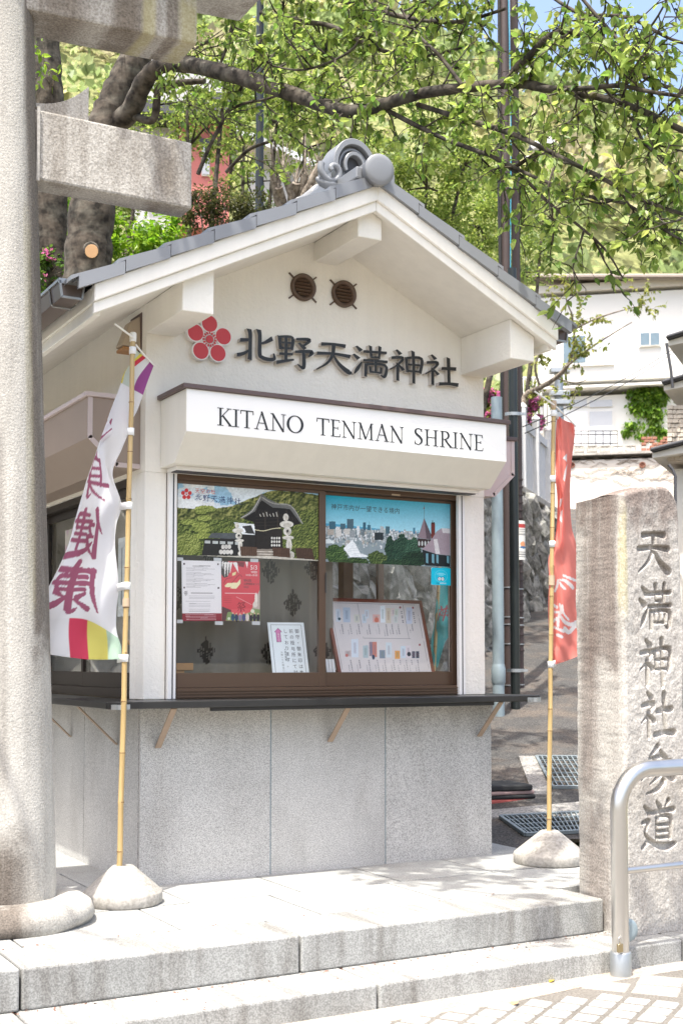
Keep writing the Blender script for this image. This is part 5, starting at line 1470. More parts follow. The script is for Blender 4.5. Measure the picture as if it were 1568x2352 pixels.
# ================================================================== banners
def catmull(P, n):
    P = np.array(P, float); out = []
    seg = np.linspace(0, len(P)-1.0001, n)
    for s in seg:
        i = int(s); t = s-i
        p0 = P[max(i-1,0)]; p1 = P[i]; p2 = P[min(i+1,len(P)-1)]; p3 = P[min(i+2,len(P)-1)]
        out.append(.5*((2*p1)+(p2-p0)*t+(2*p0-5*p1+4*p2-p3)*t*t+(3*p1-p0-3*p2+p3)*t**3))
    return np.array(out)
def cloth_from(cols, nu, nv, wave):
    """cols: control curves across the cloth, each a list of (u, v, y); returns world grid (nv, nu, 3) and pixel grid"""
    C_ = [catmull(c, nv) for c in cols]
    G = np.stack([catmull([c[k] for c in C_], nu) for k in range(nv)])
    ss, tt = np.meshgrid(np.linspace(0, 1, nu), np.linspace(0, 1, nv))
    G[..., 2] += wave(ss, tt)
    Wd = np.array([[tuple(at(G[k, i, 0], G[k, i, 1], y=G[k, i, 2])) for i in range(nu)] for k in range(nv)])
    return Wd, G, ss, tt
def pole(thing_o, a, b_, nodes, r0=.0145, r1=.0125, mats=('bamboo', 'bamboo_node')):
    a, b_ = Vector(a), Vector(b_); m_ = MB(); pts = []; rad = []
    ts = sorted(set([0, 1] + nodes))
    for k, t in enumerate(ts):
        p = a.lerp(b_, t); r = r0 + (r1-r0)*t
        for dt, f in ((-.0045, 1.0), (-.0015, 1.09), (.0015, 1.05), (.0045, .98)):
            tt = min(1, max(0, t+dt)); pts.append(a.lerp(b_, tt) + Vector((.0015*math.sin(k*2.1), 0, 0))*(1 if 0 < k < len(ts)-1 else 0)); rad.append(r*(f if 0 < t < 1 else 1))
    cp, cr = [], []
    for p, r in zip(pts, rad):
        if not cp or (p-cp[-1]).length > 1e-4: cp.append(p); cr.append(r)
    m_.tube(cp, cr, 12); m_.build('bamboo_pole', mats[0], thing_o)
    for k, t in enumerate(ts[1:-1]):
        p = a.lerp(b_, t); d = (b_-a).normalized(); r = r0 + (r1-r0)*t
        MB().tube([p-d*.0022, p+d*.0022], r*1.11, 12).build('cane_node', mats[1], thing_o)
def tabs(thing_o, pole_pts, uv, yc):
    for (p, (u, v)) in zip(pole_pts, uv):
        c = Vector(p); e = at(u, v, y=yc); d = e - c; d.z = 0
        m_ = MB(); hz = Vector((0,0,.019))
        n = d.normalized().cross(Vector((0,0,1)))
        ring = [c + (d.normalized()*math.cos(t) + n*math.sin(t))*.0172 for t in np.linspace(.55, 2*math.pi-.55, 12)]
        path = [e + n*.002] + ring + [e - n*.002]
        vs_ = [q - hz for q in path] + [q + hz for q in path]; k = len(path)
        m_.add(vs_, [(i, i+1, k+i+1, k+i) for i in range(k-1)], 0, True)
        o = m_.build('cloth_tab', 'band_white', thing_o)
        so = o.modifiers.new('t', 'SOLIDIFY'); so.thickness = .0012

def cone_base(label, c, r, h, top=.052):
    o = MB().lathe([(r*.965,0),(r,.008),(r,.052),(r*.985,.060),(top+.012,h-.012),(top,h-.002),(.022,h),(.016,h-.05)], c, 40, jit=.006).build('concrete_cone', 'concrete')
    return tag(o, label, 'cone weight', 'concrete cone bases of the banners')
cl_c = Vector((-.225, -.385, 0)); cr_c = Vector((2.425, -.43, 0))
cone_base('sunlit pale concrete cone base holding the white banner pole', cl_c, .196, .185)
cone_base('concrete cone base holding the red banner pole, chipped at its foot', cr_c, .215, .19)

# white banner with mirrored characters
wb = thing('banner', 'white prayer banner with purple characters and coloured stripes on a bamboo pole', 'banner', (-.245, -.385, .14), 'tall banners beside the kiosk')
pa, pb_ = at(274.5, 2000, y=-.385), at(306, 776, y=-.335)
pole(wb, pa, pb_, [.035, .125, .215, .31, .40, .485, .56, .69, .78, .875, .97])
def pole_at(v):
    for k in range(2001):
        t = k/2000; p = pa.lerp(pb_, t)
        if proj(p)[1] <= v: return p
MB().tube([pole_at(1402-8), pole_at(1402-35+8)], .019, 14).build('pole_joint', 'plastic_tan', wb)
top = pb_
MB().lathe([(.017,-.02),(.018,0),(.018,.022),(.014,.028)], top, 14).build('pole_cap', 'plastic_white', wb)
MB().tube([at(264,744,y=-.38), top + Vector((-.004,-.018,-.004))], .0055, 8).build('cross_arm', 'plastic_white', wb)
MB().tube([at(312,792,y=-.335), at(331,815,y=-.30), at(357,842,y=-.26)], [.0055,.005,.004], 8).build('cross_arm', 'plastic_white', wb)
Pc = [(309,800,-.318),(304,850,-.312),(301,905,-.312),(300,960,-.315),(297,990,-.325),(280,1032,-.30),(259,1088,-.285),(279,1157,-.328),(268,1205,-.30),(265,1255,-.29),(273,1345,-.335),(268,1400,-.30),(268,1448,-.29),(279,1487,-.30),(277,1514,-.335)]
Mc = [(330,818,-.285),(291,850,-.255),(276,888,-.235),(263,920,-.225),(250,955,-.225),(237,1000,-.24),(229,1045,-.25),(233,1100,-.30),(224,1165,-.33),(215,1222,-.30),(206,1280,-.28),(200,1345,-.34),(195,1400,-.35),(192,1455,-.30),(196,1514,-.30)]
Fc = [(354,838,-.26),(338,880,-.27),(326,915,-.28),(312,950,-.275),(287,985,-.27),(236,1015,-.25),(208,1078,-.24),(190,1135,-.25),(174,1190,-.26),(158,1250,-.27),(136,1302,-.27),(106,1362,-.27),(94,1405,-.27),(92,1455,-.26),(93,1500,-.26)]
nu, nv = 90, 330
Wd, G, ss, tt = cloth_from([Pc, Mc, Fc], nu, nv, lambda s, t: .014*np.sin(s*9 + t*11)*np.clip(t*3, 0, 1) + .008*np.sin(s*17 - t*23)*np.clip((t-.2)*3, 0, 1))
Cc = np.zeros((nv, nu, 3)); Cc[:] = lin('f1f1f3')
vv_ = G[..., 1]
def band(m_):
    for s0, s1, c in ((0,.22,'b9d3c0'),(.22,.45,'e6dc78'),(.45,.66,'d84c66'),(.66,.86,'eeeef0'),(.86,1.01,'9c5c9c')): Cc[m_ & (ss >= s0) & (ss < s1)] = lin(c)
band(tt > .885)
m_top = tt < .125
for s0, s1, c in ((0,.34,'cbd9cd'),(.34,.46,'e8dc60'),(.46,.60,'d8485c'),(.60,.78,'eeeef0'),(.78,1.01,'a3599a')): Cc[m_top & (ss >= s0) & (ss < s1)] = lin(c)
for ch, v0, v1 in (('心', 915, 1015), ('身', 1040, 1150), ('健', 1168, 1280), ('康', 1290, 1408)):
    gx = (ss - .32)/(.95 - .32)*100; gy = (vv_ - v0)/(v1-v0)*100
    m_ = (gy > -8) & (gy < 108)
    best = np.full(gx.shape, 1e9)
    for st in GLYPH[ch]: best[m_] = np.minimum(best[m_], raster_stroke(gx[m_], gy[m_], [(a, b_, w_*1.15) for a, b_, w_ in st]))
    Cc[best < 0] = lin('a8637c')
np_mesh('banner_cloth', Wd.reshape(-1, 3), grid_faces(nu, nv), 'print_cloth', wb, Cc.reshape(-1, 3), smooth=True)
tabs(wb, [pole_at(806), pole_at(992), pole_at(1162), pole_at(1346), pole_at(1512)], [(309,806),(297,994),(276,1164),(270,1350),(270,1514)], -.325)

# red banner
rb = thing('banner', 'red banner with white lettering on a bamboo pole beside the stone monument', 'banner', (2.43, -.42, .15), 'tall banners beside the kiosk')
pa, pb_ = at(1259.5, 1922, y=-.43), at(1270.5, 930, y=-.40)
pole(rb, pa, pb_, [.04, .14, .24, .29, .38, .46, .55, .62, .71, .79, .885, .96])
MB().tube([pole_at(1345), pole_at(1322)], .019, 14).build('pole_joint', 'plastic_tan', rb)
MB().lathe([(.017,-.02),(.019,0),(.019,.020),(.015,.026)], pb_, 14).build('pole_cap', 'plastic_tan', rb)
MB().tube([at(1227,899,y=-.42), pb_ + Vector((0,-.012,-.006)), at(1300,957,y=-.40), at(1322,980,y=-.38)], [.0055,.0055,.005,.004], 8).build('cross_arm', 'plastic_white', rb)
Pc = [(1279,954,-.40),(1276,985,-.39),(1275,1040,-.39),(1275,1095,-.40),(1279,1150,-.38),(1277,1210,-.39),(1271,1246,-.40),(1259,1282,-.385),(1260,1330,-.40),(1258,1400,-.385),(1261,1470,-.39),(1264,1500,-.40),(1268,1528,-.405)]
Mc = [(1297,966,-.385),(1299,1000,-.40),(1297,1050,-.43),(1294,1100,-.43),(1293,1150,-.42),(1293,1210,-.42),(1294,1250,-.43),(1290,1290,-.42),(1294,1340,-.43),(1292,1400,-.42),(1296,1460,-.40),(1300,1490,-.40),(1302,1517,-.40)]
Fc = [(1318,973,-.38),(1319,1000,-.36),(1313,1050,-.33),(1309,1100,-.32),(1308,1150,-.31),(1312,1210,-.31),(1322,1250,-.32),(1328,1300,-.34),(1336,1345,-.36),(1332,1400,-.38),(1342,1440,-.38),(1345,1470,-.38),(1346,1498,-.38)]
nu, nv = 80, 300
Wd, G, ss, tt = cloth_from([Pc, Mc, Fc], nu, nv, lambda s, t: .010*np.sin(s*11 + t*15) + .006*np.sin(s*21 - t*33))
Cc = np.zeros((nv, nu, 3)); Cc[:] = lin('f59286')
U_, V__ = G[..., 0], G[..., 1]
def inpoly(pts):
    ins = np.zeros(U_.shape, bool)
    for i in range(len(pts)):
        x0, y0 = pts[i]; x1, y1 = pts[(i+1) % len(pts)]
        ins ^= ((y0 > V__) != (y1 > V__)) & (U_ < (x1-x0)*(V__-y0)/(y1-y0+1e-9) + x0)
    return ins
for pl in ([(1291,1052),(1301,1042),(1301,1061)], [(1296,1080),(1302,1066),(1299,1092),(1296,1107),(1292,1101)], [(1285,1146),(1291,1144),(1288,1160),(1284,1166)], [(1287,1174),(1291,1171),(1290,1201),(1284,1195)]):
    Cc[inpoly(pl)] = lin('f0eceb')
cx_, cy_ = (U_-1062)/.29293, (V__-1320.5)/.29293
for st in ([(722,128,12),(740,80,12),(745,40,10)], [(760,60,10),(775,85,14),(800,108,14)], [(750,40,8),(800,45,16),(850,85,20),(862,105,12)], [(790,5,12),(850,30,14),(900,50,14)],
           [(712,235,12),(735,252,16)], [(760,232,12),(770,280,16),(750,330,14)], [(725,290,12),(770,300,14)], [(715,360,14),(745,340,16),(745,400,14)], [(770,330,14),(800,370,18),(850,390,22),(895,370,24)], [(715,410,12),(760,430,14),(790,440,18)], [(740,470,16),(775,485,16)], [(800,420,20),(830,450,22),(870,410,20),(895,390,18)], [(780,240,10),(790,300,10),(830,350,10)]):
    Cc[raster_stroke(cx_, cy_, [(a, b_, w_*1.5) for a, b_, w_ in st]) < 0] = lin('f4f0ee')
np_mesh('banner_cloth', Wd.reshape(-1, 3), grid_faces(nu, nv), 'print_cloth', rb, Cc.reshape(-1, 3), smooth=True)
tabs(rb, [pole_at(950), pole_at(1100), pole_at(1250), pole_at(1526)], [(1281,956),(1281,1105),(1276,1252),(1275,1522)], -.40)

# turquoise banner standing behind the kiosk, seen through the windows
tb = thing('banner', 'turquoise banner with red characters seen through the right window', 'banner', tuple(at(990, 1560, y=2.9)), 'tall banners beside the kiosk')
yb_ = 1.6
pa, pb_ = Vector((at(978,1600,y=yb_).x, yb_, road_z(at(978,1600,y=yb_).x, yb_))), at(1012, 1240, y=yb_)
pole(tb, pa, pb_, [.2, .4, .6, .8])
Pc = [(1010,1300,yb_),(1006,1345,yb_),(1000,1390,yb_),(996,1440,yb_+.05),(990,1470,yb_),(990,1530,yb_)]
Mc = [(1030,1300,yb_+.05),(1026,1345,yb_+.1),(1022,1390,yb_),(1012,1430,yb_-.1),(1010,1460,yb_),(1000,1530,yb_)]
Fc = [(1050,1300,yb_),(1048,1345,yb_),(1046,1390,yb_-.05),(1040,1440,yb_),(1020,1480,yb_),(1004,1535,yb_)]
Wd, G, ss, tt = cloth_from([Pc, Mc, Fc], 50, 120, lambda s, t: .015*np.sin(s*8+t*9))
Cc = np.zeros((120, 50, 3)); Cc[:] = lin('63c4c4')
gx = (ss-.15)/.6*100; gy = (G[..., 1]-1390)/36*100
best = np.full(gx.shape, 1e9)
for st in GLYPH['神']: best = np.minimum(best, raster_stroke(gx, gy, st))
Cc[best < 0] = lin('c8505c')
np_mesh('banner_cloth', Wd.reshape(-1, 3), grid_faces(50, 120), 'print_cloth', tb, Cc.reshape(-1, 3), smooth=True)
# ================================================================== rubble retaining wall behind the kiosk
rw = thing('retaining_wall', 'rough grey retaining wall of slanting rubble stones behind the kiosk', 'wall', tuple(W0))
WTOP = 3.72
segs = [(Vector((-6.0, 2.98, 0)), W0), (W0, W1)]
for a, b_ in segs:
    d = (b_-a).normalized(); n = Vector((-d.y, d.x, 0))
    MB().prism([(a + n*.16), (b_ + n*.16), (b_ + n*.5), (a + n*.5)], (0, 0, WTOP)).build('wall_core', 'rubble_stone', rw)
stone_me = []
for k in range(10):
    bm = bmesh.new(); bmesh.ops.create_cube(bm, size=1.0)
    bmesh.ops.subdivide_edges(bm, edges=list(bm.edges), cuts=1, use_grid_fill=True)
    rr = random.Random(k)
    for q in bm.verts:
        c = q.co.copy()
        m_ = 1 - .16*((abs(c.x) > .4) + (abs(c.z) > .4))*(c.y < 0)
        q.co = Vector((c.x*m_ + rr.uniform(-.07,.07), c.y*(1 + (0.5 if c.y < 0 and abs(c.x)+abs(c.z) < .3 else 0)) + rr.uniform(-.16,.16), c.z*m_ + rr.uniform(-.07,.07)))
    me = bpy.data.meshes.new('wall_stone'); bm.to_mesh(me); bm.free(); me.materials.append(MATS['rubble_stone']); stone_me.append(me)
rr = random.Random(4); ncount = 0
L_ = (W1-W0).length
rot = Matrix(((WD.x, WN.x, 0), (WD.y, WN.y, 0), (0, 0, 1)))
ang = math.atan2(WD.y, WD.x)
step = .47
for i in range(-4, int(L_/step*1.45)+2):
    for j in range(-14, 16):
        # lozenge grid: rows run diagonally
        s_ = (i*.86 - j*.22)*step*.98 + .05; h_ = (i*.0 + j*.60)*step + (i % 2)*.11
        z0 = road_z(*(W0 + WD*s_).xy) - .25
        z = z0*0 + h_
        if not (0 < s_ < L_ and z0 < z < WTOP - .1): continue
        if ncount >= 295: continue
        p = W0 + WD*s_ + WN*(.10 + .05*(z-z0)*.3)
        o = inst('wall_stone', stone_me[rr.randrange(10)], (p.x, p.y, z), (0, R(-38) + rr.uniform(-.2,.2), 0), (1,1,1), rw)
        o.rotation_mode = 'XYZ'
        o.matrix_basis = Matrix.Translation((p.x, p.y, z)) @ Matrix.Rotation(ang, 4, 'Z') @ Matrix.Rotation(R(42)+rr.uniform(-.2,.2), 4, 'Y') @ Matrix.Diagonal((.52*rr.uniform(.88,1.1), .30*rr.uniform(.8,1.35), .31*rr.uniform(.88,1.1), 1))
        ncount += 1
sm_ = MB(); a, b_ = segs[0]
for i in range(int((b_-a).length/.44)):
    for j in range(9):
        c = a.lerp(b_, 0) + Vector((.22 + .44*i + (.2 if j % 2 else 0) + rr.uniform(-.04,.04), .13 + rr.uniform(-.03,.03), .2 + .41*j))
        t_ = R(42) + rr.uniform(-.2,.2); hx, hz = .21*rr.uniform(.9,1.1), .19*rr.uniform(.9,1.1)
        sm_.add([(c.x + x_*hx*math.cos(t_) + z_*hz*math.sin(t_), c.y + y_*.12 - (.04 if y_ < 0 and abs(x_) < .5 else 0) + rr.uniform(-.02,.02), c.z - x_*hx*math.sin(t_) + z_*hz*math.cos(t_)) for y_ in (-1, 1) for x_, z_ in ((-.85,-.85),(.85,-.85),(.85,.85),(-.85,.85))], [(0,1,2,3),(0,4,5,1),(1,5,6,2),(2,6,7,3),(3,7,4,0)])
sm_.build('wall_stones', 'rubble_stone', rw, .03, kind='stuff')
MB().prism([(W0 + WN*.02 + Vector((0,0,WTOP))), (W1 + WN*.02 + Vector((0,0,WTOP))), (W1 + WN*.5 + Vector((0,0,WTOP))), (W0 + WN*.5 + Vector((0,0,WTOP)))], (0, 0, .10)).build('coping', 'concrete', rw, .01)

# grey plank fence on the wall
fe = thing('plank_fence', 'weathered grey plank fence standing on the retaining wall', 'fence', tuple(W0 + WD*7.3 + Vector((0,0,WTOP))))
f0, f1 = W0 + WD*7.9 + WN*.2, W0 + WD*11.2 + WN*.2
npl = 23
plank = bevel_box_mesh('plank', .115, .03, 1.05, .006, 'fence_grey')
for k in range(npl):
    p = f0.lerp(f1, k/(npl-1)); o = inst('plank', plank, (0,0,0), parent=fe)
    o.matrix_basis = Matrix.Translation((p.x, p.y, WTOP+.10+.53)) @ Matrix.Rotation(ang + random.uniform(-.05,.05), 4, 'Z')
for k in (0, 8, 15, npl-1):
    p = f0.lerp(f1, k/(npl-1)) - WN*.05
    MB().obox((p.x, p.y, WTOP+.75), WD*.055, WN*.055, (0,0,.65)).build('fence_post', 'fence_grey', fe, .008)
    MB().lathe([(.085,0),(.085,.03),(.005,.09)], (p.x, p.y, WTOP+1.40), 4).build('post_cap', 'white_metal', fe)
MB().obox((f0+f1)/2 + Vector((0,0,WTOP+1.17)) - WN*.03, WD*(f1-f0).length/2, WN*.02, (0,0,.06)).build('fence_rail', 'fence_grey', fe)

# ================================================================== poles and pipes beside the alley
pz = .83
def upole(label, u, d, r, z1, name, mat, cat, n=16, extra=None):
    p = at(u, 1560, d=d); zb = road_z(p.x, p.y) - .05
    o = thing(name, label, cat, (p.x, p.y, zb))
    pr = [(r*1.04, zb), (r*1.02, 2.5), (r*.97, z1)]
    MB().lathe(pr, (p.x, p.y, 0), n).build('shaft', mat, o)
    return o, p
uA, pA = upole('brown utility pole with dark cables right behind the kiosk, left of two', 1168.5, 13.6, .052, 9.2, 'utility_pole', 'pole_brown', 'pole')
uB, pB = upole('brown utility pole half hidden by the black pipe, right of two', 1192, 13.9, .048, 9.2, 'utility_pole', 'pole_brown', 'pole')
uA['group'] = uB['group'] = 'brown utility poles'
gp, pG = upole('short grey steel pipe beside the kiosk corner', 1144, 12.6, .058, at(1144, 905, d=12.6).z, 'steel_pipe', 'pipe_grey', 'pipe')
MB().lathe([(.058,-.06),(.070,-.03),(.072,.10),(.058,.16)], (pG.x, pG.y, at(1148, 1560, d=12.6).z), 18).build('pipe_socket', 'pipe_grey', gp)
bp_, pK = upole('black drain pipe strapped to the brown poles', 1182.5, 12.9, .047, at(1182, 600, d=12.9).z, 'drain_pipe', 'pipe_black', 'pipe', 18)
for v in (945, 1540):
    m_ = MB(); z = at(1180, v, d=12.9).z
    pts = []
    for a in np.linspace(R(170), R(370), 14):
        pts.append(Vector((pK.x, pK.y, z)) + RT*(math.cos(a)*.085) + FH*(math.sin(a)*.055 ) )
    for a_, b_ in zip(pts[:-1], pts[1:]): m_.obox((a_+b_)/2, (b_-a_)/2, (b_-a_).normalized().cross(Vector((0,0,1)))*.002, Vector((0,0,.017)))
    m_.build('strap_band', 'galvanised', bp_)
    MB().obox(Vector((pK.x, pK.y, z)) + RT*.095 - FH*.03, RT*.03, FH*.012, Vector((0,0,.014))).build('strap_buckle', 'galvanised', bp_)
for v in (1350, 1418, 1435, 1480, 1575):
    z = at(1180, v, d=13.6).z
    MB().lathe([(.0605,z),(.0605,z+.012)], (pA.x, pA.y, 0), 16).build('pole_band', 'galvanised', uA)
    MB().lathe([(.0575,z),(.0575,z+.012)], (pB.x, pB.y, 0), 16).build('pole_band', 'galvanised', uB)
for k in range(46):
    z = at(1190, 1100 + 9*k, d=13.9).z
    if k % 2 == 0: MB().lathe([(.0572,z),(.0595,z+.010),(.0572,z+.020)], (pB.x, pB.y, 0), 14).build('wrap_rib', 'pole_brown', uB)
# notice wrapped round the poles
pm = (pA+pB)/2; z0, z1 = at(1180, 1280, d=13.4).z, at(1180, 1187, d=13.4).z
ns = thing('pole_notice', 'white notice plate with red top band wrapped round the brown poles', 'notice', (pm.x, pm.y, z0))
P = Paint(60, 80, [(0,0),(1,0),(1,1),(0,1)], 'dedad2')
P.rect(0,.08,1,.18,'b2403c'); 
for y in (.22,.27,.32,.36): P.line([(.1,y),(.9,y)], .018, '6a6662', .7)
P.rect(0,.33,1,.345,'8a8682'); P.ell(.2,.62,.14,.05,'b84a44'); P.ell(.24,.66,.12,.03,'4a7898'); P.ell(.78,.6,.12,.07,'d8946a'); P.ell(.8,.68,.16,.03,'3a6a94')
for y in (.8,.86,.92): P.line([(.55,y),(.95,y)], .03, '4a4a4c', .7)
aa = np.linspace(R(180), R(360), 60); 
th, hh = np.meshgrid(aa, np.linspace(z1, z0, 80))
Cw = Vector((pm.x, pm.y, 0)) - FH*.02
Vn = np.stack([Cw.x + RT.x*.128*np.cos(th) + FH.x*.09*np.sin(th), Cw.y + RT.y*.128*np.cos(th) + FH.y*.09*np.sin(th), hh], -1).reshape(-1, 3)
np_mesh('plate', Vn, grid_faces(60, 80)[:, ::-1], 'print_paper', ns, P.C.reshape(-1, 3), smooth=True)
# dark cables and one blue cable up the pole
for k, (du, mt, lb) in enumerate(((-.075,'rubber_black','black cable running up the left pole, outermost'), (-.058,'rubber_black','black cable running up the left pole, next to the shaft'), (.052,'cable_blue','bright blue cable running up between the two brown poles'))):
    p = pA + RT*du - FH*.03
    o = MB().tube([(p.x + .01*math.sin(z*1.7+k), p.y, z) for z in np.linspace(3.4, 9.0, 16)], .011 if k < 2 else .006, 6).build('pole_cable', mt)
    tag(o, lb, 'cable', 'cables on the utility pole')
tf = thing('transformer', 'dark transformer can high on the utility pole', 'transformer', tuple(at(1212, 200, d=13.6)))
a = at(1211, 195, d=13.7); b_ = at(1211, 138, d=13.7)
MB().lathe([(.06,a.z),(.075,a.z+.03),(.075,b_.z-.02),(.05,b_.z)], (a.x, a.y, 0), 14).build('can', 'house_dark', tf)
MB().obox(at(1200, 170, d=13.7), RT*.06, FH*.02, Vector((0,0,.02))).build('hanger', 'galvanised', tf)
sc_ = thing('security_camera', 'white security camera on an arm beside the utility poles', 'camera', tuple(at(1240, 340, d=13.5)))
MB().obox(at(1243, 332, d=13.3), (RT*.125 + UP*.035), FH*.05, UP*.04 - RT*.01).build('housing', 'white_metal', sc_, .01)
MB().tube([at(1203, 362, d=13.6), at(1225, 358, d=13.5), at(1236, 344, d=13.4)], .013, 8).build('arm', 'white_metal', sc_)
MB().lathe([(.03,0),(.03,.02)], at(1216, 346, d=13.25), 12, axis=tuple(-FW)).build('lens', 'house_dark', sc_)
# black lamp post behind the torii
lp = thing('lamp_post', 'tall black lamp post rising behind the left roof slope', 'lamp post', (at(598, 480, d=13).x, at(598, 480, d=13).y, 3.66))
a = at(596, 480, d=13)
MB().lathe([(.052,3.66),(.046,5.0),(.042,6.4),(.034,9.4)], (a.x, a.y, 0), 18).build('shaft', 'lamp_post', lp)
MB().lathe([(.055,5.55),(.055,5.62)], (a.x, a.y, 0), 18).build('collar', 'galvanised', lp)
# stacked mats behind the kiosk
mt = [road_at(1095,1846), road_at(1172,1836)]
c0 = (mt[0]+mt[1])/2 + FH*.18
for k, (mn, hh, lb) in enumerate((('mat_red',.035,'red mat at the bottom of the stack beside the kiosk'), ('rubber_black',.03,'black mat second from the bottom beside the kiosk'), ('mat_pink',.03,'dull pink mat third in the stack beside the kiosk'), ('rubber_black',.045,'thick black mat on top of the stack beside the kiosk'))):
    z = c0.z + [.0,.036,.067,.098][k] - .02
    rz = [.02,-.03,.03,-.06][k]
    ex = (mt[1]-mt[0]); ex.z = 0; ex.normalize(); ex = Matrix.Rotation(rz, 3, 'Z') @ ex; ey = Vector((-ex.y, ex.x, 0))
    o = MB().obox(c0*1 + Vector((0,0,z-c0.z+hh/2)), ex*(.30-.012*k), ey*.2, Vector((0,0,hh/2))).build('floor_mat', mn, None, .012, seg=2)
    tag(o, lb, 'mat', 'mats stacked behind the kiosk')

# ================================================================== houses
def frame_at(u, v, d, turn=0.0):
    o = at(u, v, d=d); ex = Matrix.Rotation(R(turn), 3, 'Z') @ RT; ey = Vector((-ex.y, ex.x, 0))
    def L(uu, vv, dy=0.0):
        # pixel -> point on the facade plane, pushed back by dy
        r = FW + RT*((uu-784)/FPX) + UP*((PPV-vv)/FPX)
        t = (o - CAM).dot(ey) / r.dot(ey)
        return CAM + r*t + ey*dy
    return o, ex, ey, L
def fbox(L, u0, v0, u1, v1, dy0, dy1, name, mat, parent, bev=0):
    a, b_ = L(u0, v1), L(u1, v0)
    ey_ = (L(u0, v1, 1) - L(u0, v1))
    c = [Vector((a.x, a.y, a.z)), Vector((b_.x, b_.y, a.z)), Vector((b_.x, b_.y, b_.z)), Vector((a.x, a.y, b_.z))]
    return MB().prism([p + ey_*dy0 for p in c], ey_*(dy1-dy0)).build(name, mat, parent, bev)
o, ex, ey, L = frame_at(1400, 1050, 40, -12)
wh_ = thing('white_house', 'white two storey house with tiled roof and ivy on the hillside', 'house', tuple(o))
fbox(L, 1236, 668, 1640, 884, -.35, 9, 'upper_wall', 'house_white', wh_)
fbox(L, 1228, 884, 1640, 897, -.5, 9, 'ledge', 'house_white', wh_)
fbox(L, 1240, 897, 1640, 1048, .0, 9, 'lower_wall', 'house_white', wh_)
fbox(L, 1232, 660, 1640, 668, -.5, 9.4, 'eaves', 'house_cream', wh_)
a, b_, c, d = L(1225, 655, -.9), L(1640, 655, -.9), L(1640, 585, 4.5), L(1300, 585, 4.5)
rfm = MB().prism([a, b_, c, d], (0, 0, .04)).build('roof', 'roof_clay', wh_)
for k in range(14):
    t = (k+.5)/14; p0 = a.lerp(d, t) + Vector((0,0,.03)); p1 = b_.lerp(c, t) + Vector((0,0,.03))
    MB().tube([p0, p1], .09, 6).build('tile_course', 'roof_clay', rfm)
def win(parent, L, u0, v0, u1, v1, dy, panes, mats, fm='house_white'):
    w_ = fbox(L, u0, v0, u1, v1, dy-.03, dy+.05, 'window', fm, parent)
    n = panes; g = (u1-u0)*.03
    for k in range(n):
        ua = u0 + (u1-u0)*k/n + g; ub = u0 + (u1-u0)*(k+1)/n - g
        fbox(L, ua, v0 + (v1-v0)*.04, ub, v1 - (v1-v0)*.04, dy-.045, dy-.031, 'pane', mats[k % len(mats)], w_)
    return w_
win(wh_, L, 1291, 775, 1403, 844, -.36, 2, ['pane_blue', 'pane_pale'])
win(wh_, L, 1468, 770, 1513, 801, -.36, 2, ['pane_blue'])
fbox(L, 1286, 844, 1410, 848, -.45, -.36, 'sill', 'house_white', wh_); fbox(L, 1464, 801, 1517, 804, -.45, -.36, 'sill', 'house_white', wh_)
win(wh_, L, 1292, 918, 1408, 937, -.01, 2, ['pane_pale'])
win(wh_, L, 1292, 941, 1408, 1030, -.01, 2, ['band_white', 'pane_pale'])
for k in range(18): fbox(L, 1297+3.0*k + (3 if k > 8 else 0), 945, 1298.4+3.0*k + (3 if k > 8 else 0), 1027, -.07, -.056, 'curtain_fold', 'band_white', wh_) if k % 2 == 0 else None
rl = thing('balcony_railing', 'thin dark balcony railing before the sliding window of the white house', 'railing', tuple(L(1360, 1032, -.8)))
for v in (1000, 1008, 1028): MB().tube([L(1300, v, -.8), L(1417, v, -.8)], .018, 6).build('rail', 'house_dark', rl)
for k in range(8): MB().tube([L(1302+16.4*k, 1000, -.8), L(1302+16.4*k, 1032, -.8)], .014, 6).build('baluster', 'house_dark', rl)
rt2 = thing('garden_wall', 'cream garden retaining wall with bare vines below the white house', 'wall', tuple(L(1420, 1120, -1.2)))
fbox(L, 1225, 1060, 1700, 1240, -1.25, .5, 'wall_face', 'retain_cream', rt2)
fbox(L, 1220, 1050, 1700, 1060, -1.4, .5, 'coping', 'concrete', rt2)
for u in (1315, 1472):
    p = L(u, 1082, -1.27); MB().lathe([(.06,-.02),(.075,.03),(.10,.0),(.10,-.06)], p, 14, axis=tuple(-ey)).build('weep_pipe', 'brick_red', rt2)
rr = random.Random(8)
vn = MB()
for k in range(46):
    u, v = rr.uniform(1290, 1570), rr.uniform(1064, 1118); pts = [L(u, v, -1.27)]
    for s_ in range(6):
        u += rr.uniform(4, 11); v += rr.uniform(-6, 5); pts.append(L(u, max(1062, v), -1.27))
    vn.tube(pts, .007, 4)
vo = vn.build('vine', 'vine_brown', rt2, kind='stuff')
for k in range(5):
    bl = thing('breeze_block', ['pierced concrete block under the balcony, leftmost', 'pierced concrete block under the balcony, second from left', 'pierced concrete block under the balcony, middle', 'pierced concrete block under the balcony, second from right', 'pierced concrete block under the balcony, rightmost'][k], 'block', tuple(L(1325+27*k, 1050, -.9)), 'pierced blocks on the garden wall')
    u0 = 1318 + 29*k
    fbox(L, u0, 1034, u0+24, 1037, -1.0, -.8, 'block_top', 'concrete', bl); fbox(L, u0, 1046, u0+24, 1049.5, -1.0, -.8, 'block_foot', 'concrete', bl)
    fbox(L, u0, 1037, u0+3, 1046, -1.0, -.8, 'block_side', 'concrete', bl); fbox(L, u0+21, 1037, u0+24, 1046, -1.0, -.8, 'block_side', 'concrete', bl)
    fbox(L, u0+10, 1037, u0+14, 1046, -.98, -.82, 'block_web', 'concrete', bl)
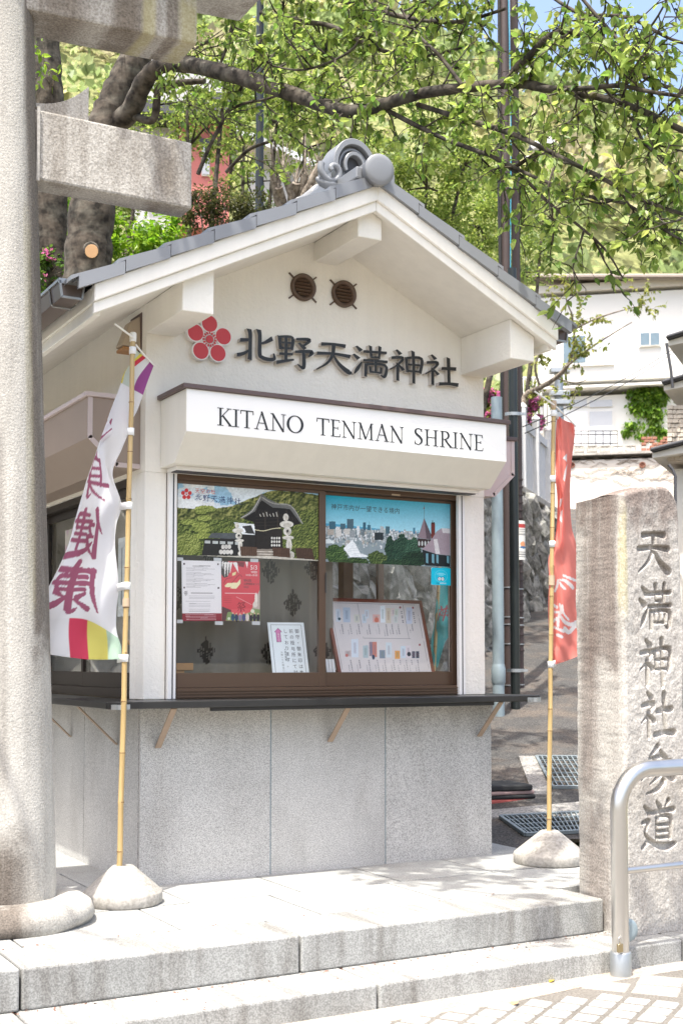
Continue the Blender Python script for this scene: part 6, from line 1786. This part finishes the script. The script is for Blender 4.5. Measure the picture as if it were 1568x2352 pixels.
bw = thing('brick_planter', 'red brick planter with open gaps at the right of the garden wall', 'planter', tuple(L(1505, 1050, -1)))
for r_ in range(5):
    for k in range(6):
        u0 = 1470 + 12*k + (6 if r_ % 2 else 0)
        if (r_ + k) % 4 == 3: continue
        fbox(L, u0, 1018+6.4*r_, u0+10.6, 1018+6.4*r_+5.4, -1.2+.01*((k*r_) % 3), -.95, 'brick', 'brick_red', bw)
# house at the right edge with eaves, gutter and stone-clad pier
o, ex, ey, L = frame_at(1550, 1100, 17, -24)
sh = thing('stone_clad_house', 'house at the right edge with dark gutters and stone clad pier', 'house', tuple(o))
fbox(L, 1532, 930, 1700, 1000, .0, 2.5, 'bay_wall', 'stone_clad', sh)
rr = random.Random(6)
for r_ in range(12):
    u = 1533
    while u < 1600:
        w_ = rr.uniform(7, 15); fbox(L, u, 932+10.5*r_, u+w_-.8, 932+10.5*r_+9.4, -.03-rr.uniform(0,.03), .05, 'cladding_stone', 'stone_clad', sh); u += w_
fbox(L, 1532, 1000, 1700, 1060, .02, 2.5, 'bay_wall', 'stone_clad', sh)
fbox(L, 1545, 1062, 1700, 1500, .25, 2.5, 'lower_wall', 'house_cream', sh)
fbox(L, 1560, 700, 1700, 930, .3, 2.5, 'upper_wall', 'house_white', sh)
for v0, u0 in ((790, 1536), (892, 1526), (1045, 1500)):
    MB().prism([L(u0, v0, -.3), L(1700, v0-50, -.3), L(1700, v0-60, -.3), L(u0, v0-9, -.3)], ey*2.4).build('eaves', 'house_dark', sh, .02)
    MB().prism([L(u0+3, v0+12, -.2), L(1700, v0-20, -.2), L(1700, v0-49, -.2), L(u0+3, v0+1, -.2)], ey*2.2).build('soffit', 'house_cream', sh)
MB().tube([L(1543, 1075, -.3), L(1552, 1085, -.3), L(1558, 1100, -.3), L(1558, 1500, -.3)], .02, 8).build('downpipe', 'house_dark', sh)
MB().tube([L(1538, 800, -.3), L(1548, 860, -.3), L(1552, 900, -.3)], .02, 8).build('downpipe', 'house_dark', sh)
# houses glimpsed through the trees at the left
o, ex, ey, L = frame_at(430, 390, 24, 8)
ph = thing('red_house', 'salmon red house with white window behind the torii and cherry tree', 'house', tuple(o))
fbox(L, 410, 275, 527, 520, 0, 6, 'wall', 'house_pink', ph); fbox(L, 300, 285, 409.5, 520, .2, 6, 'side_wall', 'house_grey', ph); fbox(L, 300, 262, 532, 275, -.4, 6, 'eaves', 'house_dark', ph)
win(ph, L, 463, 338, 482, 405, -.01, 1, ['pane_pale'])
fbox(L, 420, 322, 500, 329, -.05, 0, 'trim', 'house_dark', ph); fbox(L, 340, 120, 560, 236, .3, 6, 'upper_storey', 'house_grey', ph)
fbox(L, 440, 236, 552, 262, -.4, 6, 'balcony_floor', 'house_dark', ph)
for k in range(20): fbox(L, 440+5.6*k, 222, 442.6+5.6*k, 262-4, -.38, -.33, 'baluster', 'fence_grey', ph)
o, ex, ey, L = frame_at(660, 430, 20, -12)
gh = thing('pale_house', 'pale grey house with sloping green white roof behind the ridge tiles', 'house', tuple(o))
fbox(L, 570, 385, 705, 560, 0, 5, 'wall', 'house_grey', gh); fbox(L, 700, 385, 742, 560, -.02, 4, 'side_wall', 'house_cream', gh)
MB().prism([L(560, 330, -.4), L(752, 412, -.4), L(752, 398, -.4), L(560, 312, -.4)], ey*5).build('roof', 'pane_pale', gh)
MB().tube([L(690, 425, -.2), L(730, 421, -.2)], .05, 8).build('handrail', 'white_metal', gh)
o, ex, ey, L = frame_at(1180, 900, 27, 0)
vh = thing('veranda_house', 'white veranda with slim posts glimpsed left of the white house', 'house', tuple(o))
fbox(L, 1195, 985, 1262, 1100, .5, 4, 'wall', 'house_cream', vh); fbox(L, 1190, 905, 1240, 912, -.2, 3, 'deck', 'house_white', vh); fbox(L, 1195, 870, 1238, 873, -.2, 0, 'handrail', 'house_white', vh)
for k in range(6): fbox(L, 1197+7.5*k, 873, 1199+7.5*k, 905, -.2, -.1, 'baluster', 'house_white', vh)
for u in (1228, 1248, 1256): fbox(L, u, 912, u+4, 1020, -.1, .1, 'post', 'house_white', vh)

# steel mast before the white house
ms = thing('steel_mast', 'pale steel mast with brackets rising behind the red banner top', 'mast', tuple(at(1284, 1040, d=26)))
a_, b2 = at(1284, 1060, d=26), at(1284, 846, d=26)
MB().lathe([(.10, a_.z), (.09, b2.z)], (a_.x, a_.y, 0), 12).build('shaft', 'galvanised', ms)
for v in (852, 905, 925): MB().obox(at(1284, v, d=26), RT*.2, FH*.12, Vector((0, 0, .05))).build('bracket', 'galvanised', ms, .01)
# overhead wires
for k, (a, b_, lb) in enumerate((((1200,800,14),(1568,735,30),'upper power wire running to the right edge'), ((1205,815,14),(1568,742,30),'lower power wire running to the right edge'))):
    a, b_ = at(a[0]+.0, a[1]+180, d=a[2]), at(b_[0]+60, b_[1], d=b_[2])
    pts = [a.lerp(b_, t) - Vector((0,0,.5*4*t*(1-t)*.35)) for t in np.linspace(0, 1, 14)]
    o = MB().tube(pts, .007, 5).build('power_wire', 'rubber_black'); tag(o, lb, 'wire', 'power wires')

# ================================================================== trees and plants
LEAF = np.array([(0,0,0),(.30,.27,.05),(.66,.21,.04),(1,0,-.10),(.66,-.21,.04),(.30,-.27,.05),(.5,0,-.02)])
LTRI = np.array([(0,6,1),(1,6,2),(6,3,2),(0,5,6),(5,4,6),(6,4,3)])
LEAF_S = np.array([(0,0,0),(.45,.30,.04),(1,0,-.06),(.45,-.30,.04)])
STRI = np.array([(0,2,1),(0,3,2)])
def leaves(name, P, Dr, S, cols, parent, kind='stuff', simple_=False, mat='leaf_card', width=1.0, seed=1):
    """P positions, Dr directions, S sizes, cols per-leaf colours"""
    r = np.random.default_rng(seed)
    T, I = (LEAF_S, STRI) if simple_ else (LEAF, LTRI)
    P = np.asarray(P); Dr = np.asarray(Dr); Dr = Dr/np.linalg.norm(Dr, axis=1, keepdims=True)
    up = r.normal(size=P.shape)*.55 + np.array([0, 0, 1.0])
    sd = np.cross(up, Dr); sd /= np.linalg.norm(sd, axis=1, keepdims=True)+1e-9
    nm = np.cross(Dr, sd)
    n, k = len(P), len(T)
    V = P[:, None] + S[:, None, None]*(T[None, :, 0:1]*Dr[:, None] + width*T[None, :, 1:2]*sd[:, None] + T[None, :, 2:3]*nm[:, None])
    F = (np.arange(n)*k)[:, None, None] + I[None]
    C_ = np.repeat(np.asarray(cols), k, axis=0)
    o = np_mesh(name, V.reshape(-1, 3), F.reshape(-1, 3), mat, parent, C_, kind=kind)
    return o
def leaf_cols(n, r, a=(.075,.17,.018), b_=(.20,.30,.035), dark=.0, spread=.22):
    t = r.random((n, 1)); c = np.array(a)*(1-t) + np.array(b_)*t
    return np.clip(c*(1 + spread*r.normal(size=(n, 1))), .004, .6)

class Tree:
    def __init__(s, seed): s.r = np.random.default_rng(seed); s.tw = MB(); s.P = []; s.D = []; s.S = []
    def twig(s, p, d, L, r0, lvl, size, leafy=1.0, droop=.25):
        n = 5; pts = [Vector(p)]; d = Vector(d).normalized()
        for k in range(n):
            d = (d + Vector(s.r.normal(size=3))*.20 + Vector((0,0,-droop*.10 if lvl else .02))).normalized()
            pts.append(pts[-1] + d*L/n)
        s.tw.tube(pts, [r0*(1-.75*k/n) for k in range(n+1)], 4 if r0 < .006 else 5, caps=False)
        if lvl > 0:
            for k in range(1, n+1):
                for _ in range(1 if s.r.random() < .72 else 2):
                    dd = (Vector(s.r.normal(size=3)) + d*.9); s.twig(pts[k], dd, L*s.r.uniform(.35,.65), r0*.5, lvl-1, size, leafy, droop)
        if lvl <= 1:
            for k in range(1, n+1):
                m = s.r.poisson(leafy*(1.05 if lvl == 0 else .55))
                for _ in range(m):
                    q = pts[k-1].lerp(pts[k], s.r.random())
                    dd = Vector(s.r.normal(size=3))*.75 + d*.45 + Vector((0,0,-.75))
                    s.P.append(tuple(q)); s.D.append(tuple(dd)); s.S.append(size*s.r.uniform(.55,1.25))
    def limb(s, pts, rad, mb, dens, L, size, r0=.008, leafy=1.0, start=.1, lvl=1, bias=(0,0,0)):
        """pts: control list of Vector; thick limb into mb, twigs sprout along it"""
        C_ = catmull([tuple(p) + (q,) for p, q in zip(pts, rad)], len(pts)*5)
        mb.tube([c[:3] for c in C_], [max(.004, c[3]*(1+.05*math.sin(k*1.7)+.04*math.sin(k*3.1))) for k, c in enumerate(C_)], 10)
        ln = 0
        for k in range(1, len(C_)):
            seg = np.linalg.norm(C_[k][:3]-C_[k-1][:3]); ln += seg
            if k/len(C_) < start: continue
            for _ in range(s.r.poisson(seg*dens)):
                d = Vector(C_[k][:3]-C_[k-1][:3]).normalized()
                o = Vector(s.r.normal(size=3)); o = (o - d*o.dot(d)).normalized()
                s.twig(C_[k][:3], o + d*.35 + Vector(bias), L*s.r.uniform(.5,1.3), r0, lvl, size, leafy)
ch = thing('cherry_tree', 'large cherry tree behind the torii with long leafy branches over the roof', 'tree', tuple(at(205, 900, d=11.2)))
T1 = Tree(5); trunk = MB(); br = MB()
def pv(l): return [at(u, v, d=d) for u, v, d in l]
T1.limb(pv([(196,760,11.2),(200,640,11.2),(208,520,11.2),(222,400,11.2),(240,310,11.2),(262,250,11.2),(290,180,11.2),(330,90,11.3),(350,-40,11.4)]), [.24,.215,.205,.20,.19,.17,.15,.12,.10], trunk, .3, .6, .085, start=.75)
T1.limb(pv([(250,300,11.2),(300,255,11.0),(330,190,10.8),(370,150,10.6),(430,148,10.3)]), [.10,.09,.08,.07,.066], trunk, .5, .6, .085, start=.6)
trunk.lathe([(.03,0),(.066,.02),(.07,.10),(.055,.13)], at(212,580,d=10.95), 14, axis=tuple(-FW*.9 + RT*.1))
trunk.build('trunk', 'bark', ch)
MB().lathe([(.058,0),(.056,.004),(.002,.0045)], at(211,577,d=10.80), 14, axis=tuple(-FW*.95 - UP*.1), sm=False).build('cut_stub', 'leaf_dry', ch)
def branch(l, rad, dens, L, size=.068, **k):
    b_ = MB(); T1.limb(pv(l), [q*.74 for q in rad], b_, dens*1.7, L, size, **k); b_.build('branch', 'bark', ch)
branch([(425,146,10.3),(520,168,9.9),(640,205,9.5),(740,240,9.1),(800,256,8.8),(870,243,8.5),(960,216,8.2),(1080,200,7.9),(1190,192,7.7),(1260,205,7.5),(1350,218,7.3),(1450,245,7.1),(1568,300,6.9),(1700,360,6.8)],
       [.088,.086,.078,.07,.064,.058,.05,.043,.04,.036,.031,.026,.022,.018], 4.2, .42, bias=(0,0,.25), leafy=1.0)
branch([(1235,202,7.5),(1340,203,7.2),(1420,197,7.0),(1500,212,6.8),(1600,226,6.7)], [.022,.020,.018,.015,.012], 5.0, .40)
branch([(1178,192,7.7),(1180,160,7.6),(1215,128,7.5),(1262,82,7.4),(1320,74,7.3),(1400,110,7.1),(1460,165,7.0),(1520,196,6.9),(1610,225,6.8)], [.03,.03,.028,.025,.022,.02,.017,.015,.012], 5.0, .40)
branch([(874,245,8.5),(949,285,8.3),(1024,320,8.1),(1090,345,7.9),(1134,362,7.8),(1200,408,7.7),(1262,468,7.6),(1330,520,7.5),(1390,575,7.4),(1430,640,7.4)], [.022,.021,.02,.018,.017,.015,.013,.011,.009,.006], 4.6, .38)
branch([(958,240,8.3),(1054,270,8.0),(1154,300,7.7),(1209,322,7.5),(1284,360,7.4),(1374,405,7.2),(1464,455,7.0),(1568,492,6.9),(1660,520,6.8)], [.022,.022,.022,.02,.018,.017,.015,.013,.01], 4.8, .38)
branch([(1134,360,7.8),(1234,410,7.6),(1349,450,7.4),(1440,470,7.2),(1510,520,7.1),(1580,560,7.0)], [.014,.014,.013,.012,.01,.008], 4.6, .36)
branch([(1450,270,7.1),(1480,330,7.0),(1530,370,6.9),(1580,400,6.9)], [.012,.011,.009,.007], 4.6, .34)
branch([(1500,140,7.2),(1440,110,7.3),(1390,60,7.4),(1330,-10,7.5)], [.012,.013,.014,.014], 4.8, .36)
branch([(1250,-20,7.8),(1330,30,7.6),(1440,40,7.4),(1540,90,7.2),(1620,110,7.1)], [.016,.015,.014,.012,.01], 5.5, .40)
branch([(600,30,9.8),(690,50,9.5),(760,60,9.3),(860,110,9.0),(960,130,8.8),(1060,110,8.6)], [.028,.026,.023,.02,.016,.012], 5.0, .42)
branch([(700,-20,9.6),(820,10,9.2),(930,40,8.9),(1050,50,8.6),(1160,20,8.3)], [.026,.024,.022,.018,.014], 5.6, .44)
branch([(455,400,10.2),(480,340,10.2),(520,262,10.1),(556,198,10.0),(600,90,9.9)], [.024,.022,.020,.018,.014], 3.2, .36)
branch([(520,258,10.1),(560,238,10.0),(610,228,9.9),(680,205,9.7)], [.016,.015,.013,.01], 3.0, .34)
branch([(300,262,11.0),(352,275,10.9),(366,205,10.8),(405,192,10.7),(470,186,10.5)], [.05,.045,.045,.04,.03], 3.4, .42)
branch([(520,395,10.8),(570,345,10.6),(620,325,10.5),(670,308,10.4)], [.022,.02,.016,.012], 2.2, .34)
branch([(560,-40,10.2),(540,40,10.2),(520,110,10.2),(500,160,10.2)], [.03,.028,.02,.012], 5.0, .42)
branch([(870,-30,8.9),(840,60,8.9),(800,120,8.9),(700,160,9.0),(620,150,9.2)], [.016,.015,.013,.011,.008], 5.0, .40)
branch([(1060,195,7.9),(1010,130,8.0),(960,80,8.1),(920,20,8.2)], [.018,.016,.013,.011], 5.5, .40)
# boughs overhead, out of the picture, that drop the dappled shade
for l, rad, dn, lf in (([Vector((-2.2,1.2,6.6)), Vector((-1.2,-.4,6.3)), Vector((-.5,-1.5,5.9)), Vector((.1,-2.3,5.6))], [.05,.04,.03,.018], 5.5, 1.6),
               ([Vector((-1.0,-.6,6.2)), Vector((-.2,-1.4,5.8)), Vector((.3,-1.9,5.6)), Vector((.75,-2.2,5.5))], [.035,.03,.02,.012], 6.0, 1.6),
               ([Vector((-2.2,1.2,6.6)), Vector((-2.6,-.3,6.5)), Vector((-2.7,-1.5,6.2)), Vector((-2.4,-2.6,6.0))], [.045,.035,.025,.015], .9, 1.0),
               ([Vector((-.6,-1.4,5.9)), Vector((-.3,-2.2,5.6)), Vector((.2,-2.9,5.4)), Vector((.8,-3.3,5.2))], [.016,.014,.012,.008], 2.2, 1.2),
               ([Vector((.9,3.9,7.6)), Vector((1.8,2.9,7.5)), Vector((2.6,1.8,7.3)), Vector((3.4,.6,7.1))], [.06,.05,.035,.02], 6.0, 1.6),
               ([Vector((1.6,3.2,7.5)), Vector((2.8,3.0,7.7)), Vector((4.0,2.6,7.8)), Vector((5.2,2.4,8.0))], [.05,.04,.03,.018], 6.0, 1.6),
               ([Vector((2.0,4.0,8.2)), Vector((3.4,4.6,8.6)), Vector((4.8,5.0,9.0)), Vector((6.2,5.4,9.6))], [.05,.04,.03,.018], 6.0, 1.6),
               ([Vector((1.0,3.4,7.4)), Vector((1.2,2.2,7.0)), Vector((1.6,1.0,6.8)), Vector((2.2,-.2,6.7))], [.05,.04,.03,.018], 5.0, 1.5)):
    b_ = MB(); T1.limb(l, rad, b_, dn*1.25, .5, .095, leafy=lf); b_.build('branch', 'bark', ch)
T1.tw.build('twigs', 'bark', ch, kind='stuff')
cr_ = np.random.default_rng(3)
leaves('crown', T1.P, T1.D, np.array(T1.S), leaf_cols(len(T1.P), cr_, (.12,.22,.035), (.40,.48,.11), spread=.28), ch)
ch['leaf_count'] = len(T1.P)

# second trunk at the far left
t2 = thing('leaning_tree', 'dark mossy tree trunk beside the torii pillar', 'tree', tuple(at(112, 500, d=12.5)))
b_ = MB(); Q = Tree(9); Q.limb(pv([(118,700,12.5),(118,400,12.5),(113,230,12.5),(108,120,12.5),(104,0,12.5),(100,-120,12.5)]), [.16,.155,.145,.135,.125,.11], b_, 3.0, .7, .085, start=.3)
b_.build('trunk', 'bark', t2); leaves('crown', Q.P, Q.D, np.array(Q.S), leaf_cols(len(Q.P), cr_, (.12,.26,.02), (.36,.50,.06)), t2)
Q.tw.build('twigs', 'bark_pale', t2, kind='stuff')

def blob_tree(name, label, cat, cx, cy, zb, blobs, n, size, ca, cb, trunk_r=.08, seed=0, mat='leaf_card', group=None, stems=3, down=-.3, flowers=None):
    """blobs: (dx, dy, z, rx, ry, rz) relative crown lumps"""
    r = np.random.default_rng(seed)
    t = thing(name, label, cat, (cx, cy, zb), group)
    b_ = MB()
    for k in range(stems):
        bl = blobs[k % len(blobs)]; e = Vector((cx+bl[0], cy+bl[1], bl[2])); a = Vector((cx+r.normal()*.05*stems, cy+r.normal()*.05*stems, zb)); m_ = a.lerp(e, .5) + Vector((r.normal()*.15, r.normal()*.15, 0))
        b_.tube([a, m_, e], [trunk_r, trunk_r*.75, trunk_r*.35], 7)
    for bl in blobs:
        for k in range(5):
            e = Vector((cx+bl[0], cy+bl[1], bl[2])); d = Vector(r.normal(size=3)).normalized()
            b_.tube([e, e + Vector((d.x*bl[3], d.y*bl[4], d.z*bl[5]))*.5, e + Vector((d.x*bl[3], d.y*bl[4], d.z*bl[5]))*.95], [trunk_r*.3, trunk_r*.2, trunk_r*.08], 5)
    b_.build('trunk', 'bark_pale' if trunk_r < .03 else 'bark', t)
    vol = np.array([bl[3]*bl[4]*bl[5] for bl in blobs])**.67; cnt = (n*vol/vol.sum()).astype(int)
    P_, D_, S_ = [], [], []
    for bl, c in zip(blobs, cnt):
        d = r.normal(size=(c, 3)); d /= np.linalg.norm(d, axis=1, keepdims=True)
        # sub-clumps
        nc = max(6, c//45); cc = r.normal(size=(nc, 3)); cc /= np.linalg.norm(cc, axis=1, keepdims=True); cc *= r.uniform(.45, 1.0, (nc, 1))
        q = cc[r.integers(0, nc, c)] + d*r.uniform(.02, .24, (c, 1))
        P_.append(q*np.array(bl[3:6]) + np.array([cx+bl[0], cy+bl[1], bl[2]])); D_.append(d + np.array([0, 0, down])); S_.append(size*r.uniform(.6, 1.3, c))
    P_ = np.concatenate(P_); D_ = np.concatenate(D_); S_ = np.concatenate(S_)
    leaves('crown', P_, D_, S_, leaf_cols(len(P_), r, ca, cb), t, simple_=True, seed=seed, mat=mat)
    if flowers:
        col, nf, fs = flowers; idx = r.integers(0, len(P_), nf)
        Pf = np.repeat(P_[idx], 5, axis=0) + r.normal(size=(nf*5, 3))*.01; Df = r.normal(size=(nf*5, 3)) + np.array(tuple(-FW))*.6
        leaves('flowers', Pf, Df, np.full(nf*5, fs), np.clip(np.array(col)*(1+.25*r.normal(size=(nf*5, 1))), .01, .9), t, simple_=True, mat='petal', width=1.5)
    return t
def bt(u, v, d): p = at(u, v, d=d); return p
TERZ = 3.66
# trimmed dark hedge by the lamp post
p = bt(520, 470, 12.6); k_ = 12.6/FPX
blob_tree('hedge_bush', 'clipped dark brown green hedge left of the lamp post', 'bush', p.x, p.y, TERZ, [(0,0,p.z-.05,.36,.30,.26),(-.22,.12,p.z-.1,.22,.2,.22),(.25,-.14,p.z-.08,.24,.2,.24)], 5200, .035, (.045,.06,.018), (.12,.12,.04), .02, 21)
p = bt(300, 560, 13.5)
blob_tree('bright_shrub', 'bright green shrub between the cherry trunk and the roof', 'shrub', p.x, p.y, TERZ, [(0,0,p.z-.1,.55,.5,.42),(.35,-.2,p.z-.05,.4,.4,.34),(-.4,.2,p.z,.4,.4,.5)], 4200, .07, (.10,.24,.012), (.28,.42,.03), .02, 22)
p = bt(110, 520, 13.5)
blob_tree('bright_shrub', 'bright green shrub seen between pillar and cherry trunk', 'shrub', p.x, p.y, TERZ, [(0,0,p.z,.3,.3,.7),(-.3,.1,p.z+.2,.4,.3,.6)], 3200, .07, (.09,.22,.012), (.26,.40,.03), .02, 23)
p = bt(112, 635, 12.4)
blob_tree('azalea_bush', 'pink azalea low between the pillar and the cherry trunk', 'azalea', p.x, p.y, TERZ, [(0,0,p.z,.3,.3,.25)], 1500, .05, (.05,.12,.015), (.12,.2,.03), .012, 24, flowers=((.62,.16,.36), 60, .04))
p = bt(1135, 940, 18.6)
blob_tree('azalea_bush', 'pink azalea in bloom between kiosk wall and grey pipe', 'azalea', p.x, p.y, TERZ, [(0,0,p.z,.27,.27,.29),(-.05,.1,p.z+.1,.24,.24,.24)], 1700, .07, (.10,.17,.02), (.28,.32,.06), .012, 25, group='azaleas on the terrace', flowers=((.78,.24,.48), 420, .075))
p = bt(1214, 960, 21.5)
blob_tree('azalea_bush', 'pink azalea in bloom right of the brown poles', 'azalea', p.x, p.y, TERZ, [(0,0,p.z-.05,.18,.26,.40),(.06,.05,p.z+.3,.18,.2,.18)], 1500, .075, (.10,.17,.02), (.28,.32,.06), .012, 26, group='azaleas on the terrace', flowers=((.78,.28,.52), 420, .08))
# trees behind the roof
rows_ = [(980,430,15,'leafy tree just right of the ridge ornament'), (1100,520,17,'leafy tree behind the right roof slope, left of the poles'), (1185,540,20.5,'leafy tree right of the utility poles above the roof end'), (700,250,17,'light green tree behind the ridge, left of the ornament'), (430,240,15,'light green tree behind the torii tie beam end'), (560,330,17,'light green tree around the black lamp post'), (240,420,16,'light green tree behind the cherry trunk')]
for k, (u, v, d, lb) in enumerate(rows_):
    p = bt(u, v, d); s_ = d/16
    blob_tree('garden_tree', lb, 'tree', p.x, p.y, TERZ, [(0,0,p.z,.55*s_,.55*s_,.45*s_),(.4,-.2,p.z+.3*s_,.45*s_,.5*s_,.4*s_),(-.45,.25,p.z+.25*s_,.5*s_,.5*s_,.4*s_),(.1,.1,p.z-.45*s_,.5*s_,.5*s_,.4*s_),(.1,0,p.z+.75*s_,.45*s_,.45*s_,.4*s_)], [7500,7500,7000,5000,4600,3600,5200][k], .052, (.11,.20,.025), (.38,.44,.10), .05, 40+k, group='trees on the terrace', stems=2)
# yellowish maple in front of the white house
mp = thing('maple_tree', 'young maple with yellow green leaves in front of the white house', 'tree', tuple(at(1196, 1040, d=19.6)))
T3 = Tree(31); b_ = MB()
for l, rad in (([(1196,1010,16),(1198,950,16),(1207,908,16),(1240,890,15.8),(1275,868,15.6),(1305,835,15.4),(1318,780,15.2),(1312,720,15)], [.05,.045,.04,.034,.028,.022,.016,.01]),
               ([(1300,842,15.4),(1345,806,15.2),(1400,770,15.0),(1450,740,14.8)], [.014,.012,.009,.005]),
               ([(1312,760,15.2),(1360,735,15.0),(1420,715,14.9),(1480,700,14.8)], [.013,.011,.008,.005]),
               ([(1275,868,15.6),(1320,880,15.4),(1350,870,15.3)], [.010,.008,.004]), ([(1312,720,15),(1300,680,14.9),(1330,640,14.8)], [.01,.008,.005]), ([(1240,890,15.8),(1228,840,15.7),(1250,790,15.6),(1262,740,15.5)], [.016,.014,.01,.006])):
    T3.limb(pv([(u_, v_, d_ + 3.6) for u_, v_, d_ in l]), [q*1.22 for q in rad], b_, 2.9, .44, .066, r0=.006, leafy=2.4, start=.25)
b_.build('trunk', 'bark_pale', mp); T3.tw.build('twigs', 'bark_pale', mp, kind='stuff')
leaves('crown', T3.P, T3.D, np.array(T3.S), leaf_cols(len(T3.P), cr_, (.17,.23,.04), (.40,.39,.10)), mp)
# ivy on the white house
o, ex, ey, L = frame_at(1400, 1050, 40, -12)
r = np.random.default_rng(12); P_ = []
for (cu_, cv_, su, sv, n) in ((1480,905,26,10,700),(1515,905,14,16,420),(1470,930,20,16,380),(1500,950,20,22,260),(1450,975,14,7,80),(1505,985,16,10,110),(1440,992,12,6,50),(1520,1000,10,14,120),(1530,1030,8,10,140),(1475,1000,12,8,40)):
    for q in range(n): P_.append(tuple(L(cu_ + su*r.normal()*.6, max(892, cv_ + sv*r.normal()*.6), -.06 - .12*r.random())))
P_ = np.array(P_)
iv = leaves('ivy', P_, r.normal(size=P_.shape)*.6 + np.array([0, 0, -1.0]), .20*r.uniform(.5,1.2,len(P_)), leaf_cols(len(P_), r, (.10,.22,.02), (.26,.40,.05)), None, simple_=True)
tag(iv, 'green ivy climbing over the lower storey of the white house', 'ivy', kind='stuff')
# pollarded bare shrub behind the ridge
bs = thing('pollarded_shrub', 'bare pollarded shrub with knobbly grey stems behind the ridge tiles', 'shrub', tuple(at(660, 520, d=13.5)))
b_ = MB(); r = random.Random(3)
for k, (u, v) in enumerate(((628,395),(650,385),(680,420),(700,400),(640,430),(720,430),(735,380))):
    a = at(665, 520, d=13.6); e = at(u, v, d=13.4); b_.tube([a, a.lerp(e, .5) + Vector((r.uniform(-.1,.1), r.uniform(-.1,.1), 0)), e], [.05,.04,.045], 7)
    for j in range(4):
        b_.tube([e, e + Vector((r.uniform(-.12,.12), r.uniform(-.1,.1), r.uniform(.2,.5)))], [.012,.004], 5)
b_.build('stems', 'bark_pale', bs)

# wooded hill: one far mass of foliage
r = np.random.default_rng(77); P_, D_, S_, C_ = [], [], [], []
for k in range(900):
    uu_ = r.uniform(-50, 85); vv_ = r.uniform(46, 138)
    s_ = np.clip((vv_-47)/85, 0, 1); crest_ = 46 + 20*np.clip((30-uu_)/60, 0, 1) + 3*math.sin(uu_*.11+1)
    z = 7.0 + crest_*(s_*s_*(3-2*s_))**.75
    x = CAM.x + FH.x*vv_ + RT.x*uu_; y = CAM.y + FH.y*vv_ + RT.y*uu_
    R_ = r.uniform(1.6, 3.4); n = 85
    d = r.normal(size=(n, 3)); d /= np.linalg.norm(d, axis=1, keepdims=True); d[:, 2] = np.abs(d[:, 2])*1.1
    P_.append(np.array([x, y, z+.3]) + d*R_*r.uniform(.75, 1.05, (n, 1))); D_.append(d + r.normal(size=(n, 3))*.7)
    S_.append(r.uniform(.5, 1.1, n)); base_ = [(.26,.31,.13), (.34,.37,.16), (.40,.38,.19), (.30,.35,.15), (.21,.26,.10), (.44,.40,.25), (.33,.38,.17), (.25,.32,.13)][r.integers(0, 8)]  # crown colours lightened and greyed to stand in for distance haze
    C_.append(np.clip(np.array(base_)*(1 + .25*r.normal(size=(n, 1))), .01, .7))
fw_ = leaves('hill_woodland', np.concatenate(P_), np.concatenate(D_), np.concatenate(S_), np.concatenate(C_), None, simple_=True, width=1.3)
tag(fw_, 'yellow green spring woodland covering the far hill', 'woodland', kind='stuff')

# ================================================================== small litter
for u, v, mn, lb, s_ in ((1603*.4874*0+803.8+938*.4874, 2095.6+328*.4874, 'leaf_yellow', 'single yellow fallen leaf below the lower step', .045), (803.8+760*.4874, 2095.6+438*.4874, 'leaf_dry', 'curled tan fallen leaf on the setts', .06)):
    p = at(u, v, z=-.266)
    V = np.array([(0,0,0),(.3,.27,.16),(.66,.2,.12),(1,0,.05),(.66,-.21,.18),(.3,-.27,.1),(.5,0,.02)])*s_
    a = .4; Vr = np.c_[V[:,0]*math.cos(a)-V[:,1]*math.sin(a), V[:,0]*math.sin(a)+V[:,1]*math.cos(a), V[:,2]] + np.array(tuple(p))
    o = np_mesh('fallen_leaf', Vr, LTRI, mn); tag(o, lb, 'leaf', 'fallen leaves')
r = np.random.default_rng(4); P_ = []
for k in range(420):
    q = r.random()
    if q < .45: x, y, z = r.uniform(-1.2, 2.0), -1.487 - abs(r.normal())*.03, -.163
    elif q < .75: x, y, z = r.uniform(-.8, 2.3), -1.807 - abs(r.normal())*.05, -.288
    elif q < .9: x, y, z = r.uniform(-1.2, 1.9), -1.112 + r.normal()*.006, .001
    else: x, y, z = r.uniform(-1.1, 1.9), r.uniform(-1.8, -1.5), -.163
    P_.append((x, y, z))
for k in range(60): P_.append((1.66 + r.normal()*.03, -1.84 + r.normal()*.03, -.286))
P_ = np.array(P_)
lt = leaves('bud_scale_litter', P_, r.normal(size=P_.shape)*np.array([1,1,.15]), r.uniform(.006,.022,len(P_)), np.clip(np.array([.34,.13,.075])*(1+.35*r.normal(size=(len(P_),1))), .02, .7), None, simple_=True, width=.5)
tag(lt, 'reddish bud scale litter along the step joints', 'litter', kind='stuff')
flush_texts()
